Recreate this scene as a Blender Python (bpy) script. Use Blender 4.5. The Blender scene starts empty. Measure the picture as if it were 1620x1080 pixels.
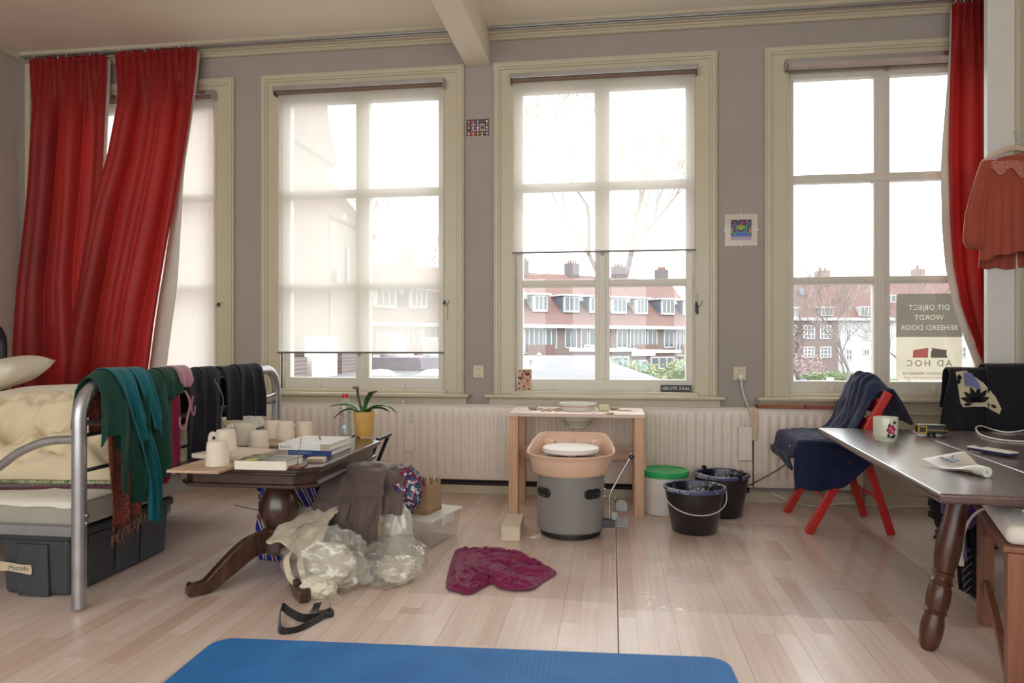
import bpy, bmesh, math, random
from mathutils import Vector, Matrix, noise
random.seed(7)
SC = bpy.context.scene
COL = SC.collection
def rad(d): return math.radians(d)

# ------------------------------------------------------------------ camera
YAW = rad(8.05); FPX = 1120.0; EYE = 1.05
cam_d = bpy.data.cameras.new('camera'); cam = bpy.data.objects.new('camera', cam_d); COL.objects.link(cam)
cam.location = (0, 0, EYE); cam.rotation_euler = (rad(90), 0, YAW)
cam_d.sensor_width = 36.0; cam_d.lens = FPX / 1620.0 * 36.0
cam_d.clip_start = 0.05; cam_d.clip_end = 600
SC.camera = cam

# ------------------------------------------------------------------ sky and exposure
SKY = 5.6
world = bpy.data.worlds.new('overcast_sky'); SC.world = world; world.use_nodes = True
wn = world.node_tree; wn.nodes.clear()
_o = wn.nodes.new('ShaderNodeOutputWorld'); _b = wn.nodes.new('ShaderNodeBackground')
_c = wn.nodes.new('ShaderNodeTexCoord'); _n = wn.nodes.new('ShaderNodeTexNoise'); _r = wn.nodes.new('ShaderNodeValToRGB')
_n.inputs['Scale'].default_value = 2.2; _n.inputs['Detail'].default_value = 5.0; _n.inputs['Roughness'].default_value = 0.55
_r.color_ramp.elements[0].position = 0.3; _r.color_ramp.elements[0].color = (0.80, 0.82, 0.86, 1)
_r.color_ramp.elements[1].position = 0.65; _r.color_ramp.elements[1].color = (1.0, 1.0, 1.0, 1)
wn.links.new(_c.outputs['Generated'], _n.inputs['Vector']); wn.links.new(_n.outputs['Fac'], _r.inputs['Fac'])
wn.links.new(_r.outputs['Color'], _b.inputs['Color']); wn.links.new(_b.outputs['Background'], _o.inputs['Surface'])
_b.inputs['Strength'].default_value = SKY
vs = SC.view_settings
SC.display_settings.display_device = 'sRGB'
vs.view_transform = 'Standard'; vs.look = 'None'; vs.gamma = 1.0; vs.use_curve_mapping = False
vs.exposure = 0.12
SC.cycles.use_denoising = True
SC.cycles.max_bounces = 14; SC.cycles.diffuse_bounces = 8; SC.cycles.transparent_max_bounces = 24
SC.cycles.sample_clamp_indirect = 6.0

# ------------------------------------------------------------------ helpers
def ray(px, py):
    u = (px - 810) / FPX; v = (540 - py) / FPX
    return Vector((-math.sin(YAW) + u * math.cos(YAW), math.cos(YAW) + u * math.sin(YAW), v))
def atY(px, py, Y):
    r = ray(px, py); return Vector((0, 0, EYE)) + r * (Y / r.y)
def atX(px, py, X):
    r = ray(px, py); return Vector((0, 0, EYE)) + r * (X / r.x)
def atZ(px, py, Z=0.0):
    r = ray(px, py); return Vector((0, 0, EYE)) + r * ((Z - EYE) / r.z)
def atD(px, py, d):
    return Vector((0, 0, EYE)) + ray(px, py) * d
def fbm(x, y, z=0.0, o=3):
    v = 0; a = 1; f = 1
    for _ in range(o):
        v += a * noise.noise((x * f, y * f, z * f + 3.7)); a *= 0.5; f *= 2.03
    return v
def sstep(a, b, x):
    t = max(0, min(1, (x - a) / (b - a))); return t * t * (3 - 2 * t)
def lerp(a, b, t): return a + (b - a) * t
def interp(pts, x):
    if x <= pts[0][0]: return pts[0][1]
    for (x0, y0), (x1, y1) in zip(pts, pts[1:]):
        if x <= x1: return y0 + (y1 - y0) * (x - x0) / (x1 - x0)
    return pts[-1][1]
def spline(pts, n=6, closed=False):
    P = [Vector(p) for p in pts]; out = []
    m = len(P)
    for i in range(m if closed else m - 1):
        if closed: p0, p1, p2, p3 = P[(i - 1) % m], P[i], P[(i + 1) % m], P[(i + 2) % m]
        else: p0, p1, p2, p3 = P[max(i - 1, 0)], P[i], P[i + 1], P[min(i + 2, m - 1)]
        for k in range(n):
            t = k / n
            out.append(0.5 * ((2 * p1) + (p2 - p0) * t + (2 * p0 - 5 * p1 + 4 * p2 - p3) * t * t + (3 * p1 - p0 - 3 * p2 + p3) * t ** 3))
    if not closed: out.append(P[-1])
    return out

class MB:
    """collects shapes; build() links them as one mesh object"""
    def __init__(s): s.bm = bmesh.new(); s.X = None
    def _v(s, p):
        p = Vector(p)
        if s.X is not None: p = s.X @ p
        return s.bm.verts.new(p)
    def _f(s, vs, mi=0):
        try:
            f = s.bm.faces.new(vs); f.material_index = mi; return f
        except ValueError: return None
    def box(s, x0, x1, y0, y1, z0, z1, M=None, mi=0):
        c = [Vector((x, y, z)) for x in (x0, x1) for y in (y0, y1) for z in (z0, z1)]
        if M is not None: c = [M @ p for p in c]
        v = [s._v(p) for p in c]
        for q in ((0, 1, 3, 2), (4, 6, 7, 5), (0, 4, 5, 1), (2, 3, 7, 6), (0, 2, 6, 4), (1, 5, 7, 3)): s._f([v[i] for i in q], mi)
        return s
    def hexa(s, lo, hi, mi=0):
        n = len(lo); a = [s._v(p) for p in lo]; b = [s._v(p) for p in hi]
        s._f(a[::-1], mi); s._f(b, mi)
        for i in range(n): s._f([a[i], a[(i + 1) % n], b[(i + 1) % n], b[i]], mi)
        return s
    def prism(s, poly, z0, z1, M=None, mi=0):
        lo = [Vector((p[0], p[1], z0)) for p in poly]; hi = [Vector((p[0], p[1], z1)) for p in poly]
        if M is not None: lo = [M @ p for p in lo]; hi = [M @ p for p in hi]
        return s.hexa(lo, hi, mi)
    def quad(s, a, b, c, d, mi=0): s._f([s._v(p) for p in (a, b, c, d)], mi); return s
    def poly(s, pts, mi=0): s._f([s._v(p) for p in pts], mi); return s
    def lathe(s, prof, c=(0, 0, 0), n=28, sx=1.0, sy=1.0, mi=0, a0=0.0):
        c = Vector(c); rings = []
        for r, z in prof:
            if r < 1e-6: rings.append([s._v(c + Vector((0, 0, z)))])
            else: rings.append([s._v(c + Vector((sx * r * math.cos(a0 + 6.28318531 * k / n), sy * r * math.sin(a0 + 6.28318531 * k / n), z))) for k in range(n)])
        for A, B in zip(rings, rings[1:]):
            for k in range(n):
                k2 = (k + 1) % n
                if len(A) == 1 and len(B) == 1: continue
                if len(A) == 1: s._f([A[0], B[k2], B[k]], mi)
                elif len(B) == 1: s._f([A[k], A[k2], B[0]], mi)
                else: s._f([A[k], A[k2], B[k2], B[k]], mi)
        return s
    def tube(s, pts, r, n=8, closed=False, cap=True, flat=1.0, mi=0):
        P = [Vector(p) for p in pts]; m = len(P)
        rr = r if isinstance(r, (list, tuple)) else [r] * m
        rings = []; N = None
        for i in range(m):
            if closed: T = (P[(i + 1) % m] - P[(i - 1) % m])
            else: T = P[min(i + 1, m - 1)] - P[max(i - 1, 0)]
            if T.length < 1e-9: T = Vector((0, 0, 1))
            T.normalize()
            if N is None:
                N = T.cross(Vector((0, 0, 1)))
                if N.length < 1e-3: N = T.cross(Vector((0, 1, 0)))
                N.normalize()
            else:
                N = N - T * N.dot(T)
                if N.length < 1e-6: N = T.orthogonal()
                N.normalize()
            B = T.cross(N)
            rings.append([s._v(P[i] + (N * math.cos(6.28318531 * k / n) + B * flat * math.sin(6.28318531 * k / n)) * rr[i]) for k in range(n)])
        for i in range(m if closed else m - 1):
            A, B = rings[i], rings[(i + 1) % m]
            for k in range(n): s._f([A[k], A[(k + 1) % n], B[(k + 1) % n], B[k]], mi)
        if cap and not closed: s._f(rings[0][::-1], mi); s._f(rings[-1], mi)
        return s
    def ribbon(s, pts, w, up=None, t=0.0012, mi=0):
        """flat band along pts; up(i) gives the width direction"""
        P = [Vector(p) for p in pts]; m = len(P); L = []; Rr = []
        for i in range(m):
            d = up(i / (m - 1)).normalized() * w * 0.5
            T = (P[min(i + 1, m - 1)] - P[max(i - 1, 0)]).normalized(); nn = T.cross(d).normalized() * t
            L.append([s._v(P[i] - d - nn), s._v(P[i] + d - nn), s._v(P[i] + d + nn), s._v(P[i] - d + nn)])
        for a, b in zip(L, L[1:]):
            for k in range(4): s._f([a[k], a[(k + 1) % 4], b[(k + 1) % 4], b[k]], mi)
        s._f(L[0][::-1], mi); s._f(L[-1], mi)
        return s
    def grid(s, fn, nu, nv, cu=False, cv=False, mi=0, mif=None):
        V = [[s._v(fn(i / nu, j / nv)) for j in range(nv if cv else nv + 1)] for i in range(nu if cu else nu + 1)]
        for i in range(nu):
            for j in range(nv):
                i2 = (i + 1) % nu if cu else i + 1; j2 = (j + 1) % nv if cv else j + 1
                s._f([V[i][j], V[i2][j], V[i2][j2], V[i][j2]], mif(i / nu, j / nv) if mif else mi)
        return s
    def ico(s, c, r, sub=2, sc=(1, 1, 1), fn=None, mi=0):
        b = bmesh.new(); bmesh.ops.create_icosphere(b, subdivisions=sub, radius=1.0)
        mp = {}
        for v in b.verts:
            p = v.co.copy(); k = fn(p) if fn else 1.0
            mp[v.index] = s._v(Vector(c) + Vector((p.x * sc[0], p.y * sc[1], p.z * sc[2])) * r * k)
        for f in b.faces: s._f([mp[v.index] for v in f.verts], mi)
        b.free(); return s
    def build(s, name, mat, parent=None, bev=0.0, seg=2, smooth=None, solid=0.0, sub=0, origin=None, offs=0.0, recalc=True):
        bm = s.bm
        if recalc: bmesh.ops.recalc_face_normals(bm, faces=bm.faces[:])
        me = bpy.data.meshes.new(name)
        if parent is None and origin is None and len(bm.verts):
            xs = [v.co.x for v in bm.verts]; ys = [v.co.y for v in bm.verts]; zs = [v.co.z for v in bm.verts]
            origin = Vector(((min(xs) + max(xs)) / 2, (min(ys) + max(ys)) / 2, min(zs)))
        if origin is not None:
            for v in bm.verts: v.co -= Vector(origin)
        bm.to_mesh(me); bm.free()
        for m in (mat if isinstance(mat, (list, tuple)) else [mat]): me.materials.append(m)
        o = bpy.data.objects.new(name, me); COL.objects.link(o)
        if origin is not None: o.location = origin
        if parent is not None: o.parent = parent
        if smooth is not None:
            for p in me.polygons: p.use_smooth = True
            if smooth < 180: me.set_sharp_from_angle(angle=rad(smooth))
        if bev > 0:
            b = o.modifiers.new('bevel', 'BEVEL'); b.width = bev; b.segments = seg; b.limit_method = 'ANGLE'; b.angle_limit = rad(40)
            b.harden_normals = False
        if solid > 0:
            b = o.modifiers.new('thickness', 'SOLIDIFY'); b.thickness = solid; b.offset = offs
        if sub > 0:
            b = o.modifiers.new('subdivision', 'SUBSURF'); b.levels = sub; b.render_levels = sub
        return o

def tag(o, label=None, cat=None, group=None, kind=None):
    if label: o['label'] = label
    if cat: o['category'] = cat
    if group: o['group'] = group
    if kind: o['kind'] = kind
    return o
def thing(name, loc=(0, 0, 0), rz=0.0, label=None, cat=None, group=None, kind=None):
    o = bpy.data.objects.new(name, None); COL.objects.link(o); o.empty_display_size = 0.1
    o.location = loc; o.rotation_euler = (0, 0, rz)
    return tag(o, label, cat, group, kind)
def copy_tree(o, parent=None):
    c = o.copy(); COL.objects.link(c); c.parent = parent
    for ch in [x for x in COL.objects if x.parent == o]: copy_tree(ch, c)
    return c
def text_mesh(body, size, mat, name, parent, M, extrude=0.0006, font_scale_x=1.0, space=1.0, align='CENTER'):
    cu = bpy.data.curves.new('lettering', 'FONT'); cu.body = body; cu.size = size; cu.align_x = align; cu.align_y = 'CENTER'
    cu.extrude = extrude; cu.space_character = space; cu.resolution_u = 3
    t = bpy.data.objects.new('lettering_curve', cu); COL.objects.link(t)
    bpy.context.view_layer.update()
    me = bpy.data.meshes.new_from_object(t.evaluated_get(bpy.context.evaluated_depsgraph_get()))
    bpy.data.objects.remove(t); bpy.data.curves.remove(cu)
    me.transform(M @ Matrix.Diagonal((font_scale_x, 1, 1, 1)))
    me.materials.clear(); me.materials.append(mat)
    o = bpy.data.objects.new(name, me); COL.objects.link(o); o.parent = parent
    return o
def WB(root):
    """a builder that takes world coordinates for a thing that may be turned"""
    m = MB(); m.X = (Matrix.Translation(root.location) @ Matrix.Rotation(root.rotation_euler.z, 4, 'Z')).inverted(); return m
def sweep_rect(m, pts, ws, hs, side=None):
    """rectangular section along pts; ws across, hs in the bending plane"""
    P = [Vector(p) for p in pts]; n = len(P); R_ = []
    for i in range(n):
        T = (P[min(i + 1, n - 1)] - P[max(i - 1, 0)]).normalized()
        S = side.normalized() if side is not None else T.cross(Vector((0, 0, 1))).normalized()
        U = S.cross(T).normalized(); w = ws[i] / 2; h = hs[i] / 2
        R_.append([m._v(P[i] - S * w - U * h), m._v(P[i] + S * w - U * h), m._v(P[i] + S * w + U * h), m._v(P[i] - S * w + U * h)])
    for a, b in zip(R_, R_[1:]):
        for k in range(4): m._f([a[k], a[(k + 1) % 4], b[(k + 1) % 4], b[k]])
    m._f(R_[0][::-1]); m._f(R_[-1]); return m
def ridged(x, y, z=0.0, o=3):
    v = 0; a = 1; f = 1; t = 0
    for _ in range(o):
        v += a * (1 - abs(noise.noise((x * f, y * f, z * f + 1.3))) * 2); t += a; a *= 0.5; f *= 2.1
    return v / t
def pillow(m, c, sx, sy, sz, rz=0.0, tilt=(0, 0), n=24, seed=0.0, crumple=0.08):
    c = Vector(c); M = Matrix.Rotation(rz, 3, 'Z') @ Matrix.Rotation(tilt[0], 3, 'X') @ Matrix.Rotation(tilt[1], 3, 'Y')
    for s in (-1, 1):
        def fn(u, v, s=s):
            x = u * 2 - 1; y = v * 2 - 1
            e = max(0.0, (1 - abs(x) ** 3.2)) ** 0.45 * max(0.0, (1 - abs(y) ** 3.2)) ** 0.45
            pinch = 1 - 0.06 * (1 - abs(x)) * abs(y) ** 3 ; pinch2 = 1 - 0.06 * (1 - abs(y)) * abs(x) ** 3
            w = 1 + crumple * fbm(x * 2 + seed, y * 2, s)
            return c + M @ Vector((x * sx / 2 * pinch2, y * sy / 2 * pinch, s * e * sz / 2 * w))
        m.grid(fn, n, n)
    bmesh.ops.remove_doubles(m.bm, verts=m.bm.verts[:], dist=0.0004)
    return m
# ------------------------------------------------------------------ procedural materials
def sr(r, g, b):
    def f(c):
        c /= 255.0
        return c / 12.92 if c <= 0.04045 else ((c + 0.055) / 1.055) ** 2.4
    return (f(r), f(g), f(b), 1)
def newmat(name):
    m = bpy.data.materials.new(name); m.use_nodes = True
    nt = m.node_tree; return m, nt, nt.nodes['Principled BSDF'], nt.nodes['Material Output']
def nd(nt, t, **kw):
    n = nt.nodes.new(t)
    for k, v in kw.items():
        if k in n.inputs: n.inputs[k].default_value = v
        else: setattr(n, k, v)
    return n
def mixc(nt, fac, a, b, blend='MIX'):
    m = nt.nodes.new('ShaderNodeMix'); m.data_type = 'RGBA'; m.blend_type = blend
    for sock, v in ((m.inputs[0], fac), (m.inputs[6], a), (m.inputs[7], b)):
        if isinstance(v, (int, float, tuple)): sock.default_value = v
        else: nt.links.new(v, sock)
    return m.outputs[2]
def ramp(nt, fac, stops, interp='LINEAR'):
    r = nt.nodes.new('ShaderNodeValToRGB'); r.color_ramp.interpolation = interp
    while len(r.color_ramp.elements) < len(stops): r.color_ramp.elements.new(0.5)
    for e, (p, c) in zip(r.color_ramp.elements, stops):
        e.position = p; e.color = c if isinstance(c, tuple) else (c, c, c, 1)
    nt.links.new(fac, r.inputs[0]); return r.outputs[0]
def coords(nt, scale=(1, 1, 1), rot=(0, 0, 0), kind='Object', loc=(0, 0, 0)):
    t = nt.nodes.new('ShaderNodeTexCoord'); m = nt.nodes.new('ShaderNodeMapping')
    m.inputs['Scale'].default_value = scale; m.inputs['Rotation'].default_value = rot; m.inputs['Location'].default_value = loc
    nt.links.new(t.outputs[kind], m.inputs[0]); return m.outputs[0]
def noise_tex(nt, vec, scale, detail=3.0, rough=0.5, dist=0.0):
    n = nd(nt, 'ShaderNodeTexNoise', Scale=scale, Detail=detail, Roughness=rough, Distortion=dist)
    nt.links.new(vec, n.inputs['Vector']); return n.outputs['Fac']
def bump(nt, bs, h, strength, dist=0.01):
    b = nd(nt, 'ShaderNodeBump', Strength=strength, Distance=dist); nt.links.new(h, b.inputs['Height']); nt.links.new(b.outputs[0], bs.inputs['Normal'])
MC = {}
def mat(name, col, rough=0.55, metal=0.0, var=0.10, vscale=9.0, bmp=0.0, bscale=80.0, coat=0.0, spec=0.5, sheen=0.0, stretch=(1, 1, 1), bdist=0.004):
    if name in MC: return MC[name]
    m, nt, b, out = newmat(name)
    v = coords(nt, stretch)
    f = noise_tex(nt, v, vscale, 4.0, 0.55)
    lo = tuple(c * (1 - var) for c in col[:3]) + (1,); hi = tuple(min(1, c * (1 + var)) for c in col[:3]) + (1,)
    c = ramp(nt, f, [(0.3, lo), (0.7, hi)])
    nt.links.new(c, b.inputs['Base Color'])
    b.inputs['Roughness'].default_value = rough; b.inputs['Metallic'].default_value = metal
    b.inputs['Specular IOR Level'].default_value = spec
    if coat: b.inputs['Coat Weight'].default_value = coat; b.inputs['Coat Roughness'].default_value = 0.15
    if sheen: b.inputs['Sheen Weight'].default_value = sheen; b.inputs['Sheen Roughness'].default_value = 0.5
    if bmp: bump(nt, b, noise_tex(nt, v, bscale, 3.0), bmp, bdist)
    MC[name] = m; return m
def wood(name, dark, light, rough=0.4, axis='y', scale=1.0, coat=0.0, bmp=0.1):
    if name in MC: return MC[name]
    m, nt, b, out = newmat(name)
    s = {'x': (1.5, 22, 22), 'y': (22, 1.5, 22), 'z': (22, 22, 1.5)}[axis]
    v = coords(nt, tuple(q * scale for q in s))
    f = noise_tex(nt, v, 2.2, 6.0, 0.6, 0.6)
    c = ramp(nt, f, [(0.28, dark), (0.72, light)])
    nt.links.new(c, b.inputs['Base Color']); b.inputs['Roughness'].default_value = rough
    if coat: b.inputs['Coat Weight'].default_value = coat; b.inputs['Coat Roughness'].default_value = 0.2
    bump(nt, b, f, bmp, 0.002); MC[name] = m; return m
def fabric(name, col, rough=0.85, var=0.15, weave=900.0, bmp=0.25, sheen=0.3, vscale=5.0):
    if name in MC: return MC[name]
    m, nt, b, out = newmat(name)
    v = coords(nt)
    f = noise_tex(nt, v, vscale, 4.0, 0.6)
    lo = tuple(c * (1 - var) for c in col[:3]) + (1,); hi = tuple(min(1, c * (1 + var)) for c in col[:3]) + (1,)
    nt.links.new(ramp(nt, f, [(0.3, lo), (0.7, hi)]), b.inputs['Base Color'])
    b.inputs['Roughness'].default_value = rough; b.inputs['Sheen Weight'].default_value = sheen
    b.inputs['Specular IOR Level'].default_value = 0.25
    bump(nt, b, noise_tex(nt, v, weave, 1.0), bmp, 0.0006)
    MC[name] = m; return m

# paints and plaster
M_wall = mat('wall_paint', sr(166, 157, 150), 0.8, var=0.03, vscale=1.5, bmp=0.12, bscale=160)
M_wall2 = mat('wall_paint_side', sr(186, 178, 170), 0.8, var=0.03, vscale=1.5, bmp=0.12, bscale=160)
M_ceil = mat('ceiling_paint', sr(226, 216, 200), 0.85, var=0.02, vscale=1.2, bmp=0.05, bscale=90)
M_trim = mat('cream_gloss_paint', sr(198, 188, 164), 0.32, var=0.03, vscale=3, bmp=0.03, bscale=60)
M_white = mat('white_paint', sr(222, 220, 214), 0.4, var=0.03, vscale=4)
M_rad = mat('radiator_enamel', sr(224, 212, 200), 0.35, var=0.03, vscale=3)
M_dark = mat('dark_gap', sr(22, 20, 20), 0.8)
M_black = mat('black_plastic', sr(24, 24, 28), 0.4)
M_chrome = mat('brushed_aluminium', sr(196, 198, 202), 0.28, 1.0, var=0.04)
M_steel = mat('steel_tube', sr(176, 176, 180), 0.33, 0.85, var=0.12, vscale=14)
M_tubedark = mat('dark_painted_tube', sr(46, 48, 54), 0.4, 0.4)

def m_floor():
    m, nt, b, out = newmat('laminate_plank_print')
    oi = nt.nodes.new('ShaderNodeObjectInfo')
    tc = nt.nodes.new('ShaderNodeTexCoord'); sep = nt.nodes.new('ShaderNodeSeparateXYZ'); nt.links.new(tc.outputs['Object'], sep.inputs[0])
    def mth(op, a, b_=None):
        n = nt.nodes.new('ShaderNodeMath'); n.operation = op
        for s, v in ((n.inputs[0], a), (n.inputs[1], b_)):
            if v is None: continue
            if isinstance(v, (int, float)): s.default_value = v
            else: nt.links.new(v, s)
        return n.outputs[0]
    strip = mth('FLOOR', mth('DIVIDE', sep.outputs[0], 0.07))
    yoff = mth('ADD', sep.outputs[1], mth('MULTIPLY', strip, 0.37))
    seg = mth('FLOOR', mth('DIVIDE', mth('ADD', yoff, mth('MULTIPLY', oi.outputs['Random'], 3.0)), 0.62))
    cmb = nt.nodes.new('ShaderNodeCombineXYZ'); nt.links.new(strip, cmb.inputs[0]); nt.links.new(seg, cmb.inputs[1]); nt.links.new(mth('MULTIPLY', oi.outputs['Random'], 91.0), cmb.inputs[2])
    wn_ = nt.nodes.new('ShaderNodeTexWhiteNoise'); nt.links.new(cmb.outputs[0], wn_.inputs[0])
    c2 = nt.nodes.new('ShaderNodeCombineXYZ'); nt.links.new(mth('ADD', sep.outputs[0], mth('MULTIPLY', wn_.outputs[0], 7.0)), c2.inputs[0])
    nt.links.new(mth('MULTIPLY', sep.outputs[1], 0.022), c2.inputs[1]); nt.links.new(mth('MULTIPLY', oi.outputs['Random'], 40.0), c2.inputs[2])
    g = noise_tex(nt, c2.outputs[0], 60.0, 4.0, 0.55, 0.0)
    base = ramp(nt, wn_.outputs[0], [(0.0, sr(212, 184, 168)), (0.12, sr(221, 196, 182)), (0.6, sr(228, 207, 195)), (1.0, sr(233, 214, 203))])
    grain = ramp(nt, g, [(0.3, 0.87), (0.62, 1.02)])
    c = mixc(nt, 0.8, base, grain, 'MULTIPLY')
    # printed joint between strips
    fr = mth('FRACT', mth('DIVIDE', sep.outputs[0], 0.07)); e = mth('ABSOLUTE', mth('SUBTRACT', fr, 0.5))
    line = mth('GREATER_THAN', e, 0.488)
    c = mixc(nt, mth('MULTIPLY', line, 0.35), c, sr(120, 96, 82))
    nt.links.new(c, b.inputs['Base Color'])
    b.inputs['Roughness'].default_value = 0.3
    rr = ramp(nt, noise_tex(nt, tc.outputs['Object'], 4.0, 4.0), [(0.3, 0.295), (0.7, 0.40)]); nt.links.new(rr, b.inputs['Roughness'])
    bump(nt, b, g, 0.04, 0.001)
    return m
M_floor = m_floor()

def schlick(nt, f0=0.04, k=0.9):
    lw = nd(nt, 'ShaderNodeLayerWeight', Blend=0.5); p = nt.nodes.new('ShaderNodeMath'); p.operation = 'POWER'; p.inputs[1].default_value = 5.0
    nt.links.new(lw.outputs['Facing'], p.inputs[0]); m = nt.nodes.new('ShaderNodeMath'); m.operation = 'MULTIPLY_ADD'; m.inputs[1].default_value = k; m.inputs[2].default_value = f0
    nt.links.new(p.outputs[0], m.inputs[0]); return m
def m_glass(name='window_glass', tint=(0.97, 0.985, 0.98, 1), f0=0.025, k=0.85):
    m, nt, b, out = newmat(name)
    nt.nodes.remove(b)
    t = nd(nt, 'ShaderNodeBsdfTransparent'); t.inputs[0].default_value = tint
    g = nd(nt, 'ShaderNodeBsdfGlossy', Roughness=0.0); fr = schlick(nt, f0, k)
    mx = nt.nodes.new('ShaderNodeMixShader'); nt.links.new(fr.outputs[0], mx.inputs[0]); nt.links.new(t.outputs[0], mx.inputs[1]); nt.links.new(g.outputs[0], mx.inputs[2])
    nt.links.new(mx.outputs[0], out.inputs[0]); return m
M_glass = m_glass()
def m_blind():
    m, nt, b, out = newmat('translucent_screen_fabric'); nt.nodes.remove(b)
    v = coords(nt, (1, 1, 1)); f = noise_tex(nt, coords(nt, (3, 3, 160)), 3.0, 2.0)
    tr = nd(nt, 'ShaderNodeBsdfTransparent'); tr.inputs[0].default_value = (1, 1, 1, 1)
    tl = nd(nt, 'ShaderNodeBsdfTranslucent'); di = nd(nt, 'ShaderNodeBsdfDiffuse')
    cc = ramp(nt, f, [(0.3, sr(236, 232, 224)), (0.7, sr(246, 243, 236))])
    nt.links.new(cc, tl.inputs[0]); di.inputs[0].default_value = sr(228, 222, 210)
    m1 = nd(nt, 'ShaderNodeMixShader'); m1.inputs[0].default_value = 0.45; nt.links.new(tl.outputs[0], m1.inputs[1]); nt.links.new(di.outputs[0], m1.inputs[2])
    m2 = nd(nt, 'ShaderNodeMixShader'); m2.inputs[0].default_value = 0.72; nt.links.new(tr.outputs[0], m2.inputs[1]); nt.links.new(m1.outputs[0], m2.inputs[2])
    nt.links.new(m2.outputs[0], out.inputs[0]); return m
M_blind = m_blind()
def m_film(name, fac=0.25, rough=0.12, col=(1, 1, 1, 1), white=0.0, bmp=0.0, bscale=30.0):
    """clear plastic film: mostly see-through, glossy, a little milky"""
    m, nt, b, out = newmat(name); nt.nodes.remove(b)
    t = nd(nt, 'ShaderNodeBsdfTransparent'); t.inputs[0].default_value = col
    g = nd(nt, 'ShaderNodeBsdfGlossy', Roughness=rough); d = nd(nt, 'ShaderNodeBsdfDiffuse'); d.inputs[0].default_value = sr(232, 230, 222)
    tl = nd(nt, 'ShaderNodeBsdfTranslucent'); tl.inputs[0].default_value = sr(232, 230, 222)
    if bmp:
        bb = nd(nt, 'ShaderNodeBump', Strength=bmp, Distance=0.01); nt.links.new(noise_tex(nt, coords(nt), bscale, 4.0, 0.6, 0.8), bb.inputs['Height'])
        nt.links.new(bb.outputs[0], g.inputs['Normal'])
    fr = schlick(nt, 0.04, 0.85)
    md = nd(nt, 'ShaderNodeMixShader'); md.inputs[0].default_value = 0.4; nt.links.new(d.outputs[0], md.inputs[1]); nt.links.new(tl.outputs[0], md.inputs[2])
    m0 = nd(nt, 'ShaderNodeMixShader'); m0.inputs[0].default_value = white; nt.links.new(t.outputs[0], m0.inputs[1]); nt.links.new(md.outputs[0], m0.inputs[2])
    ad = nt.nodes.new('ShaderNodeMath'); ad.operation = 'ADD'; ad.inputs[1].default_value = fac; nt.links.new(fr.outputs[0], ad.inputs[0]); ad.use_clamp = True
    m1 = nd(nt, 'ShaderNodeMixShader'); nt.links.new(ad.outputs[0], m1.inputs[0]); nt.links.new(m0.outputs[0], m1.inputs[1]); nt.links.new(g.outputs[0], m1.inputs[2])
    nt.links.new(m1.outputs[0], out.inputs[0]); return m
def m_splat(name, base, spot, scale=60.0, thr=0.68, rough=0.4, seedloc=0.0):
    m, nt, b, out = newmat(name); v = coords(nt, loc=(seedloc, seedloc, 0))
    f = noise_tex(nt, v, scale, 3.0, 0.6, 1.2); g = noise_tex(nt, v, scale * 0.12, 2.0)
    a = ramp(nt, f, [(thr - 0.02, 0.0), (thr + 0.02, 1.0)]); k = ramp(nt, g, [(0.4, 0.0), (0.6, 1.0)])
    mm = nt.nodes.new('ShaderNodeMath'); mm.operation = 'MULTIPLY'; nt.links.new(a, mm.inputs[0]); nt.links.new(k, mm.inputs[1])
    nt.links.new(mixc(nt, mm.outputs[0], base, spot), b.inputs['Base Color']); b.inputs['Roughness'].default_value = rough
    return m
def m_brick(name, c1, c2, mortar, scale=1.0, w=0.22, h=0.065, rough=0.85, kind='Object', rot=(0, 0, 0)):
    m, nt, b, out = newmat(name)
    v = coords(nt, (1, 1, 1), rot, kind)
    t = nt.nodes.new('ShaderNodeTexBrick'); nt.links.new(v, t.inputs['Vector'])
    t.inputs['Color1'].default_value = c1; t.inputs['Color2'].default_value = c2; t.inputs['Mortar'].default_value = mortar
    t.inputs['Scale'].default_value = scale; t.inputs['Mortar Size'].default_value = 0.012; t.inputs['Brick Width'].default_value = w; t.inputs['Row Height'].default_value = h
    f = noise_tex(nt, v, 0.8, 4.0)
    nt.links.new(mixc(nt, 0.2, t.outputs[0], ramp(nt, f, [(0.3, 0.7), (0.7, 1.15)]), 'MULTIPLY'), b.inputs['Base Color'])
    b.inputs['Roughness'].default_value = rough; return m
def m_pattern(name, cols, scale=30.0, rough=0.8, dist=1.5, kind='noise'):
    m, nt, b, out = newmat(name); v = coords(nt)
    if kind == 'voronoi':
        t = nd(nt, 'ShaderNodeTexVoronoi', Scale=scale); nt.links.new(v, t.inputs['Vector'])
        s = nt.nodes.new('ShaderNodeSeparateColor'); nt.links.new(t.outputs['Color'], s.inputs[0]); f = s.outputs[0]
    else: f = noise_tex(nt, v, scale, 3.0, 0.6, dist)
    n = len(cols); lo, hi = (0.0, 1.0) if kind == 'voronoi' else (0.3, 0.68)
    nt.links.new(ramp(nt, f, [(lo + (hi - lo) * i / n, c) for i, c in enumerate(cols)], 'CONSTANT'), b.inputs['Base Color'])
    b.inputs['Roughness'].default_value = rough; return m
# ------------------------------------------------------------------ the room shell
XL, XR, YW, YB, ZC = -4.40, 2.52, 4.83, -1.9, 3.19
CX = [-3.467, -1.763, -0.061, 1.733]          # window centres along the wall
HO, HI_, ZT = 0.747, 0.597, 2.966             # casing half widths, casing top

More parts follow.
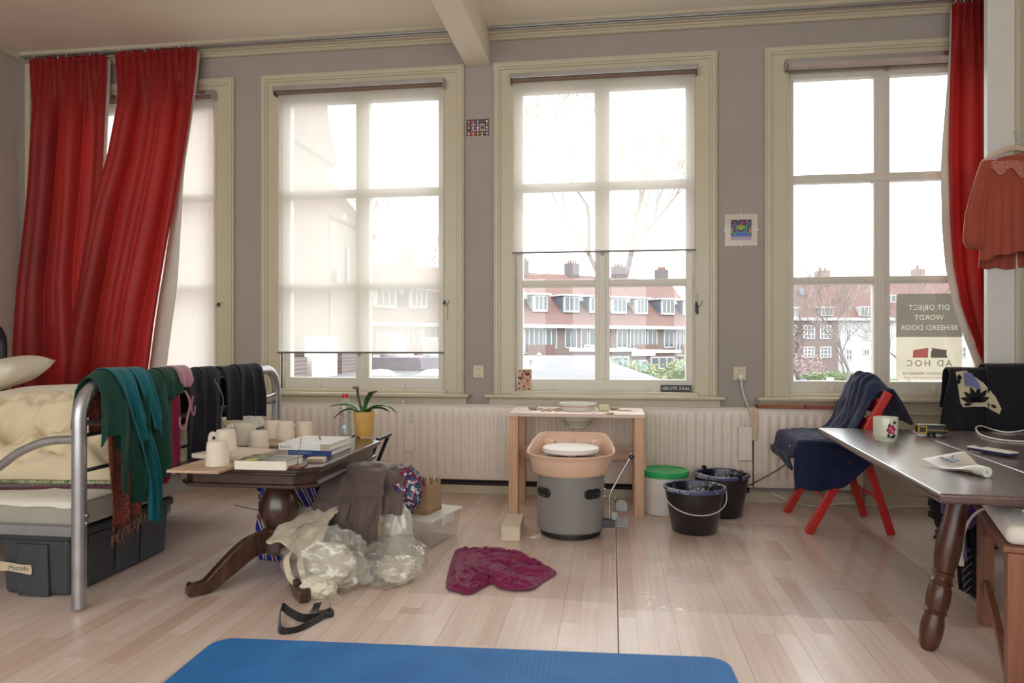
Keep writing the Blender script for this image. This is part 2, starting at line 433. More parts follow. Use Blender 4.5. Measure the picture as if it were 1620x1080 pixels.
fl = MB()
fl.box(XL - 0.1, XR + 0.1, 0.96, 4.83, -0.12, -0.012, mi=1).box(XL - 0.1, XR + 0.1, YB - 0.1, 0.96, -0.12, 0.0)
floor = tag(fl.build('floor', [M_floor, mat('dark_underlay', sr(70, 56, 48), 0.9)], origin=(0, 0, 0)), kind='structure')
PW, PL = 0.21, 1.29
pl_mesh = {}
def plank(x0, y0, y1, gap=0.0):
    key = (round(y1 - y0, 3), gap)
    if key not in pl_mesh:
        b = MB(); b.box(0.0004 + gap, PW - 0.0004, 0.0004, key[0] - 0.0004, -0.012, 0.0)
        o = b.build('plank', M_floor, floor, origin=(0, 0, 0)); pl_mesh[key] = o.data
    else:
        o = bpy.data.objects.new('plank', pl_mesh[key]); COL.objects.link(o); o.parent = floor
    o.location = (x0, y0, 0)
nx0 = int(math.floor((XL - 0.02) / PW)); nx1 = int(math.ceil((XR - 0.02) / PW))
for ix in range(nx0, nx1):
    x0 = 0.02 + ix * PW
    off = round(((ix * 0.43) % 1.29) / 0.1) * 0.1
    y = 0.97; first = True
    while y < 4.80:
        L = (PL - off if off < PL - 0.05 else PL) if first else PL
        y1 = min(4.81, y + L)
        if 4.81 - y1 < 0.06: y1 = 4.81
        if y1 - y > 0.03: plank(x0, round(y, 3), round(y1, 3), 0.003 if ix == 0 else 0.0)
        y = y1; first = False

c = MB(); c.box(XL - 0.1, XR + 0.1, YB - 0.1, 5.1, ZC, ZC + 0.15)
tag(c.build('ceiling', M_ceil), kind='structure')
b = MB(); b.box(-1.007, -0.833, YB, YW, 2.957, ZC + 0.01)
tag(b.build('ceiling_beam', M_ceil, bev=0.006), kind='structure', label='white boxed beam running across the ceiling')

def wall_with_openings(xs, z0, z1, y0, y1, x0, x1, zt):
    m = MB(); e = [x0]
    for a, b_ in xs: e += [a, b_]
    e.append(x1)
    for i in range(0, len(e), 2): m.box(e[i], e[i + 1], y0, y1, 0, zt)
    for a, b_ in xs: m.box(a, b_, y0, y1, 0, z0); m.box(a, b_, y0, y1, z1, zt)
    return m
tag(wall_with_openings([(q - 0.64, q + 0.64) for q in CX], 0.69, 2.90, YW, 5.06, XL - 0.1, XR + 0.1, ZC).build('wall_window', M_wall), kind='structure')
b = MB(); b.box(XL - 0.1, XL, YB, YW, 0, ZC); tag(b.build('wall_left', M_wall2), kind='structure')
b = MB(); b.box(XR, XR + 0.1, YB, YW, 0, ZC); tag(b.build('wall_right', M_wall2), kind='structure')
# unseen far side of the hall; its tall windows are added for fill light
BX = [-4.0, -2.35, -0.7, 0.95]
tag(wall_with_openings([(q, q + 1.3) for q in BX], 0.5, 3.0, YB - 0.2, YB, XL - 0.1, XR + 0.1, ZC).build('wall_back', M_wall2), kind='structure')
# thin boxed-in nib in front of the right alcove
b = MB(); b.box(2.154, 2.30, 4.45, 4.49, 0, ZC); nib = tag(b.build('wall_alcove', M_white, bev=0.002), kind='structure')
b = MB(); b.box(2.30, 2.327, 4.435, 4.49, 0, ZC); tag(b.build('trim_3', M_trim, bev=0.003), kind='structure')
b = MB(); b.box(2.327, XR, 4.45, 4.49, 0, ZC); tag(b.build('wall_alcove_side', M_wall2), kind='structure')
b = MB(); b.box(XL, XL + 0.045, 4.785, YW, 0, ZC - 0.03); tag(b.build('trim_4', M_trim, bev=0.003), kind='structure')
b = MB(); b.box(XL, XL + 0.05, YB, 4.80, ZC - 0.045, ZC); tag(b.build('trim_5', M_trim, bev=0.006), kind='structure')

prof = [(4.83, 3.122), (4.808, 3.122), (4.80, 3.128), (4.80, 3.139), (4.788, 3.144), (4.785, 3.150), (4.762, 3.153), (4.755, 3.160), (4.72, 3.162), (4.72, 3.168), (4.70, 3.168), (4.69, 3.176), (4.68, 3.19), (4.83, 3.19)]
for i, (a, b_) in enumerate(((XL + 0.002, -1.009), (-0.831, XR))):
    m = MB(); lo = [(a, y, z) for y, z in prof]; hi = [(b_, y, z) for y, z in prof]; m.hexa(lo, hi)
    tag(m.build('trim_%d' % (i + 1), M_trim), kind='structure')
    rl = thing('curtain_rail', ((a + b_) / 2, 4.69, 3.15), 0, ['double aluminium curtain track under the ceiling on the bed side of the beam', 'double aluminium curtain track under the ceiling on the table side of the beam'][i], 'curtain rail')
    hw = (b_ - a) / 2 - 0.01
    for k, yy in enumerate((0.0, 0.036)):
        MB().box(-hw, hw, yy - 0.006, yy + 0.006, 0.004, 0.016).build('track', M_chrome, rl, bev=0.001)
    for k in range(6):
        xx = -hw + 0.1 + k * (2 * hw - 0.2) / 5
        MB().box(xx - 0.006, xx + 0.006, -0.01, 0.046, 0.015, 0.022).build('bracket', M_chrome, rl)

# baseboard, panelling right of the radiators
b = MB(); b.box(XL, 1.60, 4.808, YW, 0, 0.062).box(XL, 1.60, 4.815, YW, 0.062, 0.072)
tag(b.build('baseboard_window', M_trim, bev=0.002), kind='structure')
b = MB(); b.box(1.60, XR, 4.79, YW, 0, 0.07).box(1.60, XR, 4.808, YW, 0.07, 0.60).box(1.60, XR, 4.785, YW, 0.33, 0.355).box(1.60, XR, 4.78, YW, 0.585, 0.61)
tag(b.build('trim_6', M_trim, bev=0.003), kind='structure')

# ------------------------------------------------------------------ windows
M_frame = mat('window_frame_paint', sr(214, 209, 196), 0.35, var=0.02)
latch_me = None
for wi, cx in enumerate(CX):
    w = thing('window_%d' % (wi + 1), (cx, YW, 0.69), kind='structure')
    w['label'] = ['tall six-pane window behind the red curtains at the bed', 'tall six-pane window with its roller blind almost fully down', 'tall six-pane window above the potter\'s wheel with a half lowered blind', 'tall six-pane window beside the right red curtain with the blind rolled up'][wi]
    def bx(m, x0, x1, y0, y1, z0, z1): m.box(x0, x1, y0 - YW, y1 - YW, z0 - 0.69, z1 - 0.69)
    # casing boards with moulded outer edge
    m = MB()
    for s in (-1, 1):
        a, c_ = sorted((s * HI_, s * (HO - 0.012))); bx(m, a, c_, 4.812, 4.86, 0.69, 2.955)
        a, c_ = sorted((s * (HO - 0.05), s * HO)); bx(m, a, c_, 4.80, 4.831, 0.69, ZT)
        a, c_ = sorted((s * (HO - 0.035), s * (HO - 0.012))); bx(m, a, c_, 4.79, 4.81, 0.69, ZT - 0.012)
        a, c_ = sorted((s * HI_, s * (HI_ + 0.012))); bx(m, a, c_, 4.806, 4.85, 0.69, 2.86)
    bx(m, -HO - 0.001, HO + 0.001, 4.7985, 4.832, ZT - 0.05, ZT + 0.001); bx(m, -HO + 0.0115, HO - 0.0115, 4.7885, 4.81, ZT - 0.035, ZT - 0.011); bx(m, -HO + 0.021, HO - 0.021, 4.8105, 4.861, 2.855, 2.956)
    m.build('casing', M_trim, w, bev=0.004)
    m = MB()
    for s in (-1, 1):
        a, c_ = sorted((s * 0.551, s * 0.64)); bx(m, a, c_, 4.864, 4.93, 0.69, 2.90)
        a, c_ = sorted((s * 0.592, s * 0.62)); bx(m, a, c_, 4.835, 4.87, 0.69, 2.88)
    bx(m, -0.6, 0.6, 4.861, 4.929, 2.768, 2.899)
    m.build('sash_frame', M_frame, w, bev=0.004)
    m = MB(); bx(m, -0.552, 0.552, 4.855, 4.935, 2.088, 2.14); m.build('transom', M_frame, w, bev=0.005)
    m = MB(); bx(m, -0.056, 0.044, 4.866, 4.93, 0.70, 2.77); bx(m, -0.03, 0.018, 4.857, 4.87, 0.79, 2.77); m.build('mullion', M_frame, w, bev=0.005)
    m = MB(); bx(m, -0.595, 0.595, 4.861, 4.929, 0.691, 0.792); m.build('bottom_rail', M_frame, w, bev=0.004)
    for (a, c_) in ((-0.552, -0.055), (0.043, 0.552)):
        m = MB(); bx(m, a, c_, 4.872, 4.925, 1.424, 1.474); bx(m, a, c_, 4.866, 4.88, 1.437, 1.461); m.build('glazing_bar', M_frame, w, bev=0.004)
    for (a, c_) in ((-0.553, -0.054), (0.042, 0.553)):
        for (z0, z1) in ((0.79, 1.426), (1.472, 2.09), (2.138, 2.77)):
            m = MB(); bx(m, a, c_, 4.895, 4.899, z0, z1); m.build('pane', M_glass, w)
    m = MB(); bx(m, -HO - 0.055, HO + 0.045, 4.735, 4.84, 0.667, 0.692); m.build('sill', M_trim, w, bev=0.009, seg=3)
    m = MB(); bx(m, -HO - 0.03, HO + 0.02, 4.80, 4.835, 0.60, 0.668); m.build('apron', M_trim, w, bev=0.003)
    m = MB(); bx(m, -HI_ - 0.03, HI_ + 0.03, 4.79, 4.87, 0.690, 0.712); m.build('inner_ledge', M_trim, w, bev=0.004)
    for lx in (-0.32, 0.30):
        m = MB(); bx(m, lx - 0.012, lx + 0.012, 4.846, 4.864, 0.745, 0.752); bx(m, lx - 0.007, lx + 0.007, 4.842, 4.85, 0.722, 0.752); bx(m, lx - 0.02, lx + 0.02, 4.852, 4.864, 0.752, 0.76)
        m.build('latch', M_white, w, bev=0.002)
# added windows behind the viewer, never in view, they fill the room with daylight
for k, bx0 in enumerate(BX):
    w = thing('window_%d' % (k + 5), (bx0 + 0.65, YB - 0.1, 0.5), kind='structure')
    m = MB()
    m.box(-0.66, -0.6, -0.04, 0.04, 0, 2.5).box(0.6, 0.66, -0.04, 0.04, 0, 2.5).box(-0.6, 0.6, -0.04, 0.04, 0, 0.07).box(-0.6, 0.6, -0.04, 0.04, 2.43, 2.5).box(-0.03, 0.03, -0.03, 0.03, 0.07, 2.43).box(-0.6, 0.6, -0.03, 0.03, 1.6, 1.66)
    m.build('sash_frame', M_frame, w)
    for a, c_ in ((-0.6, -0.03), (0.03, 0.6)):
        for z0, z1 in ((0.07, 1.6), (1.66, 2.43)): MB().box(a, c_, -0.002, 0.002, z0, z1).build('pane', M_glass, w)

# daylight portals (they emit nothing, they only tell the sampler where the openings are)
def portal(x, y, z, sx, sz, rz):
    l = bpy.data.lights.new('window_portal', 'AREA'); l.shape = 'RECTANGLE'; l.size = sx; l.size_y = sz; l.cycles.is_portal = True
    o = bpy.data.objects.new('window_portal', l); COL.objects.link(o); o.location = (x, y, z); o.rotation_euler = (rad(90), 0, rz)
for cx in CX: portal(cx, 5.075, 1.79, 1.3, 2.25, math.pi)
for q in BX: portal(q + 0.65, YB - 0.22, 1.75, 1.32, 2.52, 0.0)

# ------------------------------------------------------------------ roller blinds
BL = [(0.60, 0.79, 'white screen roller blind lowered behind the bed curtains'), (0.605, 0.972, 'white screen roller blind lowered almost to the sill'),
      (0.605, 1.655, 'white screen roller blind lowered halfway above the potter\'s wheel'), (0.605, 2.80, 'roller blind fully rolled up at the rightmost window')]
M_roll = mat('rolled_screen_back', sr(120, 98, 84), 0.7); M_bar = mat('grey_bottom_bar', sr(110, 104, 98), 0.4, 0.3)
for wi, (hw, zb, lab) in enumerate(BL):
    cx = CX[wi] - 0.004
    r = thing('roller_blind', (cx, 4.78, 2.80), 0, lab, 'blind', 'roller blinds')
    MB().box(-0.615, 0.615, -0.028, 0.01, 0.045, 0.062).box(-0.615, 0.615, -0.034, -0.024, 0.032, 0.062).build('headrail', M_chrome, r, bev=0.002)
    for s in (-1, 1): MB().box(s * 0.618 - 0.004, s * 0.618 + 0.004, -0.04, 0.03, 0.0, 0.064).build('end_cap', M_steel, r, bev=0.003)
    pr = 0.03 if zb > 2.7 else 0.018
    m = MB(); m.tube([(-0.607, 0.0, 0.03), (0.607, 0.0, 0.03)], pr, 16); m.build('roll', M_roll if zb < 2.7 else mat('rolled_screen_light', sr(176, 160, 150), 0.7), r, smooth=40)
    zz = zb - 2.80
    m = MB(); m.quad((-hw, 0.017, zz), (hw, 0.017, zz), (hw, 0.017, 0.03), (-hw, 0.017, 0.03)); m.build('screen', M_blind, r, solid=0.0)
    MB().box(-hw - 0.008, hw + 0.008, 0.011, 0.023, zz - 0.006, zz + 0.006).build('bottom_bar', M_bar, r, bev=0.002)
    m = MB(); m.box(-0.011, 0.011, 0.006, 0.02, zz - 0.014, zz - 0.004); m.tube([(0.009 * math.cos(t), 0.012, zz - 0.022 + 0.009 * math.sin(t)) for t in [k * 0.628 for k in range(10)]], 0.0018, 6, closed=True)
    m.build('pull_ring', M_bar, r)
    for xx in (-0.5, 0.0, 0.5): MB().box(xx - 0.008, xx + 0.008, 0.0, 0.02, 0.066, 0.076).build('bracket', M_bar, r)

# ------------------------------------------------------------------ radiators
def radiator(x0, x1, label):
    r = thing('radiator', ((x0 + x1) / 2, 4.77, 0.11), 0, label, 'radiator')
    L = x1 - x0; n = int(round(L / 0.0567)); per = L / n; H = 0.505
    zs = [0, 0.008, 0.03, 0.055, 0.075, 0.25, 0.42, 0.44, 0.465, 0.49, 0.505]
    pf = [0, 0.15, 0.85, 1.0, 1.0, 0.85, 0.15, 0]
    V = MB(); cols = []
    for i in range(n * 8 + 1):
        x = -L / 2 + i * per / 8; k = pf[i % 8]
        if i < 6 or i > n * 8 - 6: k = 0
        col = []
        for z in zs:
            e = min(sstep(0.035, 0.07, z), 1 - sstep(0.435, 0.465, z)); lip = 0.006 if z < 0.004 or z > 0.5 else 0
            col.append(V._v((x, -0.035 - 0.009 * k * e + lip, z)))
        cols.append(col)
    for A, B in zip(cols, cols[1:]):
        for j in range(len(zs) - 1): V._f([A[j], B[j], B[j + 1], A[j + 1]])
    V.build('front_panel', M_rad, r, smooth=60)
    m = MB(); m.box(-L / 2, L / 2, -0.033, 0.035, 0.0, 0.01).box(-L / 2, -L / 2 + 0.003, -0.036, 0.035, 0, H).box(L / 2 - 0.003, L / 2, -0.036, 0.035, 0, H).box(-L / 2, L / 2, 0.03, 0.035, 0, H)
    m.build('casing', M_rad, r)
    m = MB(); m.box(-L / 2, L / 2, -0.04, -0.026, H - 0.005, H + 0.004).box(-L / 2, L / 2, 0.028, 0.036, H - 0.005, H + 0.004)
    k = int(L / 0.04)
    for i in range(k): m.box(-L / 2 + i * 0.04, -L / 2 + i * 0.04 + 0.03, -0.03, 0.032, H - 0.003, H + 0.001)
    m.build('top_grille', M_rad, r)
    return r
rad1 = radiator(-2.62, 0.895, 'long white ribbed radiator running below the middle windows')
rad2 = radiator(0.905, 1.572, 'short white ribbed radiator under the rightmost window behind the red chair')
m = MB(); m.box(0.30, 0.33, -0.01, 0.02, -0.11, 0.0); m.build('foot_pipe', M_rad, rad2)
m = MB(); m.tube([(-0.565, -0.03, 0.512), (-0.565, -0.03, 0.53)], 0.012, 10); m.build('bleed_valve', M_white, rad1, smooth=40)
m = MB(); m.tube([(-1.9, 0.03, -0.012), (1.75, 0.03, -0.012)], 0.017, 10); m.tube([(-1.9, 0.03, -0.05 + 0.012), (1.75, 0.03, -0.038)], 0.012, 8); m.build('gap_shade_pipe', mat('radiator_gap_shade', sr(40, 38, 38), 0.6), rad1, smooth=50)  # added dark pipes, they stand in for the shaded gap above the baseboard
# heat meters on the radiator fronts
M_meter = mat('meter_plastic', sr(226, 214, 203), 0.4, var=0.02)
for (px, py, w_, h_, lab) in ((648, 690, 0.07, 0.19, 'white heat meter box on the radiator behind the plant'), (1178, 701, 0.085, 0.215, 'white open-topped evaporator box on the radiator beside the black buckets')):
    p = atY(px, py, 4.715)
    t = thing('radiator_box', (p.x, 4.722, p.z), 0, lab, 'heat meter', 'radiator boxes')
    m = MB(); hw, hh = w_ / 2, h_ / 2
    if h_ > 0.2:
        m.box(-hw, hw, -0.03, -0.027, -hh, hh).box(-hw, hw, 0, 0.003, -hh, hh).box(-hw, -hw + 0.003, -0.03, 0.003, -hh, hh).box(hw - 0.003, hw, -0.03, 0.003, -hh, hh).box(-hw, hw, -0.03, 0.003, -hh, -hh + 0.003)
    else: m.box(-hw, hw, -0.02, 0.002, -hh, hh)
    m.build('body', M_meter, t, bev=0.003)
    m = MB(); m.tube([(0, 0.003, hh - 0.01), (0, 0.0, hh + 0.015), (0, 0.012, hh + 0.06)], 0.0015, 6); m.build('hook', M_steel, t)
# ------------------------------------------------------------------ outside the windows
M_tile = m_brick('clay_roof_tiles', sr(112, 86, 80), sr(100, 78, 73), sr(80, 64, 60), 1.0, 0.24, 0.3)
M_brk = m_brick('house_brick', sr(106, 88, 85), sr(94, 80, 78), sr(118, 110, 106), 1.0, 0.22, 0.07, rot=(rad(90), 0, 0))
M_brk2 = m_brick('wing_brick', sr(128, 98, 88), sr(112, 86, 78), sr(132, 122, 114), 1.0, 0.22, 0.07, rot=(rad(90), 0, rad(90)))
M_ow = mat('outside_white_paint', sr(170, 170, 168), 0.6)
M_og = mat('outside_dark_glass', sr(84, 90, 94), 0.15)
M_lead = mat('lead_grey', sr(86, 92, 104), 0.6); M_bal = mat('brown_balcony_boards', sr(98, 74, 68), 0.7)
M_bit = mat('bitumen_roof', sr(96, 95, 97), 0.8, var=0.12, vscale=0.6, bmp=0.2, bscale=3)
M_conc = mat('concrete_coping', sr(150, 146, 140), 0.8); M_zinc = mat('zinc_pipe', sr(140, 146, 152), 0.45, 0.6)
M_ground = mat('street_paving', sr(118, 112, 108), 0.9, var=0.15, vscale=0.4)
GZ = -3.6
g = MB(); g.box(-160, 220, 6, 260, GZ - 0.2, GZ)
tag(g.build('ground', M_ground), kind='structure')

def owin(m, root, x0, x1, z0, z1, n=2, dep=0.06, rows=1):
    """one window: frame, its panes as sub-parts; local frame has -y towards the viewer"""
    b = MB(); t = 0.11
    b.box(x0, x1, -dep, 0.1, z0, z0 + t).box(x0, x1, -dep, 0.1, z1 - t, z1).box(x0, x0 + t, -dep, 0.1, z0, z1).box(x1 - t, x1, -dep, 0.1, z0, z1)
    for k in range(1, n): xx = x0 + (x1 - x0) * k / n; b.box(xx - t * 0.45, xx + t * 0.45, -dep, 0.1, z0, z1)
    for k in range(1, rows): zz = z0 + (z1 - z0) * k / rows; b.box(x0, x1, -dep * 0.8, 0.1, zz - t * 0.35, zz + t * 0.35)
    f = b.build('window', M_ow, root)
    for k in range(n):
        xa = x0 + (x1 - x0) * k / n; xb = x0 + (x1 - x0) * (k + 1) / n
        MB().box(xa + 0.03, xb - 0.03, -0.02, 0.02, z0 + 0.03, z1 - 0.03).build('pane', M_og, f)
    return f
# -- terraced houses behind the flat roof
A = Vector((-8.18, 64.5, GZ)); ang = math.atan2(0.616, 0.788)
ZE, ZR, HD = 2.72 - GZ, 8.0 - GZ, 5.6
labs = ['red-roofed terraced house furthest to the left seen through the lowered blind', 'red-roofed terraced house with white french windows left of the mullion', 'red-roofed terraced house with a brown boarded balcony above the flat roof',
        'red-roofed terraced house with a white crossed balcony rail', 'red-roofed terraced house at the right edge of the middle window', 'red-roofed terraced house last of the row']
WH = 6.2
for k in range(6):
    s0 = -14.4 + k * WH
    r = thing('terraced_house', A + Vector((math.cos(ang), math.sin(ang), 0)) * s0, ang, labs[k], 'house', 'terraced houses behind the flat roof')
    MB().box(0, WH, 0, HD * 2, 0, ZE).build('wall', M_brk, r)
    # roof slope: tiles lie in a tilted plane, object turned so the courses run along it
    sl = math.atan2(ZR - ZE, HD); ln = math.hypot(HD, ZR - ZE) + 0.5
    ro = MB().box(0, WH, -0.5, ln - 0.5, -0.1, 0.06).build('roof', M_tile, r, origin=(0, 0, 0)); ro.location = (0, 0, ZE); ro.rotation_euler = (sl, 0, 0)
    rb = MB().box(0, WH, -0.5, ln - 0.5, -0.1, 0.06).build('rear_roof', M_tile, r, origin=(0, 0, 0)); rb.location = (WH, HD * 2, ZE); rb.rotation_euler = (sl, 0, math.pi)
    MB().box(0, WH, -0.75, 0.0, ZE - 0.42, ZE - 0.1).build('gutter', M_ow, r)
    ch = MB().box(WH - 1.6, WH - 0.3, HD - 0.4, HD + 0.5, ZR - 0.8, ZR + 1.25).build('chimney', mat('dark_chimney_brick', sr(92, 84, 84), 0.85), r)
    for q in range(4): MB().lathe([(0.12, 0), (0.1, 0.35), (0.0, 0.35)], (WH - 1.4 + q * 0.3, HD, ZR + 1.25), 8).build('pot', mat('chimney_pot', sr(120, 92, 80), 0.8), ch)
    # two dormers
    for dx in ((0.7, 3.8) if k % 2 == 0 else (1.0, 4.1)):
        dw = 1.9 if dx < 2 else 1.6
        d = MB(); zb, zt = ZE + 1.15, ZE + 2.75
        d.box(dx, dx + dw, 0.95, 3.1, zb, zt); do = d.build('dormer', M_ow, r)
        MB().box(dx - 0.25, dx + dw + 0.25, 0.65, 3.4, zt, zt + 0.16).build('dormer_roof', M_ow, do)
        b = MB(); t_ = 0.08; n = 3
        for q in range(n + 1): xx = dx + 0.12 + (dw - 0.24) * q / n; b.box(xx - 0.05, xx + 0.05, 0.86, 0.96, zb + 0.12, zt - 0.1)
        b.box(dx + 0.1, dx + dw - 0.1, 0.86, 0.96, zb + 0.1, zb + 0.2).box(dx + 0.1, dx + dw - 0.1, 0.86, 0.96, zt - 0.16, zt - 0.06)
        b.build('window', M_ow, do)
        for q in range(n):
            xa = dx + 0.12 + (dw - 0.24) * q / n; MB().box(xa + 0.05, xa + (dw - 0.24) / n - 0.05, 0.9, 0.94, zb + 0.2, zt - 0.16).build('pane', M_og, do)
        MB().hexa([(dx - 0.03, 0.96, zb), (dx - 0.03, 0.96, zt), (dx - 0.03, 3.0, zt)], [(dx, 0.96, zb), (dx, 0.96, zt), (dx, 3.0, zt)]).build('cheek', M_lead if k % 2 else M_ow, do)
    sky = MB().box(WH * 0.45, WH * 0.45 + 0.8, 2.9, 4.0, 0, 0.05); so = sky.build('skylight', M_og, r, origin=(0, 0, 0)); so.location = (0, -1.2 + 0.2, ZE + 0.1 + 0.2); so.rotation_euler = (sl, 0, 0)
    # first floor windows, doors and balconies (local z from the ground)
    z0 = 3.55
    owin(m, r, 0.5, 1.9, z0 + 0.45, z0 + 2.35, 2); owin(m, r, 4.5, 5.8, z0 + 0.45, z0 + 2.35, 2)
    if k in (1, 3): owin(m, r, 2.35, 3.2, z0 - 0.1, z0 + 2.3, 1); owin(m, r, 3.35, 4.2, z0 - 0.1, z0 + 2.3, 1)
    else: owin(m, r, 2.2, 4.3, z0 - 0.05, z0 + 2.35, 4)
    MB().box(4.38, 4.46, -0.12, 0, 0.3, ZE - 0.3).build('downpipe', M_zinc, r)
    bal = MB().box(1.7, 4.6, -1.5, 0, z0 - 0.45, z0 - 0.2).build('balcony', M_conc, r)
    if k == 3:
        b = MB()
        b.box(1.7, 4.6, -1.5, -1.42, z0 + 0.7, z0 + 0.8).box(1.7, 4.6, -1.5, -1.42, z0 - 0.2, z0 - 0.1)
        for q in range(4): b.box(1.7 + q * 0.945, 1.78 + q * 0.945, -1.5, -1.42, z0 - 0.2, z0 + 0.8)
        for q in range(3):
            xa = 1.74 + q * 0.945; b.tube([(xa, -1.46, z0 - 0.15), (xa + 0.945, -1.46, z0 + 0.75)], 0.04, 4); b.tube([(xa, -1.46, z0 + 0.75), (xa + 0.945, -1.46, z0 - 0.15)], 0.04, 4)
        b.build('railing', M_ow, bal)
    elif k == 1:
        b = MB()
        b.box(-0.2, 3.2, -1.5, -1.45, z0 + 0.7, z0 + 0.78)
        for q in range(18): b.box(-0.2 + q * 0.2, -0.15 + q * 0.2, -1.5, -1.46, z0 - 0.2, z0 + 0.75)
        b.build('railing', M_ow, bal)
    else:
        MB().box(1.7, 4.6, -1.52, -1.44, z0 - 0.3, z0 + 0.8).build('railing_boards', M_bal, bal)
    for q, (xa, xb) in enumerate(((0.4, 1.8), (2.4, 3.8), (4.4, 5.8))): owin(m, r, xa, xb, 0.7, 2.6, 2)
# low garden sheds and extensions in front of the terrace
for i, (px, py, d, w_, h_, lab) in enumerate(((1000, 572, 50, 3.4, 2.2, 'low white garden shed in front of the terraced houses'), (1042, 566, 56, 3.8, 2.6, 'white-trimmed extension behind the garden hedge'), (975, 566, 46, 2.6, 2.4, 'glazed lean-to beside the flat roof edge'))):
    p = atD(px, py, d); t = thing('garden_shed', (p.x, p.y, GZ), ang, lab, 'shed')
    top = p.z - GZ + 0.4
    MB().box(-w_ / 2, w_ / 2, 0, 3, 0, top).build('wall', M_brk, t)
    MB().box(-w_ / 2 - 0.2, w_ / 2 + 0.2, -0.3, 3.2, top, top + 0.22).build('roof', M_ow, t)
    owin(m, t, -w_ / 2 + 0.3, w_ / 2 - 0.3, top - 1.3, top - 0.3, 4)

# -- flat roof just outside, its coping and the garden beyond
def ext(px, py, z): return atZ(px, py, z)
RZ = 0.38
far_l, far_r = ext(430, 562, RZ), ext(965, 562, RZ)
e1 = ext(1060, 612, RZ)
m = MB(); poly = [(-14, 5.4), (e1.x - 0.9, 5.4), (e1.x + 0.2, e1.y), (ext(968, 573, RZ).x, ext(968, 573, RZ).y), (far_r.x, far_r.y), (far_l.x - 10, far_l.y)]
m.prism([(p[0], p[1]) for p in poly], RZ - 0.6, RZ); fr = tag(m.build('flat_roof', M_bit), 'grey bitumen flat roof outside below the middle windows', 'roof')
# weathered felt seams
m = MB()
for q in range(7):
    yy = 8 + q * 3.2; m.box(-12, -1.0, yy, yy + 0.12, RZ, RZ + 0.02)
m.build('felt_seam', M_conc, fr, origin=fr.location)
a = ext(1045, 604, RZ); b_ = ext(968, 573, RZ); dv = (b_ - a).normalized(); nn = Vector((dv.y, -dv.x, 0))
m = MB(); m.hexa([a - nn * 0.1 - dv * 3, a + nn * 0.35 - dv * 3, b_ + nn * 0.35, b_ - nn * 0.1], [q + Vector((0, 0, 0.14)) for q in (a - nn * 0.1 - dv * 3, a + nn * 0.35 - dv * 3, b_ + nn * 0.35, b_ - nn * 0.1)])
m.build('coping', mat('white_coping', sr(176, 174, 170), 0.6), fr, origin=fr.location)
m = MB(); m.box(far_l.x - 8, far_r.x, far_l.y - 0.2, far_l.y + 0.2, RZ, RZ + 0.28); m.build('parapet', mat('dark_parapet_felt', sr(74, 76, 84), 0.8), fr, origin=fr.location)
for (px, py, d) in ((853, 566, 26), (841, 577, 18)):
    p = ext(px, py, RZ); t = thing('roof_vent', (p.x, p.y, RZ), 0, ['small capped vent at the far edge of the flat roof', 'small capped vent nearer on the flat roof'][py > 570], 'vent')
    MB().lathe([(0.07, 0), (0.065, 0.14), (0, 0.14)], (0, 0, 0), 12).build('pipe', M_zinc, t, smooth=40); MB().lathe([(0, 0.22), (0.1, 0.16), (0.1, 0.14), (0, 0.14)], (0, 0, 0), 12).build('cap', M_ow, t, smooth=40)

# -- left: brick wing of the building and the lower roofs under the blind
W = thing('brick_wing', (-5.2, 12.0, GZ), 0, 'brown brick building with a steep gable seen through the lowered blind', 'building')
def wpoly(pts, Y, dY):
    lo = [atY(a, b, Y) - Vector((-5.2, 12.0, GZ)) for a, b in pts]; return lo, [q + Vector((0, dY, 0)) for q in lo]
lo, hi = wpoly([(300, 800), (520, 800), (520, 264), (516, 160), (508, 40), (300, 40)], 14.0, -2.0); MB().hexa(lo, hi).build('wall', M_brk2, W)
lo, hi = wpoly([(533, 262), (519, 268), (513, 160), (505, 40), (512, 40), (519, 185)], 14.2, -2.6); MB().hexa(lo, hi).build('roof_edge', M_tile, W)
lo, hi = wpoly([(380, 760), (590, 760), (590, 372), (545, 318), (500, 262), (380, 262)], 19.0, -3.0); MB().hexa(lo, hi).build('lower_wall', M_brk2, W)
lo, hi = wpoly([(596, 374), (590, 384), (500, 274), (505, 262)], 19.2, -3.6); MB().hexa(lo, hi).build('lower_roof', M_tile, W)
lo, hi = wpoly([(516, 328), (548, 340), (548, 347), (516, 335)], 15.9, -0.2); MB().hexa(lo, hi).build('gutter', M_ow, W)
for (px0, px1, py0, py1) in ((524, 536, 424, 450), (546, 552, 392, 448)):
    lo, hi = wpoly([(px0, py1), (px1, py1), (px1, py0), (px0, py0)], 15.98, -0.1); f_ = MB().hexa(lo, hi).build('window', M_ow, W)
    lo, hi = wpoly([(px0 + 1.5, py1 - 2), (px1 - 1.5, py1 - 2), (px1 - 1.5, py0 + 2), (px0 + 1.5, py0 + 2)], 15.86, -0.05); MB().hexa(lo, hi).build('pane', M_og, f_)
q0 = atZ(470, 606, 0.1)
V = thing('low_extension', (-4.6, 10.0, GZ), 0, 'low brick extension with a white wall under the lowered blind', 'building')
e0 = atY(486, 566, 12.0); e00 = atY(452, 566, 12.0)
MB().box(e00.x + 4.6 - 2, e0.x + 4.6, 1.0, 2.0, 0, 1.05 - (566 - 540) / 1120 * 12 - GZ).build('brick_wall', M_brk, V)
e3 = atY(526, 560, 13.5)
MB().box(e0.x + 4.6, e3.x + 4.6, 2.2, 3.4, 0, 4.75).build('white_wall', M_ow, V)
e4 = atY(548, 575, 15)
MB().box(e3.x + 4.6, e4.x + 4.6, 4.0, 5.2, 0, 4.45).build('brick_pier', M_brk, V)
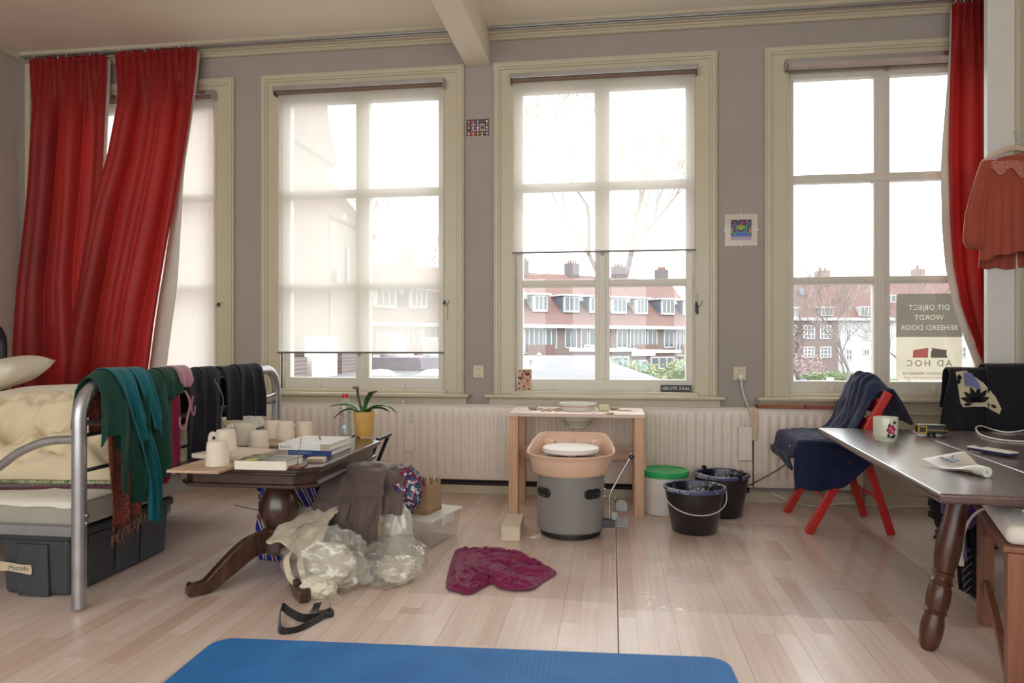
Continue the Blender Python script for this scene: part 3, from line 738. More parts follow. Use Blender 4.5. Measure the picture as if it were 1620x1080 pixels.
for (px, lab) in ((602, 'white domed skylight left of the two under the lowered blind'), (687, 'white domed skylight right of the two under the lowered blind')):
    p = ext(px, 596, RZ); t = thing('dome_skylight', (p.x, p.y, RZ), 0, lab, 'skylight', 'dome skylights')
    MB().lathe([(0.3, 0), (0.3, 0.05), (0.26, 0.08), (0.18, 0.13), (0, 0.15)], (0, 0, 0), 20).build('dome', M_ow, t, smooth=50); MB().box(-0.33, 0.33, -0.33, 0.33, 0, 0.04).build('kerb', M_conc, t)
pp = ext(640, 586, RZ); qq = ext(640, 580, RZ)
m = MB(); m.box(pp.x - 1.2, pp.x + 1.3, pp.y, pp.y + 0.5, RZ, RZ + 0.3); tag(m.build('roof_upstand', mat('grey_felt_upstand', sr(120, 112, 116), 0.8)), 'grey raised kerb across the roof behind the dome skylights', 'kerb')
for (px, py, rr_, hh, lab) in ((622, 578, 0.28, 0.9, 'wide zinc ventilation pipe on the roof'), (682, 574, 0.2, 0.8, 'slim zinc ventilation pipe on the roof at right')):
    p = ext(px, py, RZ); t = thing('ventilation_pipe', (p.x, p.y, RZ), 0, lab, 'pipe')
    MB().lathe([(rr_, 0), (rr_, hh * 0.7), (0, hh * 0.7)], (0, 0, 0), 16).build('pipe', M_zinc, t, smooth=40)
    MB().lathe([(rr_ * 1.25, hh * 0.25), (rr_ * 1.3, hh * 0.32), (rr_ * 1.3, hh * 0.9), (rr_ * 1.1, hh), (0, hh)], (0, 0, 0), 16).build('cowl', M_ow, t, smooth=40)
    MB().box(-rr_ * 1.6, rr_ * 1.6, -rr_ * 1.6, rr_ * 1.6, 0, 0.2).build('kerb', M_lead, t)

# -- right: street side houses
def facing(px, d): return atD(px, 540, d)
d0 = 80.0; o = facing(1240, d0); sc = d0 / FPX
H1 = thing('brick_house', (o.x, o.y, GZ), YAW, 'brown brick house with a tall red tiled roof and chimney across the street', 'house')
def zz(py, d=80.0): return EYE + (540 - py) / FPX * d - GZ
ze = zz(503); zr = zz(440, 84); w1 = (1326 - 1240) * sc
MB().box(-6, w1, 0, 9, 0, ze).build('wall', M_brk, H1)
def tiled(root, x0, x1, ze, zr, dep, yf=0.0):
    sl = math.atan2(zr - ze, dep); ln = math.hypot(dep, zr - ze)
    r_ = MB().box(x0, x1, -0.3, ln, -0.1, 0.05).build('roof', M_tile, root, origin=(0, 0, 0)); r_.location = (0, yf, ze); r_.rotation_euler = (sl, 0, 0)
    MB().box(x0, x1, dep, dep + 4, ze, zr - 0.05).build('rear_block', M_brk, root)
    MB().box(x0, x1, -0.5, 0.0, ze - 0.28, ze + 0.05).build('gutter', M_ow, root)
tiled(H1, -6, w1, ze, zr, 4.0)
c1 = (1318 - 1240) * sc; c2 = (1336 - 1240) * sc
ch = MB().box(c1, c2, 3.6, 5.0, zz(452, 84), zz(428, 84)).build('chimney', mat('chimney_brick_pale', sr(126, 112, 106), 0.85), H1)
for q in range(2): MB().lathe([(0.14, 0), (0.12, 0.35), (0, 0.35)], (c1 + 0.4 + q * 0.6, 4.3, zz(428, 84)), 8).build('pot', mat('chimney_pot', sr(120, 92, 80), 0.8), ch)
for (xa, xb, ya, yb) in ((1252, 1260, 488, 502), (1297, 1316, 487, 500)):
    t_ = MB().box((xa - 1240) * sc, (xb - 1240) * sc, -0.4, 2.5, zz(yb) , zz(ya)).build('dormer', M_ow, H1)
    MB().box((xa - 1240) * sc - 0.15, (xb - 1240) * sc + 0.15, -0.6, 2.5, zz(ya), zz(ya) + 0.12).build('dormer_roof', M_ow, t_)
    n = 2 if xb - xa < 12 else 3
    for q in range(n):
        x0 = (xa - 1240) * sc + ((xb - xa) * sc) * q / n
        MB().box(x0 + 0.08, x0 + (xb - xa) * sc / n - 0.08, -0.44, -0.4, zz(yb) + 0.1, zz(ya) - 0.1).build('pane', M_og, t_)
for (xa, xb) in ((1271, 1289), (1297, 1315), (1244, 1260)):
    for (ya, yb) in ((514, 536), (548, 566)): owin(m, H1, (xa - 1240) * sc, (xb - 1240) * sc, zz(yb), zz(ya), 3, rows=3)
for (xa, ya) in ((1276, 467), (1252, 455)):
    s_ = MB().box((xa - 1240) * sc, (xa + 8 - 1240) * sc, 0, 1.0, 0, 0.08).build('skylight', M_lead, H1, origin=(0, 0, 0)); s_.location = (0, (zz(ya, 82) - ze) / (zr - ze) * 4.0 - 0.5, zz(ya, 82)); s_.rotation_euler = (math.atan2(zr - ze, 4.0), 0, 0)
H2o = facing(1326, d0 + 0.5)
H2 = thing('white_house', (H2o.x, H2o.y, GZ), YAW, 'white rendered house with red roof behind the reversed window sign', 'house')
w2 = (1640 - 1326) * sc; M_render = mat('white_render', sr(158, 158, 160), 0.8)
MB().box(0, w2, 0, 9, 0, ze).build('wall', M_render, H2); tiled(H2, 0, w2, ze, zr, 4.0)
cc = (1484 - 1326) * sc
ch = MB().box(cc - 0.5, cc + 0.6, 3.4, 4.6, zz(450, 84), zz(425, 84)).build('chimney', mat('chimney_brick_pale', sr(126, 112, 106), 0.85), H2)
MB().lathe([(0.18, 0), (0.14, 0.5), (0, 0.5)], (cc, 4.0, zz(425, 84)), 8).build('pot', mat('chimney_pot', sr(120, 92, 80), 0.8), ch)
for (xa, xb, ya, yb, n) in ((1360, 1378, 484, 500, 3), (1400, 1416, 466, 478, 2)):
    t_ = MB().box((xa - 1326) * sc, (xb - 1326) * sc, -0.3, 3, zz(yb), zz(ya)).build('dormer', M_ow, H2)
    for q in range(n):
        x0 = (xa - 1326) * sc + ((xb - xa) * sc) * q / n
        MB().box(x0 + 0.08, x0 + (xb - xa) * sc / n - 0.08, -0.34, -0.3, zz(yb) + 0.1, zz(ya) - 0.1).build('pane', M_og, t_)
for (xa, xb, ya, yb, n, rw) in ((1338, 1346, 520, 538, 2, 2), (1366, 1374, 520, 538, 2, 2), (1338, 1348, 552, 570, 2, 2), (1366, 1376, 552, 562, 2, 1), (1402, 1411, 508, 514, 2, 1), (1402, 1411, 535, 552, 2, 3), (1518, 1528, 508, 530, 2, 2), (1518, 1530, 548, 566, 2, 2)):
    owin(m, H2, (xa - 1326) * sc, (xb - 1326) * sc, zz(yb), zz(ya), n, rows=rw)

# -- bare trees
def tree(name, base, height, lean, label, col, seed, depth=6, spread=0.55, r0=0.25, levels_first=0.35, rmin=0.012):
    rnd = random.Random(seed)
    root = thing(name, base, 0, label, 'tree')
    tr = MB(); br = MB()
    def grow(p, d, L, r, lv):
        n = 3 if lv > 1 else 2; pts = [p.copy()]; q = p.copy(); dd = d.copy()
        for _ in range(n):
            dd = (dd + Vector((rnd.uniform(-1, 1), rnd.uniform(-1, 1), rnd.uniform(-0.4, 0.7))) * 0.16).normalized(); q = q + dd * (L / n); pts.append(q.copy())
        r = max(r, rmin); r1 = max(r * 0.78, rmin)
        (tr if lv >= depth - 0 else br).tube(pts, [lerp(r, r1, i / n) for i in range(n + 1)], 6 if lv > depth - 3 else 3, cap=False)
        if lv <= 0: return
        k = (3 if rnd.random() < 0.55 else 2) if lv > 1 else 3
        for c_ in range(k):
            ax = Vector((rnd.uniform(-1, 1), rnd.uniform(-1, 1), rnd.uniform(-0.25, 0.55))).normalized()
            nd_ = (dd + ax * rnd.uniform(spread * 0.7, spread * 1.5)).normalized()
            s_ = pts[-1] if c_ < 2 else pts[-2]
            grow(s_, nd_, L * rnd.uniform(0.66, 0.9), r1 * (0.72 if c_ else 0.9), lv - 1)
    grow(Vector((0, 0, 0)), Vector((lean, 0, 1)).normalized(), height * levels_first, r0, depth)
    tr.build('trunk', col, root, smooth=60); br.build('branches', col, root, smooth=60)
    return root
M_bark = mat('grey_bark', sr(120, 112, 108), 0.9); M_bark2 = mat('dark_bark', sr(92, 80, 76), 0.9)
p = atD(962, 540, 95); tree('bare_tree', (p.x, p.y, GZ), 27, 0.02, 'large bare tree rising behind the terraced roofs', M_bark, 5, 8, 0.62, 0.7, 0.36, 0.035)
p = atD(618, 540, 80); tree('bare_tree', (p.x, p.y, GZ), 19, -0.02, 'bare tree behind the roofs seen through the lowered blind', M_bark, 11, 7, 0.55, 0.4, 0.3, 0.03)
p = atD(1347, 540, 48); tree('bare_tree', (p.x, p.y, GZ), 9.8, 0.0, 'young bare street tree in front of the white house', M_bark, 21, 7, 0.6, 0.13, 0.28, 0.007)
p = atD(1261, 540, 52); bt = tree('blossom_tree', (p.x, p.y, GZ), 5.2, 0.04, 'small street tree with pale pink blossom before the brick house', M_bark2, 33, 5, 0.7, 0.2, 0.36, 0.01)
rnd = random.Random(4); m = MB()
for k in range(420):
    a_ = rnd.uniform(0, 6.28); rr_ = 1.9 * math.sqrt(rnd.random()); z_ = 2.2 + rnd.random() * 3.4 * (1 - rr_ / 2.6)
    c_ = Vector((rr_ * math.cos(a_) , rr_ * math.sin(a_), z_)); u_ = Vector((rnd.uniform(-1, 1), rnd.uniform(-1, 1), rnd.uniform(-1, 1))).normalized() * 0.045; v_ = u_.orthogonal().normalized() * 0.045
    m.quad(c_ - u_ - v_, c_ + u_ - v_, c_ + u_ + v_, c_ - u_ + v_)
bl = m.build('blossom', mat('pink_blossom', sr(150, 122, 126), 0.8), bt); bl['kind'] = 'stuff'
p = atD(1440, 540, 58); tree('bare_tree', (p.x, p.y, GZ), 11, 0.0, 'bare street tree behind the reversed window sign', M_bark, 44, 6, 0.6, 0.14, 0.28, 0.007)

# -- hedges: leaves cover a rounded core
def hedge(name, base, sx, sy, sz, n, cols, label, seed, rz=0.0):
    rnd = random.Random(seed); root = thing(name, base, rz, label, 'hedge')
    MB().ico((0, 0, sz * 0.5), 1.0, 3, (sx * 0.5, sy * 0.5, sz * 0.48), lambda p: 0.86 + 0.2 * fbm(p.x * 2.5, p.y * 2.5, p.z * 2.5)).build('core', mat('hedge_core', sr(74, 84, 60), 0.9), root)
    for ci, c_ in enumerate(cols):
        m = MB()
        for k in range(n):
            d = Vector((rnd.gauss(0, 1), rnd.gauss(0, 1), rnd.gauss(0, 1) + 0.3)).normalized(); q = rnd.uniform(0.82, 1.08)
            P = Vector((d.x * sx * 0.5 * q, d.y * sy * 0.5 * q, sz * 0.5 + d.z * sz * 0.48 * q)); s_ = rnd.uniform(0.5, 1.0) * 0.14
            u_ = Vector((rnd.uniform(-1, 1), rnd.uniform(-1, 1), rnd.uniform(-1, 1))).normalized() * s_; v_ = u_.orthogonal().normalized() * s_ * 0.6
            m.quad(P - u_, P - v_, P + u_, P + v_)
        lf = m.build('foliage', c_, root); lf['kind'] = 'stuff'
G1 = mat('leaf_green', sr(98, 116, 70), 0.7); G2 = mat('leaf_olive', sr(122, 122, 84), 0.7); G3 = mat('leaf_blue', sr(92, 116, 108), 0.7)
p = atD(1035, 590, 30); hedge('garden_hedge', (p.x - 1.5, p.y, GZ), 5, 3, p.z - GZ + 0.6, 700, (G2, G3), 'blue-green shrub beyond the flat roof coping', 1)
p = atD(1078, 582, 38); hedge('garden_hedge', (p.x + 1, p.y + 2, GZ), 6.5, 4, p.z - GZ + 0.5, 700, (G1, G2), 'olive green shrub at the right of the garden', 2)
p = atD(1000, 575, 44); hedge('garden_hedge', (p.x, p.y, GZ), 5, 3, p.z - GZ, 500, (G2, G1), 'pale shrub in front of the garden sheds', 3)
p = atD(1320, 585, 70); hedge('street_hedge', (p.x, p.y, GZ), 9, 2, 1.7, 700, (G1, G1), 'clipped green hedge along the street', 6, YAW)
p = atD(1352, 588, 66); hedge('street_hedge', (p.x + 1.5, p.y, GZ), 5, 2, 1.5, 500, (G1, G2), 'green hedge at the foot of the bare street tree', 8, YAW)
# white barrier and parked car
p = atD(1291, 590, 60); t = thing('barrier', (p.x, p.y, GZ), YAW, 'white tubular barrier by the street hedge', 'barrier')
MB().tube([(-1.2, 0, 0), (-1.2, 0, 1.15), (1.1, 0, 1.35), (1.1, 0, 0)], 0.07, 8).build('frame', M_ow, t); MB().box(0.9, 1.5, -0.05, 0.05, 0.3, 1.6).build('panel', M_ow, t); MB().box(-1.95, -1.8, -0.05, 0.05, 0, 1.7).build('post', M_ow, t)
p = atD(1254, 598, 62); t = thing('parked_car', (p.x, p.y, GZ), YAW + 0.3, 'dark blue parked car at the street edge', 'car')
body = [(-2.0, 0.3), (2.0, 0.3), (2.05, 0.75), (1.3, 0.9), (0.8, 1.4), (-0.9, 1.45), (-1.7, 0.95), (-2.05, 0.8)]
MB().hexa([(x, -0.8, z) for x, z in body], [(x, 0.8, z) for x, z in body]).build('body', mat('blue_car_paint', sr(70, 82, 110), 0.3, coat=0.5), t, bev=0.06)
MB().hexa([(x, -0.82, z) for x, z in ((0.75, 0.92), (0.65, 1.32), (-0.8, 1.36), (-1.4, 0.95))], [(x, 0.82, z) for x, z in ((0.75, 0.92), (0.65, 1.32), (-0.8, 1.36), (-1.4, 0.95))]).build('window', M_og, t)
for sx in (-1.25, 1.25):
    for sy in (-0.8, 0.8): MB().tube([(sx, sy - 0.08, 0.32), (sx, sy + 0.08, 0.32)], 0.32, 16).build('wheel', M_black, t)
MB().box(1.98, 2.07, -0.7, -0.4, 0.65, 0.8).build('tail_light', mat('red_lamp', sr(150, 40, 36), 0.3), t)
# ------------------------------------------------------------------ the bed
BXF, BY0, BY1, BZ = -2.06, 2.50, 4.14, 0.88
bed = thing('metal_bed', (-3.0, 3.3, 0), 0, 'silver tubular metal bed with white mattress against the left wall', 'bed')
def arch(x, y0, y1, zt, R_=0.13, n=6):
    pts = [(x, y0, 0.012), (x, y0, 0.3), (x, y0, zt - R_)]
    pts += [(x, y0 + R_ - R_ * math.cos(k * math.pi / 2 / n), zt - R_ + R_ * math.sin(k * math.pi / 2 / n)) for k in range(1, n + 1)]
    pts += [(x, y1 - R_ + R_ * math.sin(k * math.pi / 2 / n), zt - R_ + R_ * math.cos(k * math.pi / 2 / n)) for k in range(0, n + 1)]
    pts += [(x, y1, 0.3), (x, y1, 0.012)]
    return pts
fe = WB(bed).tube(arch(BXF, BY0, BY1, BZ), 0.027, 14).build('foot_end', M_steel, bed, smooth=50)
WB(bed).tube(arch(-3.97, BY0, BY1, 1.165), 0.027, 14).build('head_end', M_tubedark, bed, smooth=50)
for z in (0.68, 0.54): WB(bed).tube([(BXF, BY0, z), (BXF, BY1, z)], 0.008, 8).build('rod', M_tubedark, bed, smooth=50)
WB(bed).tube(spline([(BXF, BY1, 0.735), (BXF, BY1 - 0.2, 0.715), (BXF, 3.3, 0.69), (BXF, BY0 + 0.2, 0.715), (BXF, BY0, 0.735)], 5), 0.012, 8).build('curved_rod', M_steel, bed, smooth=50)
for z in (1.03, 0.9): WB(bed).tube([(-3.97, BY0, z), (-3.97, BY1, z)], 0.011, 8).build('rod', M_tubedark, bed, smooth=50)
for py in (700, 722): pass
WB(bed).tube(spline([(BXF, BY0, 0.665), (-2.14, BY0, 0.664), (-2.22, BY0 - 0.005, 0.652), (-2.32, BY0 - 0.01, 0.61), (-2.40, BY0 - 0.01, 0.555), (-2.48, BY0 - 0.01, 0.51), (-2.6, BY0 - 0.01, 0.48), (-3.4, BY0, 0.47), (-3.97, BY0, 0.47)], 6), 0.017, 12).build('side_guard', M_steel, bed, smooth=50)
for y in (BY0 + 0.01, BY1 - 0.01): WB(bed).box(-3.95, BXF, y - 0.015, y + 0.015, 0.285, 0.325).build('side_rail', mat('grey_rail', sr(150, 152, 156), 0.4, 0.5), bed, bev=0.004)
for k in range(9): xx = -3.8 + k * 0.2; WB(bed).box(xx - 0.03, xx + 0.03, BY0, BY1, 0.292, 0.304).build('slat', mat('grey_rail', sr(150, 152, 156), 0.4, 0.5), bed)
for z in (0.40, 0.37): WB(bed).tube([(BXF + 0.02, BY0 + 0.005, z - 0.03), (BXF + 0.034, BY0 + 0.005, z - 0.03)], 0.006, 8).build('bolt', M_chrome, bed)
# mattress lies on the frame
M_sheet = fabric('white_sheet', sr(226, 220, 208), var=0.05, sheen=0.1)
mt = thing('mattress', (-3.0, 3.3, 0.306), 0, 'white mattress with a grey side lying on the metal bed', 'mattress')
WB(mt).box(-3.93, BXF - 0.035, BY0 + 0.03, BY1 - 0.03, 0.308, 0.405).build('core', fabric('mattress_ticking', sr(164, 158, 146), var=0.05), mt, bev=0.02, seg=3)
def sheet_fn(u, v):
    x = lerp(-3.92, BXF - 0.04, u); y = lerp(BY0 + 0.022, BY1 - 0.03, v)
    e = min(u, 1 - u, v, 1 - v)
    z = 0.408 + 0.012 * sstep(0, 0.04, e) + 0.010 * max(0, ridged(x * 3.2 + y, y * 5 - x * 1.5)) ** 2 * sstep(0, .05, e)
    if v < 0.012: z = 0.392 + 0.01 * fbm(x * 5, 0)
    return (x, y, z)
WB(mt).grid(sheet_fn, 60, 70).build('fitted_sheet', M_sheet, mt, smooth=180, solid=0.003)
# duvet: crumpled cream mound
M_duvet = fabric('cream_duvet', sr(226, 210, 178), var=0.07, sheen=0.2)
dv = thing('duvet', (-3.0, 3.4, 0.42), 0, 'crumpled cream duvet with a green patterned edge on the bed', 'duvet')
def duv(x, y):
    near = 2.66 + 0.14 * sstep(-3.0, -2.1, x) + 0.02 * math.sin(x * 9)
    e = (y - near); f_ = sstep(0.0, 0.42, e)
    z = 0.437 + 0.055 * sstep(0, 0.05, e) + 0.15 * f_ * (1 - 0.35 * sstep(3.25, 3.55, y)) * (1 - 0.45 * sstep(-2.65, -2.1, x)) - 0.05 * sstep(3.6, 4.1, y)
    w = ridged(x * 2.3 + 0.8 * y, y * 2.2 - 0.7 * x + 4.0, 0.0, 3); w2 = ridged(x * 5.5 - y * 3, y * 4.4 + x * 2.0, 3.0, 2)
    return z + (0.19 * (w - 0.4) + 0.10 * (w2 - 0.4) + 0.04 * (ridged(x * 10 + y * 4, y * 9 - x * 6, 8.0, 1) - 0.4)) * sstep(0.0, 0.12, e) * (1 - 0.3 * sstep(3.5, 3.9, y))
def dfn(u, v):
    x = lerp(-3.85, -2.125, u); near = 2.66 + 0.14 * sstep(-3.0, -2.1, x) + 0.02 * math.sin(x * 9)
    y = lerp(near, 4.06, v); z = max(0.434, duv(x, y))
    if u > 0.985: z = 0.437
    return (x, y, z)
WB(dv).grid(dfn, 110, 100).build('cover', M_duvet, dv, smooth=180, solid=0.012)
M_gpat = m_pattern('green_leaf_print', [sr(52, 78, 34), sr(118, 138, 78), sr(206, 204, 172), sr(70, 96, 44), sr(38, 52, 26)], 70)
def edge(u, v):
    x = lerp(-3.8, -2.13, u); near = 2.66 + 0.14 * sstep(-3.0, -2.1, x) + 0.02 * math.sin(x * 9)
    return (x, near - 0.004 - 0.012 * math.sin(v * math.pi), 0.434 + 0.016 * v)
WB(dv).grid(edge, 60, 3).build('patterned_edge', M_gpat, dv, smooth=180, solid=0.006)
bk = thing('blanket', (-2.6, 3.2, 0.42), 0, 'dark maroon blanket peeking out under the duvet edge', 'blanket')
def bfn(u, v):
    x = lerp(-2.75, -2.112, u); y = lerp(2.60 + 0.16 * u, 3.9, v); return (x, y, 0.4265 + 0.006 * sstep(0, 0.05, v) + 0.002 * fbm(x * 9, y * 9))
WB(bk).grid(bfn, 30, 30).build('cloth', fabric('maroon_blanket', sr(92, 50, 58), var=0.15), bk, smooth=180, solid=0.005)
M_pil = fabric('cream_pillowcase', sr(232, 225, 206), var=0.04, sheen=0.1)
p1 = thing('pillow', (-3.20, 3.62, 0.625), 0, 'cream pillow lying flat on the duvet', 'pillow', 'pillows on the bed')
pillow(MB(), (0, 0, 0.085), 0.62, 0.46, 0.17, rad(8), (rad(3), rad(-2))).build('case', M_pil, p1, smooth=180)
def piping(root, c, sx, sy, rz, tilt):
    M = Matrix.Rotation(rz, 3, 'Z') @ Matrix.Rotation(tilt[0], 3, 'X') @ Matrix.Rotation(tilt[1], 3, 'Y'); pts = []
    for (a, b_) in ((-1, -1), (0, -0.94), (1, -1), (0.94, 0), (1, 1), (0, 0.94), (-1, 1), (-0.94, 0)): pts.append(Vector(c) + M @ Vector((a * sx / 2, b_ * sy / 2, 0)))
    WBp = MB(); WBp.tube(spline(pts, 5, True), 0.005, 6, closed=True).build('seam', M_gpat, root, smooth=60)
piping(p1, (0, 0, 0.085), 0.62, 0.46, rad(8), (rad(3), rad(-2)))
p2 = thing('pillow', (-3.72, 3.72, 0.76), 0, 'cream pillow propped up on the other pillow at the head of the bed', 'pillow', 'pillows on the bed')
pillow(MB(), (0, 0, 0.06), 0.66, 0.46, 0.18, rad(14), (rad(5), rad(-16)), seed=3.0).build('case', M_pil, p2, smooth=180)
t = thing('folded_sheet', (-2.2, 3.98, 0.42), 0, 'white folded sheet on the far foot corner of the bed', 'sheet')
def fsh(u, v): return Vector((lerp(-0.1, 0.1, u), lerp(-0.16, 0.14, v), 0.02 + 0.2 * math.sin(math.pi * min(1, max(0, u))) ** 0.4 * (0.6 + 0.4 * math.sin(v * 2.6)) + 0.01 * fbm(u * 5, v * 5)))
MB().grid(fsh, 24, 24).build('cloth', M_sheet, t, smooth=180, solid=0.006)

# storage crates under the bed
def crate(x0, x1, y0, y1, h, label, m_body, lid=True):
    t = thing('storage_crate', ((x0 + x1) / 2, (y0 + y1) / 2, 0.0), 0, label, 'crate')
    hx, hy = (x1 - x0) / 2, (y1 - y0) / 2; ti = 0.018
    m = MB()
    def ring(z, k): return [(-hx + k, -hy + k, z), (hx - k, -hy + k, z), (hx - k, hy - k, z), (-hx + k, hy - k, z)]
    m.hexa(ring(0.004, ti), ring(h - 0.03, 0.006)); m.build('body', m_body, t, bev=0.02, seg=3)
    for s in (-1, 1):
        for q in (-0.5, 0.0, 0.5): MB().hexa([(s * (hx - 0.013), q * hy - 0.05, 0.02), (s * (hx - 0.009), q * hy - 0.05, 0.02), (s * (hx - 0.009), q * hy + 0.05, 0.02), (s * (hx - 0.013), q * hy + 0.05, 0.02)], [(s * (hx - 0.006), q * hy - 0.05, h - 0.04), (s * (hx + 0.001), q * hy - 0.05, h - 0.04), (s * (hx + 0.001), q * hy + 0.05, h - 0.04), (s * (hx - 0.006), q * hy + 0.05, h - 0.04)]).build('rib', m_body, t, bev=0.002)
        MB().hexa([(-0.07, s * (hy - 0.016), 0.004), (0.07, s * (hy - 0.016), 0.004), (0.07, s * (hy - 0.002), 0.004), (-0.07, s * (hy - 0.002), 0.004)], [(-0.07, s * (hy - 0.007), h - 0.05), (0.07, s * (hy - 0.007), h - 0.05), (0.07, s * (hy + 0.004), h - 0.05), (-0.07, s * (hy + 0.004), h - 0.05)]).build('handle_panel', m_body, t, bev=0.004)
    MB().box(-hx - 0.008, hx + 0.008, -hy - 0.008, hy + 0.008, h - 0.035, h).build('lid', m_body, t, bev=0.008)
    return t
M_crate = mat('dark_grey_plastic', sr(62, 66, 70), 0.5, bmp=0.05, bscale=300)
cr = crate(-2.52, -2.19, 2.60, 3.28, 0.27, 'dark grey plastic storage crate with a paper label under the bed', M_crate)
m = MB(); pts = [(-0.145, 0.118), (-0.14, 0.145), (-0.10, 0.142), (-0.05, 0.136), (0.0, 0.135), (0.005, 0.11), (0.0, 0.095), (-0.05, 0.102), (-0.1, 0.108), (-0.14, 0.105)]
yl = -0.346
m.hexa([(x, yl - 0.0014, z) for x, z in pts], [(x, yl - 0.0004, z) for x, z in pts]); lb = m.build('label', mat('masking_tape', sr(206, 188, 160), 0.8), cr)
text_mesh('Mazzelic', 0.028, mat('pen_ink', sr(74, 66, 60), 0.8), 'handwriting', lb, Matrix.Translation((-0.055, yl - 0.0018, 0.12)) @ Matrix.Rotation(rad(90), 4, 'X'), 0.0002)
crate(-3.0, -2.64, 3.42, 4.0, 0.27, 'blue-grey storage crate at the far end under the bed', mat('blue_grey_plastic', sr(112, 128, 140), 0.5))

# ------------------------------------------------------------------ clothes over the foot end
def drape(m, y0, y1, Lf, Lb, r=0.034, amp=0.02, freq=3.0, seed=0.0, nu=40, nv=44, shift=None, taper=None, X=BXF, Z=BZ, face=1):
    q = r * math.pi / 2
    def fn(u, v):
        lf = Lf(u) if callable(Lf) else Lf; lb = Lb(u) if callable(Lb) else Lb
        t = lerp(-lb, lf, v); a_ = abs(t)
        y = lerp(y0, y1, u); yc = (y0 + y1) / 2; fall = sstep(0.0, 0.3, a_)
        if taper: y = yc + (y - yc) * lerp(1.0, taper, fall)
        fold = math.sin(6.283 * freq * u + seed + 1.5 * noise.noise((u * 2.3 + seed, 0.5 * a_ * 4, seed)))
        fold2 = noise.noise((u * 7 + seed * 3, a_ * 3.0, 1.7 + seed))
        am = amp * (0.18 + 0.82 * sstep(0.0, 0.22, a_))
        if a_ < q:
            th = t / r; x = math.sin(th) * r; z = math.cos(th) * r
            x += (0.25 * am * fold) * (1 if t > 0 else -1) * abs(math.sin(th)); z += 0.18 * am * (fold + 1)
        else:
            sg = 1 if t > 0 else -1
            x = sg * (r + am * (0.55 + 0.5 * fold + 0.45 * fold2)); z = -(a_ - q)
        y += 0.5 * am * math.cos(6.283 * freq * u + seed) + 0.012 * fall * noise.noise((u * 4 + seed, a_ * 4, 9.0))
        if shift: y += shift(u, t)
        zb = Z
        if X == BXF and y < BY0 + 0.13: k_ = max(0.0, min(1.0, (BY0 + 0.13 - y) / 0.13)); zb = Z - 0.13 * (1 - math.sqrt(max(0.0, 1 - k_ * k_)))
        return (X + face * x, y, zb + z)
    m.grid(fn, nu, nv); return m
M_green = fabric('dark_green_knit', sr(18, 62, 50), var=0.2, sheen=0.08)
M_teal = fabric('teal_cotton', sr(14, 96, 106), var=0.15, sheen=0.12)
M_crim = fabric('crimson_lace', sr(140, 20, 62), var=0.35, weave=220, bmp=0.8)
M_pink = fabric('dusty_pink_satin', sr(160, 106, 122), rough=0.5, var=0.1)
M_navy = fabric('black_navy_denim', sr(26, 25, 36), var=0.2, sheen=0.04)
M_scarf = m_pattern('rust_paisley_print', [sr(96, 34, 26), sr(126, 52, 34), sr(60, 30, 28), sr(150, 70, 46), sr(70, 46, 40)], 38)
# rust scarf with fringe, innermost
t = thing('fringed_scarf', (BXF + 0.03, 2.62, 0.2), 0, 'rust red patterned scarf with brown fringe hanging under the green sweater', 'scarf')
drape(WB(t), 2.60, 2.78, lambda u: 0.665 - 0.05 * u, 0.25, 0.030, 0.014, 2.0, 1.0, 26, 40, shift=lambda u, tt: 0.03 * sstep(0.2, 0.6, tt)).build('cloth', M_scarf, t, smooth=180, solid=0.003)
M_fr = mat('fringe_yarn', sr(92, 66, 48), 0.9)
for k in range(18):
    u = k / 17; y = lerp(2.62, 2.82, u); z = BZ - 0.62 + 0.05 * u; x = BXF + 0.05 + 0.012 * math.sin(k * 2.1)
    WB(t).tube([(x, y, z), (x + 0.006 * math.sin(k), y + 0.008 * math.sin(k * 3.3), z - 0.025), (x + 0.01 * math.sin(k * 1.7), y + 0.016 * math.sin(k * 2.3), z - 0.05 - 0.01 * math.sin(k * 5))], [0.004, 0.005, 0.002], 5).build('fringe', M_fr, t)
t = thing('crimson_scarf', (BXF + 0.03, 2.98, 0.3), 0, 'crimson lace scarf hanging behind the green sweater', 'scarf')
drape(WB(t), 2.86, 3.085, lambda u: 0.50 + 0.03 * math.sin(u * 14), 0.2, 0.029, 0.016, 3.0, 2.0, 30, 36).build('cloth', M_crim, t, smooth=180, solid=0.004)
# green sweater
t = thing('green_sweater', (BXF + 0.05, 2.78, 0.3), 0, 'dark green knitted sweater hung over the foot end of the bed', 'sweater')
drape(WB(t), 2.64, 3.02, lambda u: 0.50 + 0.03 * math.sin(u * 5) + 0.025 * u, 0.26, 0.040, 0.030, 2.6, 0.4, 60, 50).build('body', M_green, t, smooth=180, solid=0.006)
drape(WB(t), 2.555, 2.71, lambda u: 0.285 + 0.01 * u, 0.22, 0.050, 0.022, 1.2, 3.2, 26, 36, taper=1.12).build('sleeve', M_green, t, smooth=180, solid=0.006)
drape(WB(t), 2.955, 3.09, lambda u: 0.155 + 0.015 * math.sin(u * 4), 0.2, 0.048, 0.020, 1.1, 5.2, 24, 30, taper=1.1).build('sleeve', M_green, t, smooth=180, solid=0.006)
drape(WB(t), 2.66, 2.84, lambda u: 0.575 + 0.02 * u, 0.05, 0.036, 0.024, 1.3, 4.1, 24, 34, shift=lambda u, tt: 0.10 * sstep(0.25, 0.6, tt)).build('hem', M_green, t, smooth=180, solid=0.006)
t = thing('teal_scarf', (BXF + 0.06, 2.8, 0.2), 0, 'long teal cotton scarf twisted over the green sweater', 'scarf')
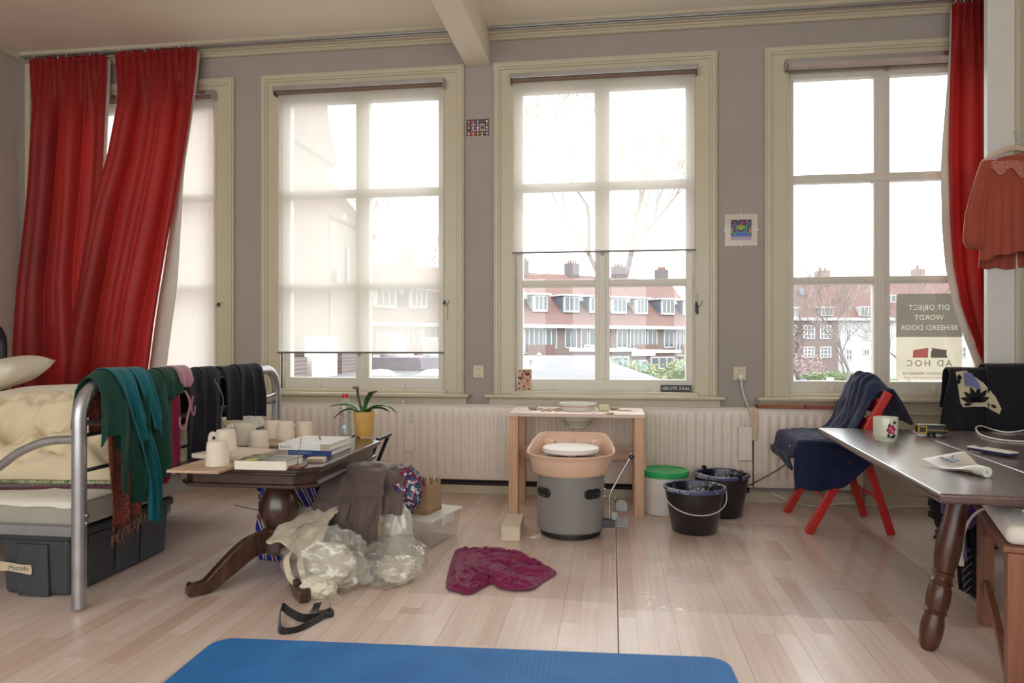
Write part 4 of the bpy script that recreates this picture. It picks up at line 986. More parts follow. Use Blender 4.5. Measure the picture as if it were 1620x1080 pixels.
drape(WB(t), 2.625, 2.735, lambda u: 0.70 + 0.03 * u, 0.2, 0.060, 0.020, 1.7, 1.1, 22, 46, taper=0.75, shift=lambda u, tt: 0.19 * sstep(0.0, 0.6, tt)).build('strand', M_teal, t, smooth=180, solid=0.004)
drape(WB(t), 2.745, 2.84, lambda u: 0.30 + 0.05 * u, 0.2, 0.058, 0.018, 1.5, 2.9, 20, 34, taper=0.55, shift=lambda u, tt: 0.11 * sstep(0.0, 0.35, tt)).build('strand', M_teal, t, smooth=180, solid=0.004)
# black trousers
t = thing('black_trousers', (BXF + 0.05, 3.26, 0.4), 0, 'black trousers hung on the bed end beside the pink eye mask', 'trousers', 'trousers on the bed end')
drape(WB(t), 3.13, 3.30, lambda u: 0.46 + 0.02 * u, 0.3, 0.036, 0.022, 1.6, 0.3, 34, 40, taper=1.15).build('leg', M_navy, t, smooth=180, solid=0.005)
drape(WB(t), 3.27, 3.43, lambda u: 0.41 - 0.05 * u, 0.3, 0.040, 0.022, 1.4, 2.3, 34, 40, taper=1.1).build('leg', M_navy, t, smooth=180, solid=0.005)
WB(t).tube(spline([(BXF + 0.07, 3.33, 0.86), (BXF + 0.095, 3.37, 0.76), (BXF + 0.09, 3.36, 0.66), (BXF + 0.1, 3.40, 0.6)], 5), 0.0022, 5).build('drawstring', fabric('grey_cord', sr(120, 118, 120)), t)
t = thing('black_trousers', (BXF + 0.05, 3.68, 0.5), 0, 'black trousers with blue piping hung furthest along the bed end', 'trousers', 'trousers on the bed end')
drape(WB(t), 3.47, 3.66, lambda u: 0.30 + 0.02 * u, 0.3, 0.036, 0.024, 1.6, 0.9, 34, 36, taper=1.05).build('leg', M_navy, t, smooth=180, solid=0.005)
drape(WB(t), 3.63, 3.87, lambda u: 0.30 + 0.03 * u, 0.3, 0.041, 0.026, 2.0, 2.0, 36, 36, taper=1.1).build('leg', M_navy, t, smooth=180, solid=0.005)
drape(WB(t), 3.868, 3.882, 0.32, 0.2, 0.043, 0.01, 0.3, 2.0, 3, 36, shift=lambda u, tt: 0.02 * sstep(0, 0.3, tt)).build('piping', fabric('blue_piping', sr(24, 62, 150)), t, smooth=180, solid=0.004)
# pink eye mask with strap
t = thing('pink_eye_mask', (BXF + 0.05, 3.14, 0.7), 0, 'dusty pink satin mask with straps on the bed end', 'eye mask')
drape(WB(t), 3.06, 3.17, lambda u: 0.10 + 0.03 * math.sin(u * 3.1), 0.06, 0.052, 0.016, 1.4, 0.6, 18, 20).build('mask', M_pink, t, smooth=180, solid=0.008)
WB(t).tube(spline([(BXF + 0.075, 3.075, 0.82), (BXF + 0.085, 3.1, 0.76), (BXF + 0.08, 3.085, 0.69), (BXF + 0.085, 3.06, 0.645), (BXF + 0.08, 3.03, 0.655), (BXF + 0.078, 3.03, 0.70)], 6), 0.005, 8).build('strap', M_pink, t, smooth=60)
WB(t).tube(spline([(BXF + 0.08, 3.13, 0.79), (BXF + 0.085, 3.11, 0.73), (BXF + 0.085, 3.13, 0.70), (BXF + 0.08, 3.15, 0.74)], 6), 0.004, 8).build('strap', M_pink, t, smooth=60)
# ------------------------------------------------------------------ coffee table and what stands on it
TX0, TX1, TY0, TY1, TZ = -1.89, -1.225, 2.79, 3.72, 0.52
M_wal = wood('dark_walnut', sr(38, 22, 18), sr(74, 46, 36), 0.28, 'y', coat=0.4)
M_walz = wood('dark_walnut_turned', sr(44, 26, 20), sr(84, 52, 40), 0.25, 'z', coat=0.5)
ct = thing('coffee_table', ((TX0 + TX1) / 2, (TY0 + TY1) / 2, 0), 0, 'dark walnut pedestal coffee table holding mugs and books', 'table')
def octa(k, c=0.075):
    x0, x1, y0, y1 = TX0 + k, TX1 - k, TY0 + k, TY1 - k
    return [(x0 + c, y0), (x1 - c, y0), (x1, y0 + c), (x1, y1 - c), (x1 - c, y1), (x0 + c, y1), (x0, y1 - c), (x0, y0 + c)]
m = WB(ct); m.prism(octa(0.0), TZ - 0.022, TZ); m.prism(octa(0.012), TZ - 0.034, TZ - 0.0215); m.build('tabletop', M_wal, ct, bev=0.006, seg=3)
m = WB(ct); m.prism(octa(0.03), TZ - 0.075, TZ - 0.033); m.build('apron', M_wal, ct, bev=0.003)
m = WB(ct); m.prism(octa(0.016), TZ - 0.09, TZ - 0.074); m.build('lower_moulding', M_wal, ct, bev=0.005, seg=3)
prof = [(0.0, 0.435), (0.06, 0.435), (0.058, 0.425), (0.05, 0.415), (0.056, 0.40), (0.068, 0.375), (0.082, 0.34), (0.087, 0.31), (0.084, 0.28), (0.072, 0.25), (0.055, 0.235), (0.05, 0.23), (0.062, 0.224), (0.066, 0.215), (0.06, 0.206), (0.066, 0.198), (0.075, 0.19), (0.075, 0.13), (0.05, 0.11), (0.0, 0.11)]
PXC = -1.47
for py_, sg in ((2.98, -1), (3.52, 1)):
    WB(ct).lathe(prof, (PXC, py_, 0), 32).build('pedestal', M_walz, ct, smooth=40)
    for sx in (-1, 1):
        d = Vector((sx * 0.235, sg * 0.27, 0)); o = Vector((PXC, py_, 0))
        pts = spline([o + d * 0.12 + Vector((0, 0, 0.175)), o + d * 0.38 + Vector((0, 0, 0.155)), o + d * 0.66 + Vector((0, 0, 0.085)), o + d * 0.86 + Vector((0, 0, 0.035)), o + d * 1.0 + Vector((0, 0, 0.03)), o + d * 1.09 + Vector((0, 0, 0.034))], 5)
        n = len(pts); hs = [interp([(0, 0.095), (0.3, 0.085), (0.6, 0.055), (0.8, 0.045), (0.92, 0.056), (1, 0.036)], i / (n - 1)) for i in range(n)]
        m = WB(ct); sweep_rect(m, pts, [0.046] * n, hs); m.build('leg', M_walz, ct, bev=0.009, seg=3, smooth=50)
WB(ct).box(PXC - 0.03, PXC + 0.03, 2.98, 3.52, 0.13, 0.175).build('stretcher', M_wal, ct, bev=0.004)

# plywood and plaster boards under the mugs
M_ply = wood('plywood', sr(176, 144, 118), sr(206, 178, 152), 0.7, 'x', 0.6); M_plaster = mat('dusty_plaster', sr(214, 198, 182), 0.9, var=0.08, vscale=30, bmp=0.2, bscale=200)
def board(name, px0, py0, px1, py1, th, zb, depth, mm, label, rz=0.0, cat='board'):
    a = atZ(px0, py0, zb + th); b = atZ(px1, py1, zb + th); w_ = (b - a).length; an = math.atan2(b.y - a.y, b.x - a.x)
    t = thing(name, (a.x, a.y, zb), an, label, cat)
    MB().box(0, w_, 0, depth, 0, th).build('panel', mm, t, bev=0.002)
    return t
board('plywood_board', 263, 743, 345, 745, 0.012, TZ + 0.0005, 0.28, M_ply, 'thin plywood board sticking out over the near left table corner')
board('plaster_bat', 303, 717, 380, 723, 0.02, TZ + 0.013, 0.24, M_plaster, 'pale thick plaster slab under the front mugs')
board('plywood_board', 400, 703, 500, 700, 0.014, TZ + 0.0005, 0.30, M_ply, 'plywood board under the mugs at the far end of the table')
# unglazed mugs
M_clay = mat('unglazed_white_clay', sr(226, 214, 196), 0.85, var=0.03, vscale=20, bmp=0.1, bscale=90)
def mug(px, py, ptop, r, zb, up, label, handle=None, foot=False):
    p = atZ(px, py, zb); d = (Vector((p.x, p.y, 0))).dot(Vector((-math.sin(YAW), math.cos(YAW), 0)))
    h = (py - ptop) / FPX * d * 1.0
    # centre lies one radius behind the visible front edge
    dirv = Vector((p.x, p.y, 0)).normalized(); c = p + dirv * r
    t = thing('clay_mug', (c.x, c.y, zb), 0, label, 'mug', 'unglazed clay mugs')
    if up: pr = [(0, 0), (r * 0.9, 0), (r * 0.97, 0.006), (r * 0.97, h * 0.62), (r * 1.02, h * 0.66), (r * 1.04, h), (r * 0.98, h), (r * 0.93, h * 0.66), (r * 0.9, 0.012), (0, 0.012)]
    else: pr = [(r * 0.96, 0), (r * 1.04, 0), (r * 1.04, h * 0.22), (r, h * 0.26), (r * 0.95, h * 0.75), (r * 0.86, h * 0.96), (r * 0.8, h), (0, h * 0.985), (0, h * 0.9), (r * 0.8, h * 0.9), (r * 0.93, h * 0.3)] 
    MB().lathe(pr, (0, 0, 0), 32).build('body', M_clay, t, smooth=40)
    if handle is not None:
        hd = Vector((math.cos(handle), math.sin(handle), 0))
        k0, k1 = (0.85, 0.3) if up else (0.72, 0.22)
        MB().tube(spline([hd * r * 0.95 + Vector((0, 0, h * k0)), hd * r * 1.5 + Vector((0, 0, h * (k0 + 0.04))), hd * r * 1.65 + Vector((0, 0, h * (k0 + k1) / 2)), hd * r * 1.4 + Vector((0, 0, h * k1)), hd * r * 0.98 + Vector((0, 0, h * k1))], 5), 0.009, 8, flat=1.3).build('handle', M_clay, t, smooth=60)
    return t
LH = math.pi
mug(344, 738, 699, 0.046, TZ + 0.0127, False, 'clay mug standing upside down alone on the plywood board')
mug(357, 714, 681, 0.046, TZ + 0.0335, False, 'upside-down clay mug with its handle to the left on the plaster slab', LH)
mug(388, 705, 672, 0.052, TZ + 0.001, True, 'upright clay mug with a handle, open side up', LH + 0.2)
mug(409, 712, 683, 0.047, TZ + 0.001, False, 'upside-down clay mug right of the upright mug behind the grey book')
mug(432, 694, 667, 0.047, TZ + 0.0147, False, 'upside-down clay mug at the back left of the far board')
mug(452, 697, 668, 0.045, TZ + 0.0147, False, 'upside-down clay mug in front of the far board\'s row')
mug(482, 692, 669, 0.048, TZ + 0.0147, False, 'squat clay mug with a thin handle nearest the water bottle', LH + 0.5)

# books
M_page = mat('book_pages', sr(230, 222, 206), 0.85, var=0.05, vscale=80, stretch=(1, 1, 40))
def book(px, py, w_, dpt, h, zb, an, cover, label, spine=None, cov2=None):
    p = atZ(px, py, zb); t = thing('book', (p.x, p.y, zb), an, label, 'book')
    m = MB(); m.box(0.001, w_ - 0.004, 0.003, dpt - 0.003, 0.0025, h - 0.0025); m.build('pages', M_page, t)
    m = MB(); m.box(0, w_, 0, dpt, 0, 0.0022).box(0, w_, 0, dpt, h - 0.0022, h); cv = m.build('cover', cover, t)
    m = MB(); m.box(0, w_, -0.0015, 0.0005, 0, h); m.build('spine', spine or cover, t)
    return t
M_greyc = m_pattern('grey_photo_cover', [sr(58, 58, 56), sr(86, 86, 82), sr(120, 118, 112), sr(160, 158, 150), sr(100, 100, 96)], 9, 0.3)
M_whitec = mat('white_book_cover', sr(222, 222, 218), 0.35, var=0.05, vscale=20); M_bluec = mat('blue_book_cover', sr(34, 62, 120), 0.35)
b1 = book(371, 742, 0.225, 0.17, 0.036, TZ + 0.0005, rad(1), M_greyc, 'grey paperback with a yellow sticker lying at the table front', M_page)
m = MB(); m.lathe([(0, 0.0366), (0.026, 0.0366), (0.026, 0.0361), (0, 0.0361)], (0.06, 0.035, 0), 24); st = m.build('sticker', mat('yellow_sticker', sr(214, 206, 40), 0.5), b1)
text_mesh('HISTORY OF ART', 0.02, mat('yellow_print', sr(190, 186, 70), 0.5), 'title', b1, Matrix.Translation((0.115, 0.135, 0.0363)), 0.0003)
b2 = book(456, 720, 0.21, 0.26, 0.026, TZ + 0.0005, rad(1), M_bluec, 'blue book beneath the white book on the coffee table')
text_mesh('DOCUMENTA', 0.017, mat('pale_blue_print', sr(150, 170, 210), 0.5), 'title', b2, Matrix.Translation((0.06, -0.0018, 0.013)) @ Matrix.Rotation(rad(90), 4, 'X'), 0.0002)
b3 = book(441, 711, 0.25, 0.27, 0.030, TZ + 0.0272, rad(-1), M_whitec, 'white hardback book on top of the blue book')
text_mesh('Book Art', 0.015, mat('grey_print', sr(70, 74, 80), 0.5), 'title', b3, Matrix.Translation((0.035, -0.0018, 0.015)) @ Matrix.Rotation(rad(90), 4, 'X'), 0.0002)
m = MB(); m.box(0.205, 0.25, -0.002, -0.0014, 0, 0.03); m.build('spine_panel', mat('tan_print', sr(170, 158, 140), 0.5), b3)
p = atZ(505, 690, TZ + 0.0572); t = thing('pencil', (p.x, p.y, TZ + 0.0575), rad(-64), 'dark pencil lying on the white book', 'pencil')
MB().tube([(0, 0, 0.004), (0.13, 0, 0.004)], 0.0038, 6).build('shaft', mat('grey_pencil', sr(92, 90, 88), 0.5), t); MB().tube([(0.13, 0, 0.004), (0.15, 0, 0.004)], [0.0038, 0.0006], 6).build('tip', M_ply, t)
# incense holder with stick
p = atZ(459, 742, TZ); t = thing('incense_holder', (p.x, p.y, TZ + 0.0005), rad(0), 'dark wooden incense holder with an upright stick at the table corner', 'incense holder')
MB().hexa([(-0.005, 0, 0.0), (0.04, 0, 0.0), (0.032, 0.1, 0.0), (-0.012, 0.1, 0.0)], [(-0.008, -0.002, 0.012), (0.043, -0.002, 0.012), (0.034, 0.1, 0.006), (-0.014, 0.1, 0.006)]).build('tray', wood('incense_wood', sr(86, 44, 32), sr(130, 80, 60), 0.4), t, bev=0.002)
MB().tube([(0.015, 0.03, 0.006), (0.018, 0.045, 0.06), (0.024, 0.055, 0.125)], 0.0014, 5).build('stick', mat('incense_stick', sr(110, 70, 52), 0.8), t)
p = atZ(485, 731, TZ); t = thing('matchbox', (p.x, p.y, TZ + 0.0005), rad(6), 'small pale wooden box lying by the blue book', 'box')
MB().box(0, 0.075, 0, 0.05, 0.0, 0.017).build('sleeve', wood('pale_box_wood', sr(206, 186, 158), sr(222, 206, 184), 0.7, 'x'), t, bev=0.001); MB().box(0.003, 0.072, -0.003, 0.02, 0.003, 0.014).build('drawer', mat('box_drawer', sr(150, 128, 108), 0.8), t)
# water bottle
p = atZ(543, 690, TZ); t = thing('water_bottle', (p.x, p.y + 0.03, TZ + 0.0005), 0, 'clear plastic water bottle with a red cap on the coffee table', 'bottle')
M_pet = m_film('clear_pet', 0.08, 0.06, (0.92, 0.95, 0.96, 1), 0.25)
br_ = 0.036
MB().lathe([(0, 0), (br_ * 0.9, 0.0), (br_, 0.008), (br_, 0.05), (br_ * 0.93, 0.06), (br_ * 0.93, 0.075), (br_, 0.085), (br_ * 0.9, 0.105), (br_, 0.125), (br_, 0.15), (br_ * 0.92, 0.175), (br_ * 0.6, 0.195), (br_ * 0.36, 0.205), (br_ * 0.36, 0.212)], (0, 0, 0), 28).build('body', M_pet, t, smooth=50)
MB().lathe([(0, 0.002), (br_ * 0.9, 0.003), (br_ * 0.95, 0.01), (br_ * 0.95, 0.05), (br_ * 0.9, 0.105), (br_ * 0.95, 0.14), (0, 0.14)], (0, 0, 0), 24).build('water', m_film('bottle_water', 0.06, 0.02, (0.86, 0.91, 0.92, 1), 0.06), t, smooth=50)
MB().lathe([(0, 0.236), (br_ * 0.44, 0.236), (br_ * 0.47, 0.232), (br_ * 0.47, 0.212), (0, 0.21)], (0, 0, 0), 20).build('cap', mat('red_cap', sr(196, 30, 44), 0.4), t, smooth=40)
tx = text_mesh('SPA', 0.034, mat('pink_red_print', sr(214, 120, 128), 0.5), 'lettering', t, Matrix.Translation((-0.004, -br_ * 1.04, 0.10)) @ Matrix.Rotation(rad(90), 4, 'X') @ Matrix.Rotation(rad(-90), 4, 'Z'), 0.0003)
# potted plant
p = atZ(572, 692, TZ); t = thing('potted_plant', (p.x - 0.005, p.y + 0.055, TZ + 0.0005), 0, 'bromeliad with cut leaves in a yellow pot on the coffee table', 'plant')
MB().lathe([(0, 0), (0.045, 0), (0.048, 0.004), (0.060, 0.125), (0.062, 0.14), (0.057, 0.14), (0.055, 0.12), (0, 0.12)], (0, 0, 0), 32).build('pot', mat('yellow_pot', sr(216, 172, 96), 0.35), t, smooth=40)
MB().lathe([(0, 0.126), (0.03, 0.124), (0.055, 0.122)], (0, 0, 0), 20).build('soil', mat('soil', sr(60, 46, 36), 0.95, bmp=0.5), t)
M_leaf = mat('glossy_leaf', sr(60, 120, 44), 0.3, var=0.35, vscale=16); M_leafd = mat('dark_leaf', sr(38, 78, 36), 0.35, var=0.3, vscale=16); M_dry = mat('dry_leaf_tip', sr(120, 92, 82), 0.8)
def leaf(pts, w0, mm, tipdry=False, cut=False):
    P = spline(pts, 6); n = len(P); m = MB(); rows = []
    for i in range(n):
        T = (P[min(i + 1, n - 1)] - P[max(i - 1, 0)]).normalized(); S = T.cross(Vector((0, 0, 1)))
        S = S.normalized() if S.length > 0.05 else Vector((0.8, 0.6, 0))
        U = S.cross(T); k = i / (n - 1); w = w0 * (min(1, 0.45 + 2 * k) * (1 if cut else (1 - k ** 3) + 0.02))
        rows.append([m._v(P[i] - S * w + U * w * 0.35), m._v(P[i]), m._v(P[i] + S * w + U * w * 0.35)])
    for a, b in zip(rows, rows[1:]):
        m._f([a[0], a[1], b[1], b[0]]); m._f([a[1], a[2], b[2], b[1]])
    o_ = m.build('leaf', mm, t, smooth=180, solid=0.0015)
    if cut:
        q = MB(); e = P[-1]; T = (P[-1] - P[-3]).normalized(); S = T.cross(Vector((0, 0, 1))).normalized() if abs(T.z) < 0.98 else Vector((1, 0, 0))
        q.hexa([e - S * w0 - T * 0.004 + Vector((0, -0.002, 0)), e + S * w0 - T * 0.004 + Vector((0, -0.002, 0)), e + S * w0 * 0.7 + T * 0.012, e - S * w0 * 0.9 + T * 0.010], [e - S * w0 - T * 0.004 + Vector((0, 0.003, 0)), e + S * w0 - T * 0.004 + Vector((0, 0.003, 0)), e + S * w0 * 0.7 + T * 0.012 + Vector((0, 0.003, 0)), e - S * w0 * 0.9 + T * 0.010 + Vector((0, 0.003, 0))]).build('dry_tip', M_dry, o_)
leaf([(0.01, 0, 0.12), (0.07, -0.02, 0.165), (0.14, -0.03, 0.17), (0.20, -0.035, 0.135)], 0.026, M_leaf)
leaf([(0.01, -0.01, 0.12), (0.06, -0.04, 0.155), (0.12, -0.06, 0.16), (0.17, -0.07, 0.145)], 0.024, M_leafd)
leaf([(-0.01, 0, 0.12), (-0.07, -0.02, 0.17), (-0.13, -0.03, 0.175), (-0.19, -0.035, 0.165)], 0.026, M_leaf)
leaf([(-0.01, -0.01, 0.12), (-0.06, -0.03, 0.15), (-0.11, -0.05, 0.14), (-0.155, -0.06, 0.10)], 0.024, M_leafd)
leaf([(-0.01, 0.02, 0.12), (-0.08, 0.02, 0.155), (-0.15, 0.01, 0.15)], 0.014, M_leaf)
leaf([(0.005, 0.01, 0.12), (0.02, 0.01, 0.19), (0.055, 0.0, 0.245)], 0.03, M_leafd, cut=True)
leaf([(-0.02, 0.02, 0.12), (-0.045, 0.02, 0.20), (-0.055, 0.02, 0.265)], 0.02, M_leafd, cut=True)
leaf([(0.0, -0.01, 0.12), (0.012, -0.02, 0.17), (0.02, -0.02, 0.20)], 0.012, M_leaf)
leaf([(0.02, 0.0, 0.12), (0.045, -0.01, 0.15), (0.07, 0.0, 0.17)], 0.012, M_leaf)

# ------------------------------------------------------------------ the heap beside the coffee table
def bagblob(m, c, s, seed, sub=4, amp=0.28, freq=2.0, flat=0.0, top=0.0):
    def fn(p):
        k = 1 + amp * (ridged(p.x * freq + seed, p.y * freq, p.z * freq, 2) - 0.45) + 0.03 * fbm(p.x * 5 + seed, p.y * 5, p.z * 5)
        return k
    c = Vector(c); m.ico(c, 1.0, sub, s, fn)
    lo = min(v.co.z for v in m.bm.verts)
    return m
def floorclip(m, z):
    for v in m.bm.verts:
        if v.co.z < z: v.co.z = z + 0.0008 * abs(noise.noise(v.co * 30))
    return m
M_bag = m_film('clear_bag_film', 0.05, 0.13, (0.99, 0.99, 0.98, 1), 0.30, bmp=0.3, bscale=14.0)
M_tissue = mat('white_tissue', sr(224, 216, 196), 0.9, bmp=0.4, bscale=40)
def plastic_bag(loc, s, label, seed, knots=(), tissue=None):
    t = thing('plastic_bag', loc, 0, label, 'bag', 'clear plastic bags on the floor')
    m = MB(); bagblob(m, (0, 0, s[2] * 0.92), s, seed, 5, 0.30, 1.5); floorclip(m, 0.001); m.build('film', M_bag, t, smooth=50)
    for k, (a, b_) in enumerate(tissue or []):
        m = MB(); bagblob(m, a, b_, seed + 5 + k * 3.1, 4, 0.42, 2.3); floorclip(m, 0.004); m.build('contents', M_tissue, t, smooth=60)
    for k, pts in enumerate(knots):
        P = spline(pts, 5); n = len(P)
        def kn(u, v, P=P, n=n, k=k):
            q = P[min(n - 1, int(u * (n - 1) + 0.5))]; a_ = v * 6.283; r_ = 0.012 + 0.05 * u ** 1.4
            return q + Vector((math.cos(a_) * r_, math.sin(a_) * r_ * 0.6, 0.2 * r_ * math.sin(a_ * 3 + k))) * (1 + 0.35 * math.sin(a_ * 5 + u * 7 + k))
        m = MB(); m.grid(kn, n - 1, 24, cv=True); floorclip(m, 0.002); m.build('gathered_neck', M_bag, t, smooth=60)
    return t
plastic_bag((-1.20, 2.85, 0.0), (0.17, 0.12, 0.145), 'bulging clear plastic bag leaning on the coffee table leg', 2.0,
            [[(-0.02, -0.03, 0.09), (-0.01, -0.075, 0.06), (0.03, -0.11, 0.03), (0.05, -0.15, 0.012)]], [((0.02, 0.0, 0.11), (0.10, 0.07, 0.08)), ((0.0, -0.085, 0.045), (0.075, 0.05, 0.045))])
plastic_bag((-0.955, 3.0, 0.0), (0.15, 0.17, 0.095), 'low clear plastic bag with a knotted neck lying on the floor', 7.0,
            [[(-0.06, -0.08, 0.11), (-0.1, -0.13, 0.09), (-0.11, -0.16, 0.05)]], [((0.02, 0.03, 0.05), (0.09, 0.11, 0.045))])
# crumpled sheet of wrapping on the bag
t = thing('canvas_tote', (-1.30, 2.90, 0.20), 0, 'cream canvas tote bag drooping over the coffee table foot', 'bag')
M_canvas = fabric('cream_canvas', sr(206, 192, 168), var=0.08, weave=500, bmp=0.4)
def tote(u, v):
    x = lerp(-0.14, 0.07, u); y = lerp(-0.10, 0.22, v); z = 0.045 - 0.05 * (1 - v) ** 2 - 0.10 * sstep(0.55, 0.0, v) * sstep(0.3, 1.0, u) + 0.018 * ridged(u * 3, v * 3, 5.0) + 0.03 * v
    return (x, y, z)
MB().grid(tote, 28, 28).build('cloth', M_canvas, t, smooth=180, solid=0.004)
for k, dx in enumerate((0.0, 0.06)):
    MB().ribbon(spline([(dx - 0.02, -0.09, -0.02), (dx - 0.03, -0.14, -0.05), (dx + 0.0, -0.16, -0.12), (dx + 0.03, -0.13, -0.15), (dx + 0.06, -0.11, -0.08), (dx + 0.05, -0.09, -0.02)], 6), 0.026, lambda s_: Vector((0.8, 0.3, 0.4)), 0.0015).build('strap', M_canvas, t, smooth=60)
# upright canvas bag that carries the trousers
cb = thing('laundry_bag', (-1.15, 3.28, 0), 0, 'cream canvas laundry bag standing behind the plastic bags', 'bag')
m = MB(); bagblob(m, (0, 0, 0.2), (0.17, 0.16, 0.215), 12.0, 4, 0.16, 1.6); floorclip(m, 0.001); m.build('body', M_canvas, cb, smooth=60)
m = MB(); bagblob(m, (-0.16, 0.1, 0.36), (0.10, 0.08, 0.05), 15.0, 3, 0.4, 2.0); m.build('rim', M_canvas, cb, smooth=60)
M_taupe = fabric('taupe_trouser_cloth', sr(98, 82, 78), rough=0.7, var=0.12, sheen=0.3)
t = thing('taupe_trousers', (-1.12, 3.2, 0.1), 0, 'taupe trousers slung over the laundry bag', 'trousers')
def trou(x0, x1, L, seed, y0=3.24, bow=0.0, top=0.44):
    def fn(u, v):
        # over the bag top then down its front; v=0 behind
        s_ = lerp(-0.22, L, v); x = lerp(x0, x1, u) + bow * sstep(0, L, s_) ; fold = math.sin(u * 9 + seed + 1.5 * noise.noise((v * 3, seed, 0)))
        x += 0.012 * math.cos(u * 9 + seed)
        if s_ < 0: y = y0 - s_ * 0.9; z = top + 0.015 * fold - 0.15 * s_ * s_ * 8
        elif s_ < 0.14: th = s_ / 0.14 * math.pi / 2; y = y0 - 0.10 * math.sin(th); z = top - 0.10 * (1 - math.cos(th)) + 0.012 * fold
        else: y = y0 - 0.10 - 0.03 * math.sin(s_ * 6) + 0.018 * fold + 0.022 * ridged(u * 2.4, v * 4.5, seed, 2); z = top - 0.10 - (s_ - 0.14)
        return (x, y - 0.06 * sstep(0.1, 0.25, s_), max(0.012, z) + 0.01 * fbm(u * 4 + seed, v * 6))
    return fn
m = WB(t); m.grid(trou(-1.19, -1.03, 0.44, 0.4), 26, 44); m.build('leg', M_taupe, t, smooth=180, solid=0.006)
m = WB(t); m.grid(trou(-1.34, -1.17, 0.33, 2.4, bow=-0.03, top=0.425), 26, 40); m.build('leg', M_taupe, t, smooth=180, solid=0.006)
m = WB(t); m.grid(trou(-1.07, -0.99, 0.22, 4.4, y0=3.30, bow=0.03, top=0.44), 16, 30); m.build('waistband', M_taupe, t, smooth=180, solid=0.008)
m = WB(t)
def seat(u, v):
    a_ = u * math.pi * 2; return (-1.13 + 0.15 * math.cos(a_) * v, 3.27 + 0.11 * math.sin(a_) * v, 0.445 + 0.025 * (1 - v * v) + 0.02 * ridged(u * 6, v * 3, 2))
bagblob(m, (-1.14, 3.285, 0.405), (0.185, 0.115, 0.062), 61.0, 4, 0.28, 1.8); m.build('seat', M_taupe, t, smooth=180)
M_floral = m_pattern('floral_print', [sr(90, 30, 70), sr(30, 70, 120), sr(196, 180, 176), sr(150, 34, 60), sr(40, 100, 110), sr(60, 30, 80)], 95, kind='voronoi')
t = thing('floral_cloth', (-0.985, 3.27, 0.28), 0, 'purple floral print cloth stuffed beside the taupe trousers', 'cloth')
m = MB(); bagblob(m, (0, 0, 0.06), (0.085, 0.07, 0.10), 21.0, 4, 0.4, 1.9); m.build('cloth', M_floral, t, smooth=70)
t = thing('green_sock', (-0.975, 3.36, 0.36), 0, 'small teal green cloth poking out behind the floral cloth', 'sock')
m = MB(); bagblob(m, (0, 0, 0.03), (0.045, 0.03, 0.035), 25.0, 3, 0.4, 2.0); m.build('cloth', fabric('sea_green_cloth', sr(34, 104, 92)), t, smooth=70)
# paper carrier with print
t = thing('paper_bag', (-0.985, 3.17, 0.0), 0, 'white crumpled plastic carrier under the floral cloth', 'bag')
m = MB(); bagblob(m, (0, 0, 0.15), (0.075, 0.06, 0.155), 31.0, 4, 0.22, 2.0); floorclip(m, 0.001); m.build('body', m_film('milky_bag_film', 0.08, 0.2, (1, 1, 1, 1), 0.8, bmp=0.4), t, smooth=60)
# clear storage box with a white lid
p = atZ(622, 868, 0)
bxx = thing('clear_box', (-0.97, 3.66, 0), rad(-14), 'clear plastic storage box with a white lid by the heap', 'box')
MB().hexa([(-0.1, -0.15, 0.002), (0.1, -0.15, 0.002), (0.1, 0.15, 0.002), (-0.1, 0.15, 0.002)], [(-0.115, -0.165, 0.135), (0.115, -0.165, 0.135), (0.115, 0.165, 0.135), (-0.115, 0.165, 0.135)]).build('body', m_film('box_plastic', 0.08, 0.08, (1, 1, 1, 1), 0.35), bxx, bev=0.01)
MB().box(-0.122, 0.122, -0.172, 0.172, 0.135, 0.15).build('lid', M_white, bxx, bev=0.004); MB().box(0.118, 0.13, -0.06, 0.06, 0.10, 0.152).build('clip', M_white, bxx, bev=0.003)
t = thing('kraft_bag', (-0.985, 3.66, 0.1505), rad(-14), 'brown kraft paper bag on the clear box', 'paper bag')
M_kraft = mat('kraft_paper', sr(166, 136, 106), 0.85, var=0.06, bmp=0.15, bscale=20)
m = MB(); h_ = 0.155
for s_ in ((-0.06, -0.075, 0.06, -0.075), (0.06, -0.075, 0.06, 0.075), (0.06, 0.075, -0.06, 0.075), (-0.06, 0.075, -0.06, -0.075)):
    m.grid(lambda u, v, s_=s_: (lerp(s_[0], s_[2], u) * (1 - 0.12 * v), lerp(s_[1], s_[3], u), 0.001 + v * (h_ + 0.012 * math.sin(u * 14))), 10, 6)
m.box(-0.06, 0.06, -0.075, 0.075, 0.0005, 0.002); kb = m.build('body', M_kraft, t, smooth=40, solid=0.001)
for k in range(3): text_mesh('papier', 0.016, mat('brown_print', sr(96, 72, 54), 0.8), 'print', kb, Matrix.Translation((0.0, -0.0775, 0.035 + k * 0.04)) @ Matrix.Rotation(rad(90), 4, 'X'), 0.0002)
MB().hexa([(0.0, 0.0, 0.12), (0.035, 0.0, 0.12), (0.015, 0.0, 0.2)], [(0.0, 0.002, 0.12), (0.035, 0.002, 0.12), (0.015, 0.002, 0.2)]).build('paper_scrap', mat('cream_card', sr(216, 196, 164), 0.8), t)
MB().tube([(0.045, 0.02, 0.1), (0.047, 0.015, 0.2), (0.052, 0.012, 0.215)], 0.006, 8).build('brush_handle', mat('pale_handle', sr(216, 206, 196), 0.4), t)
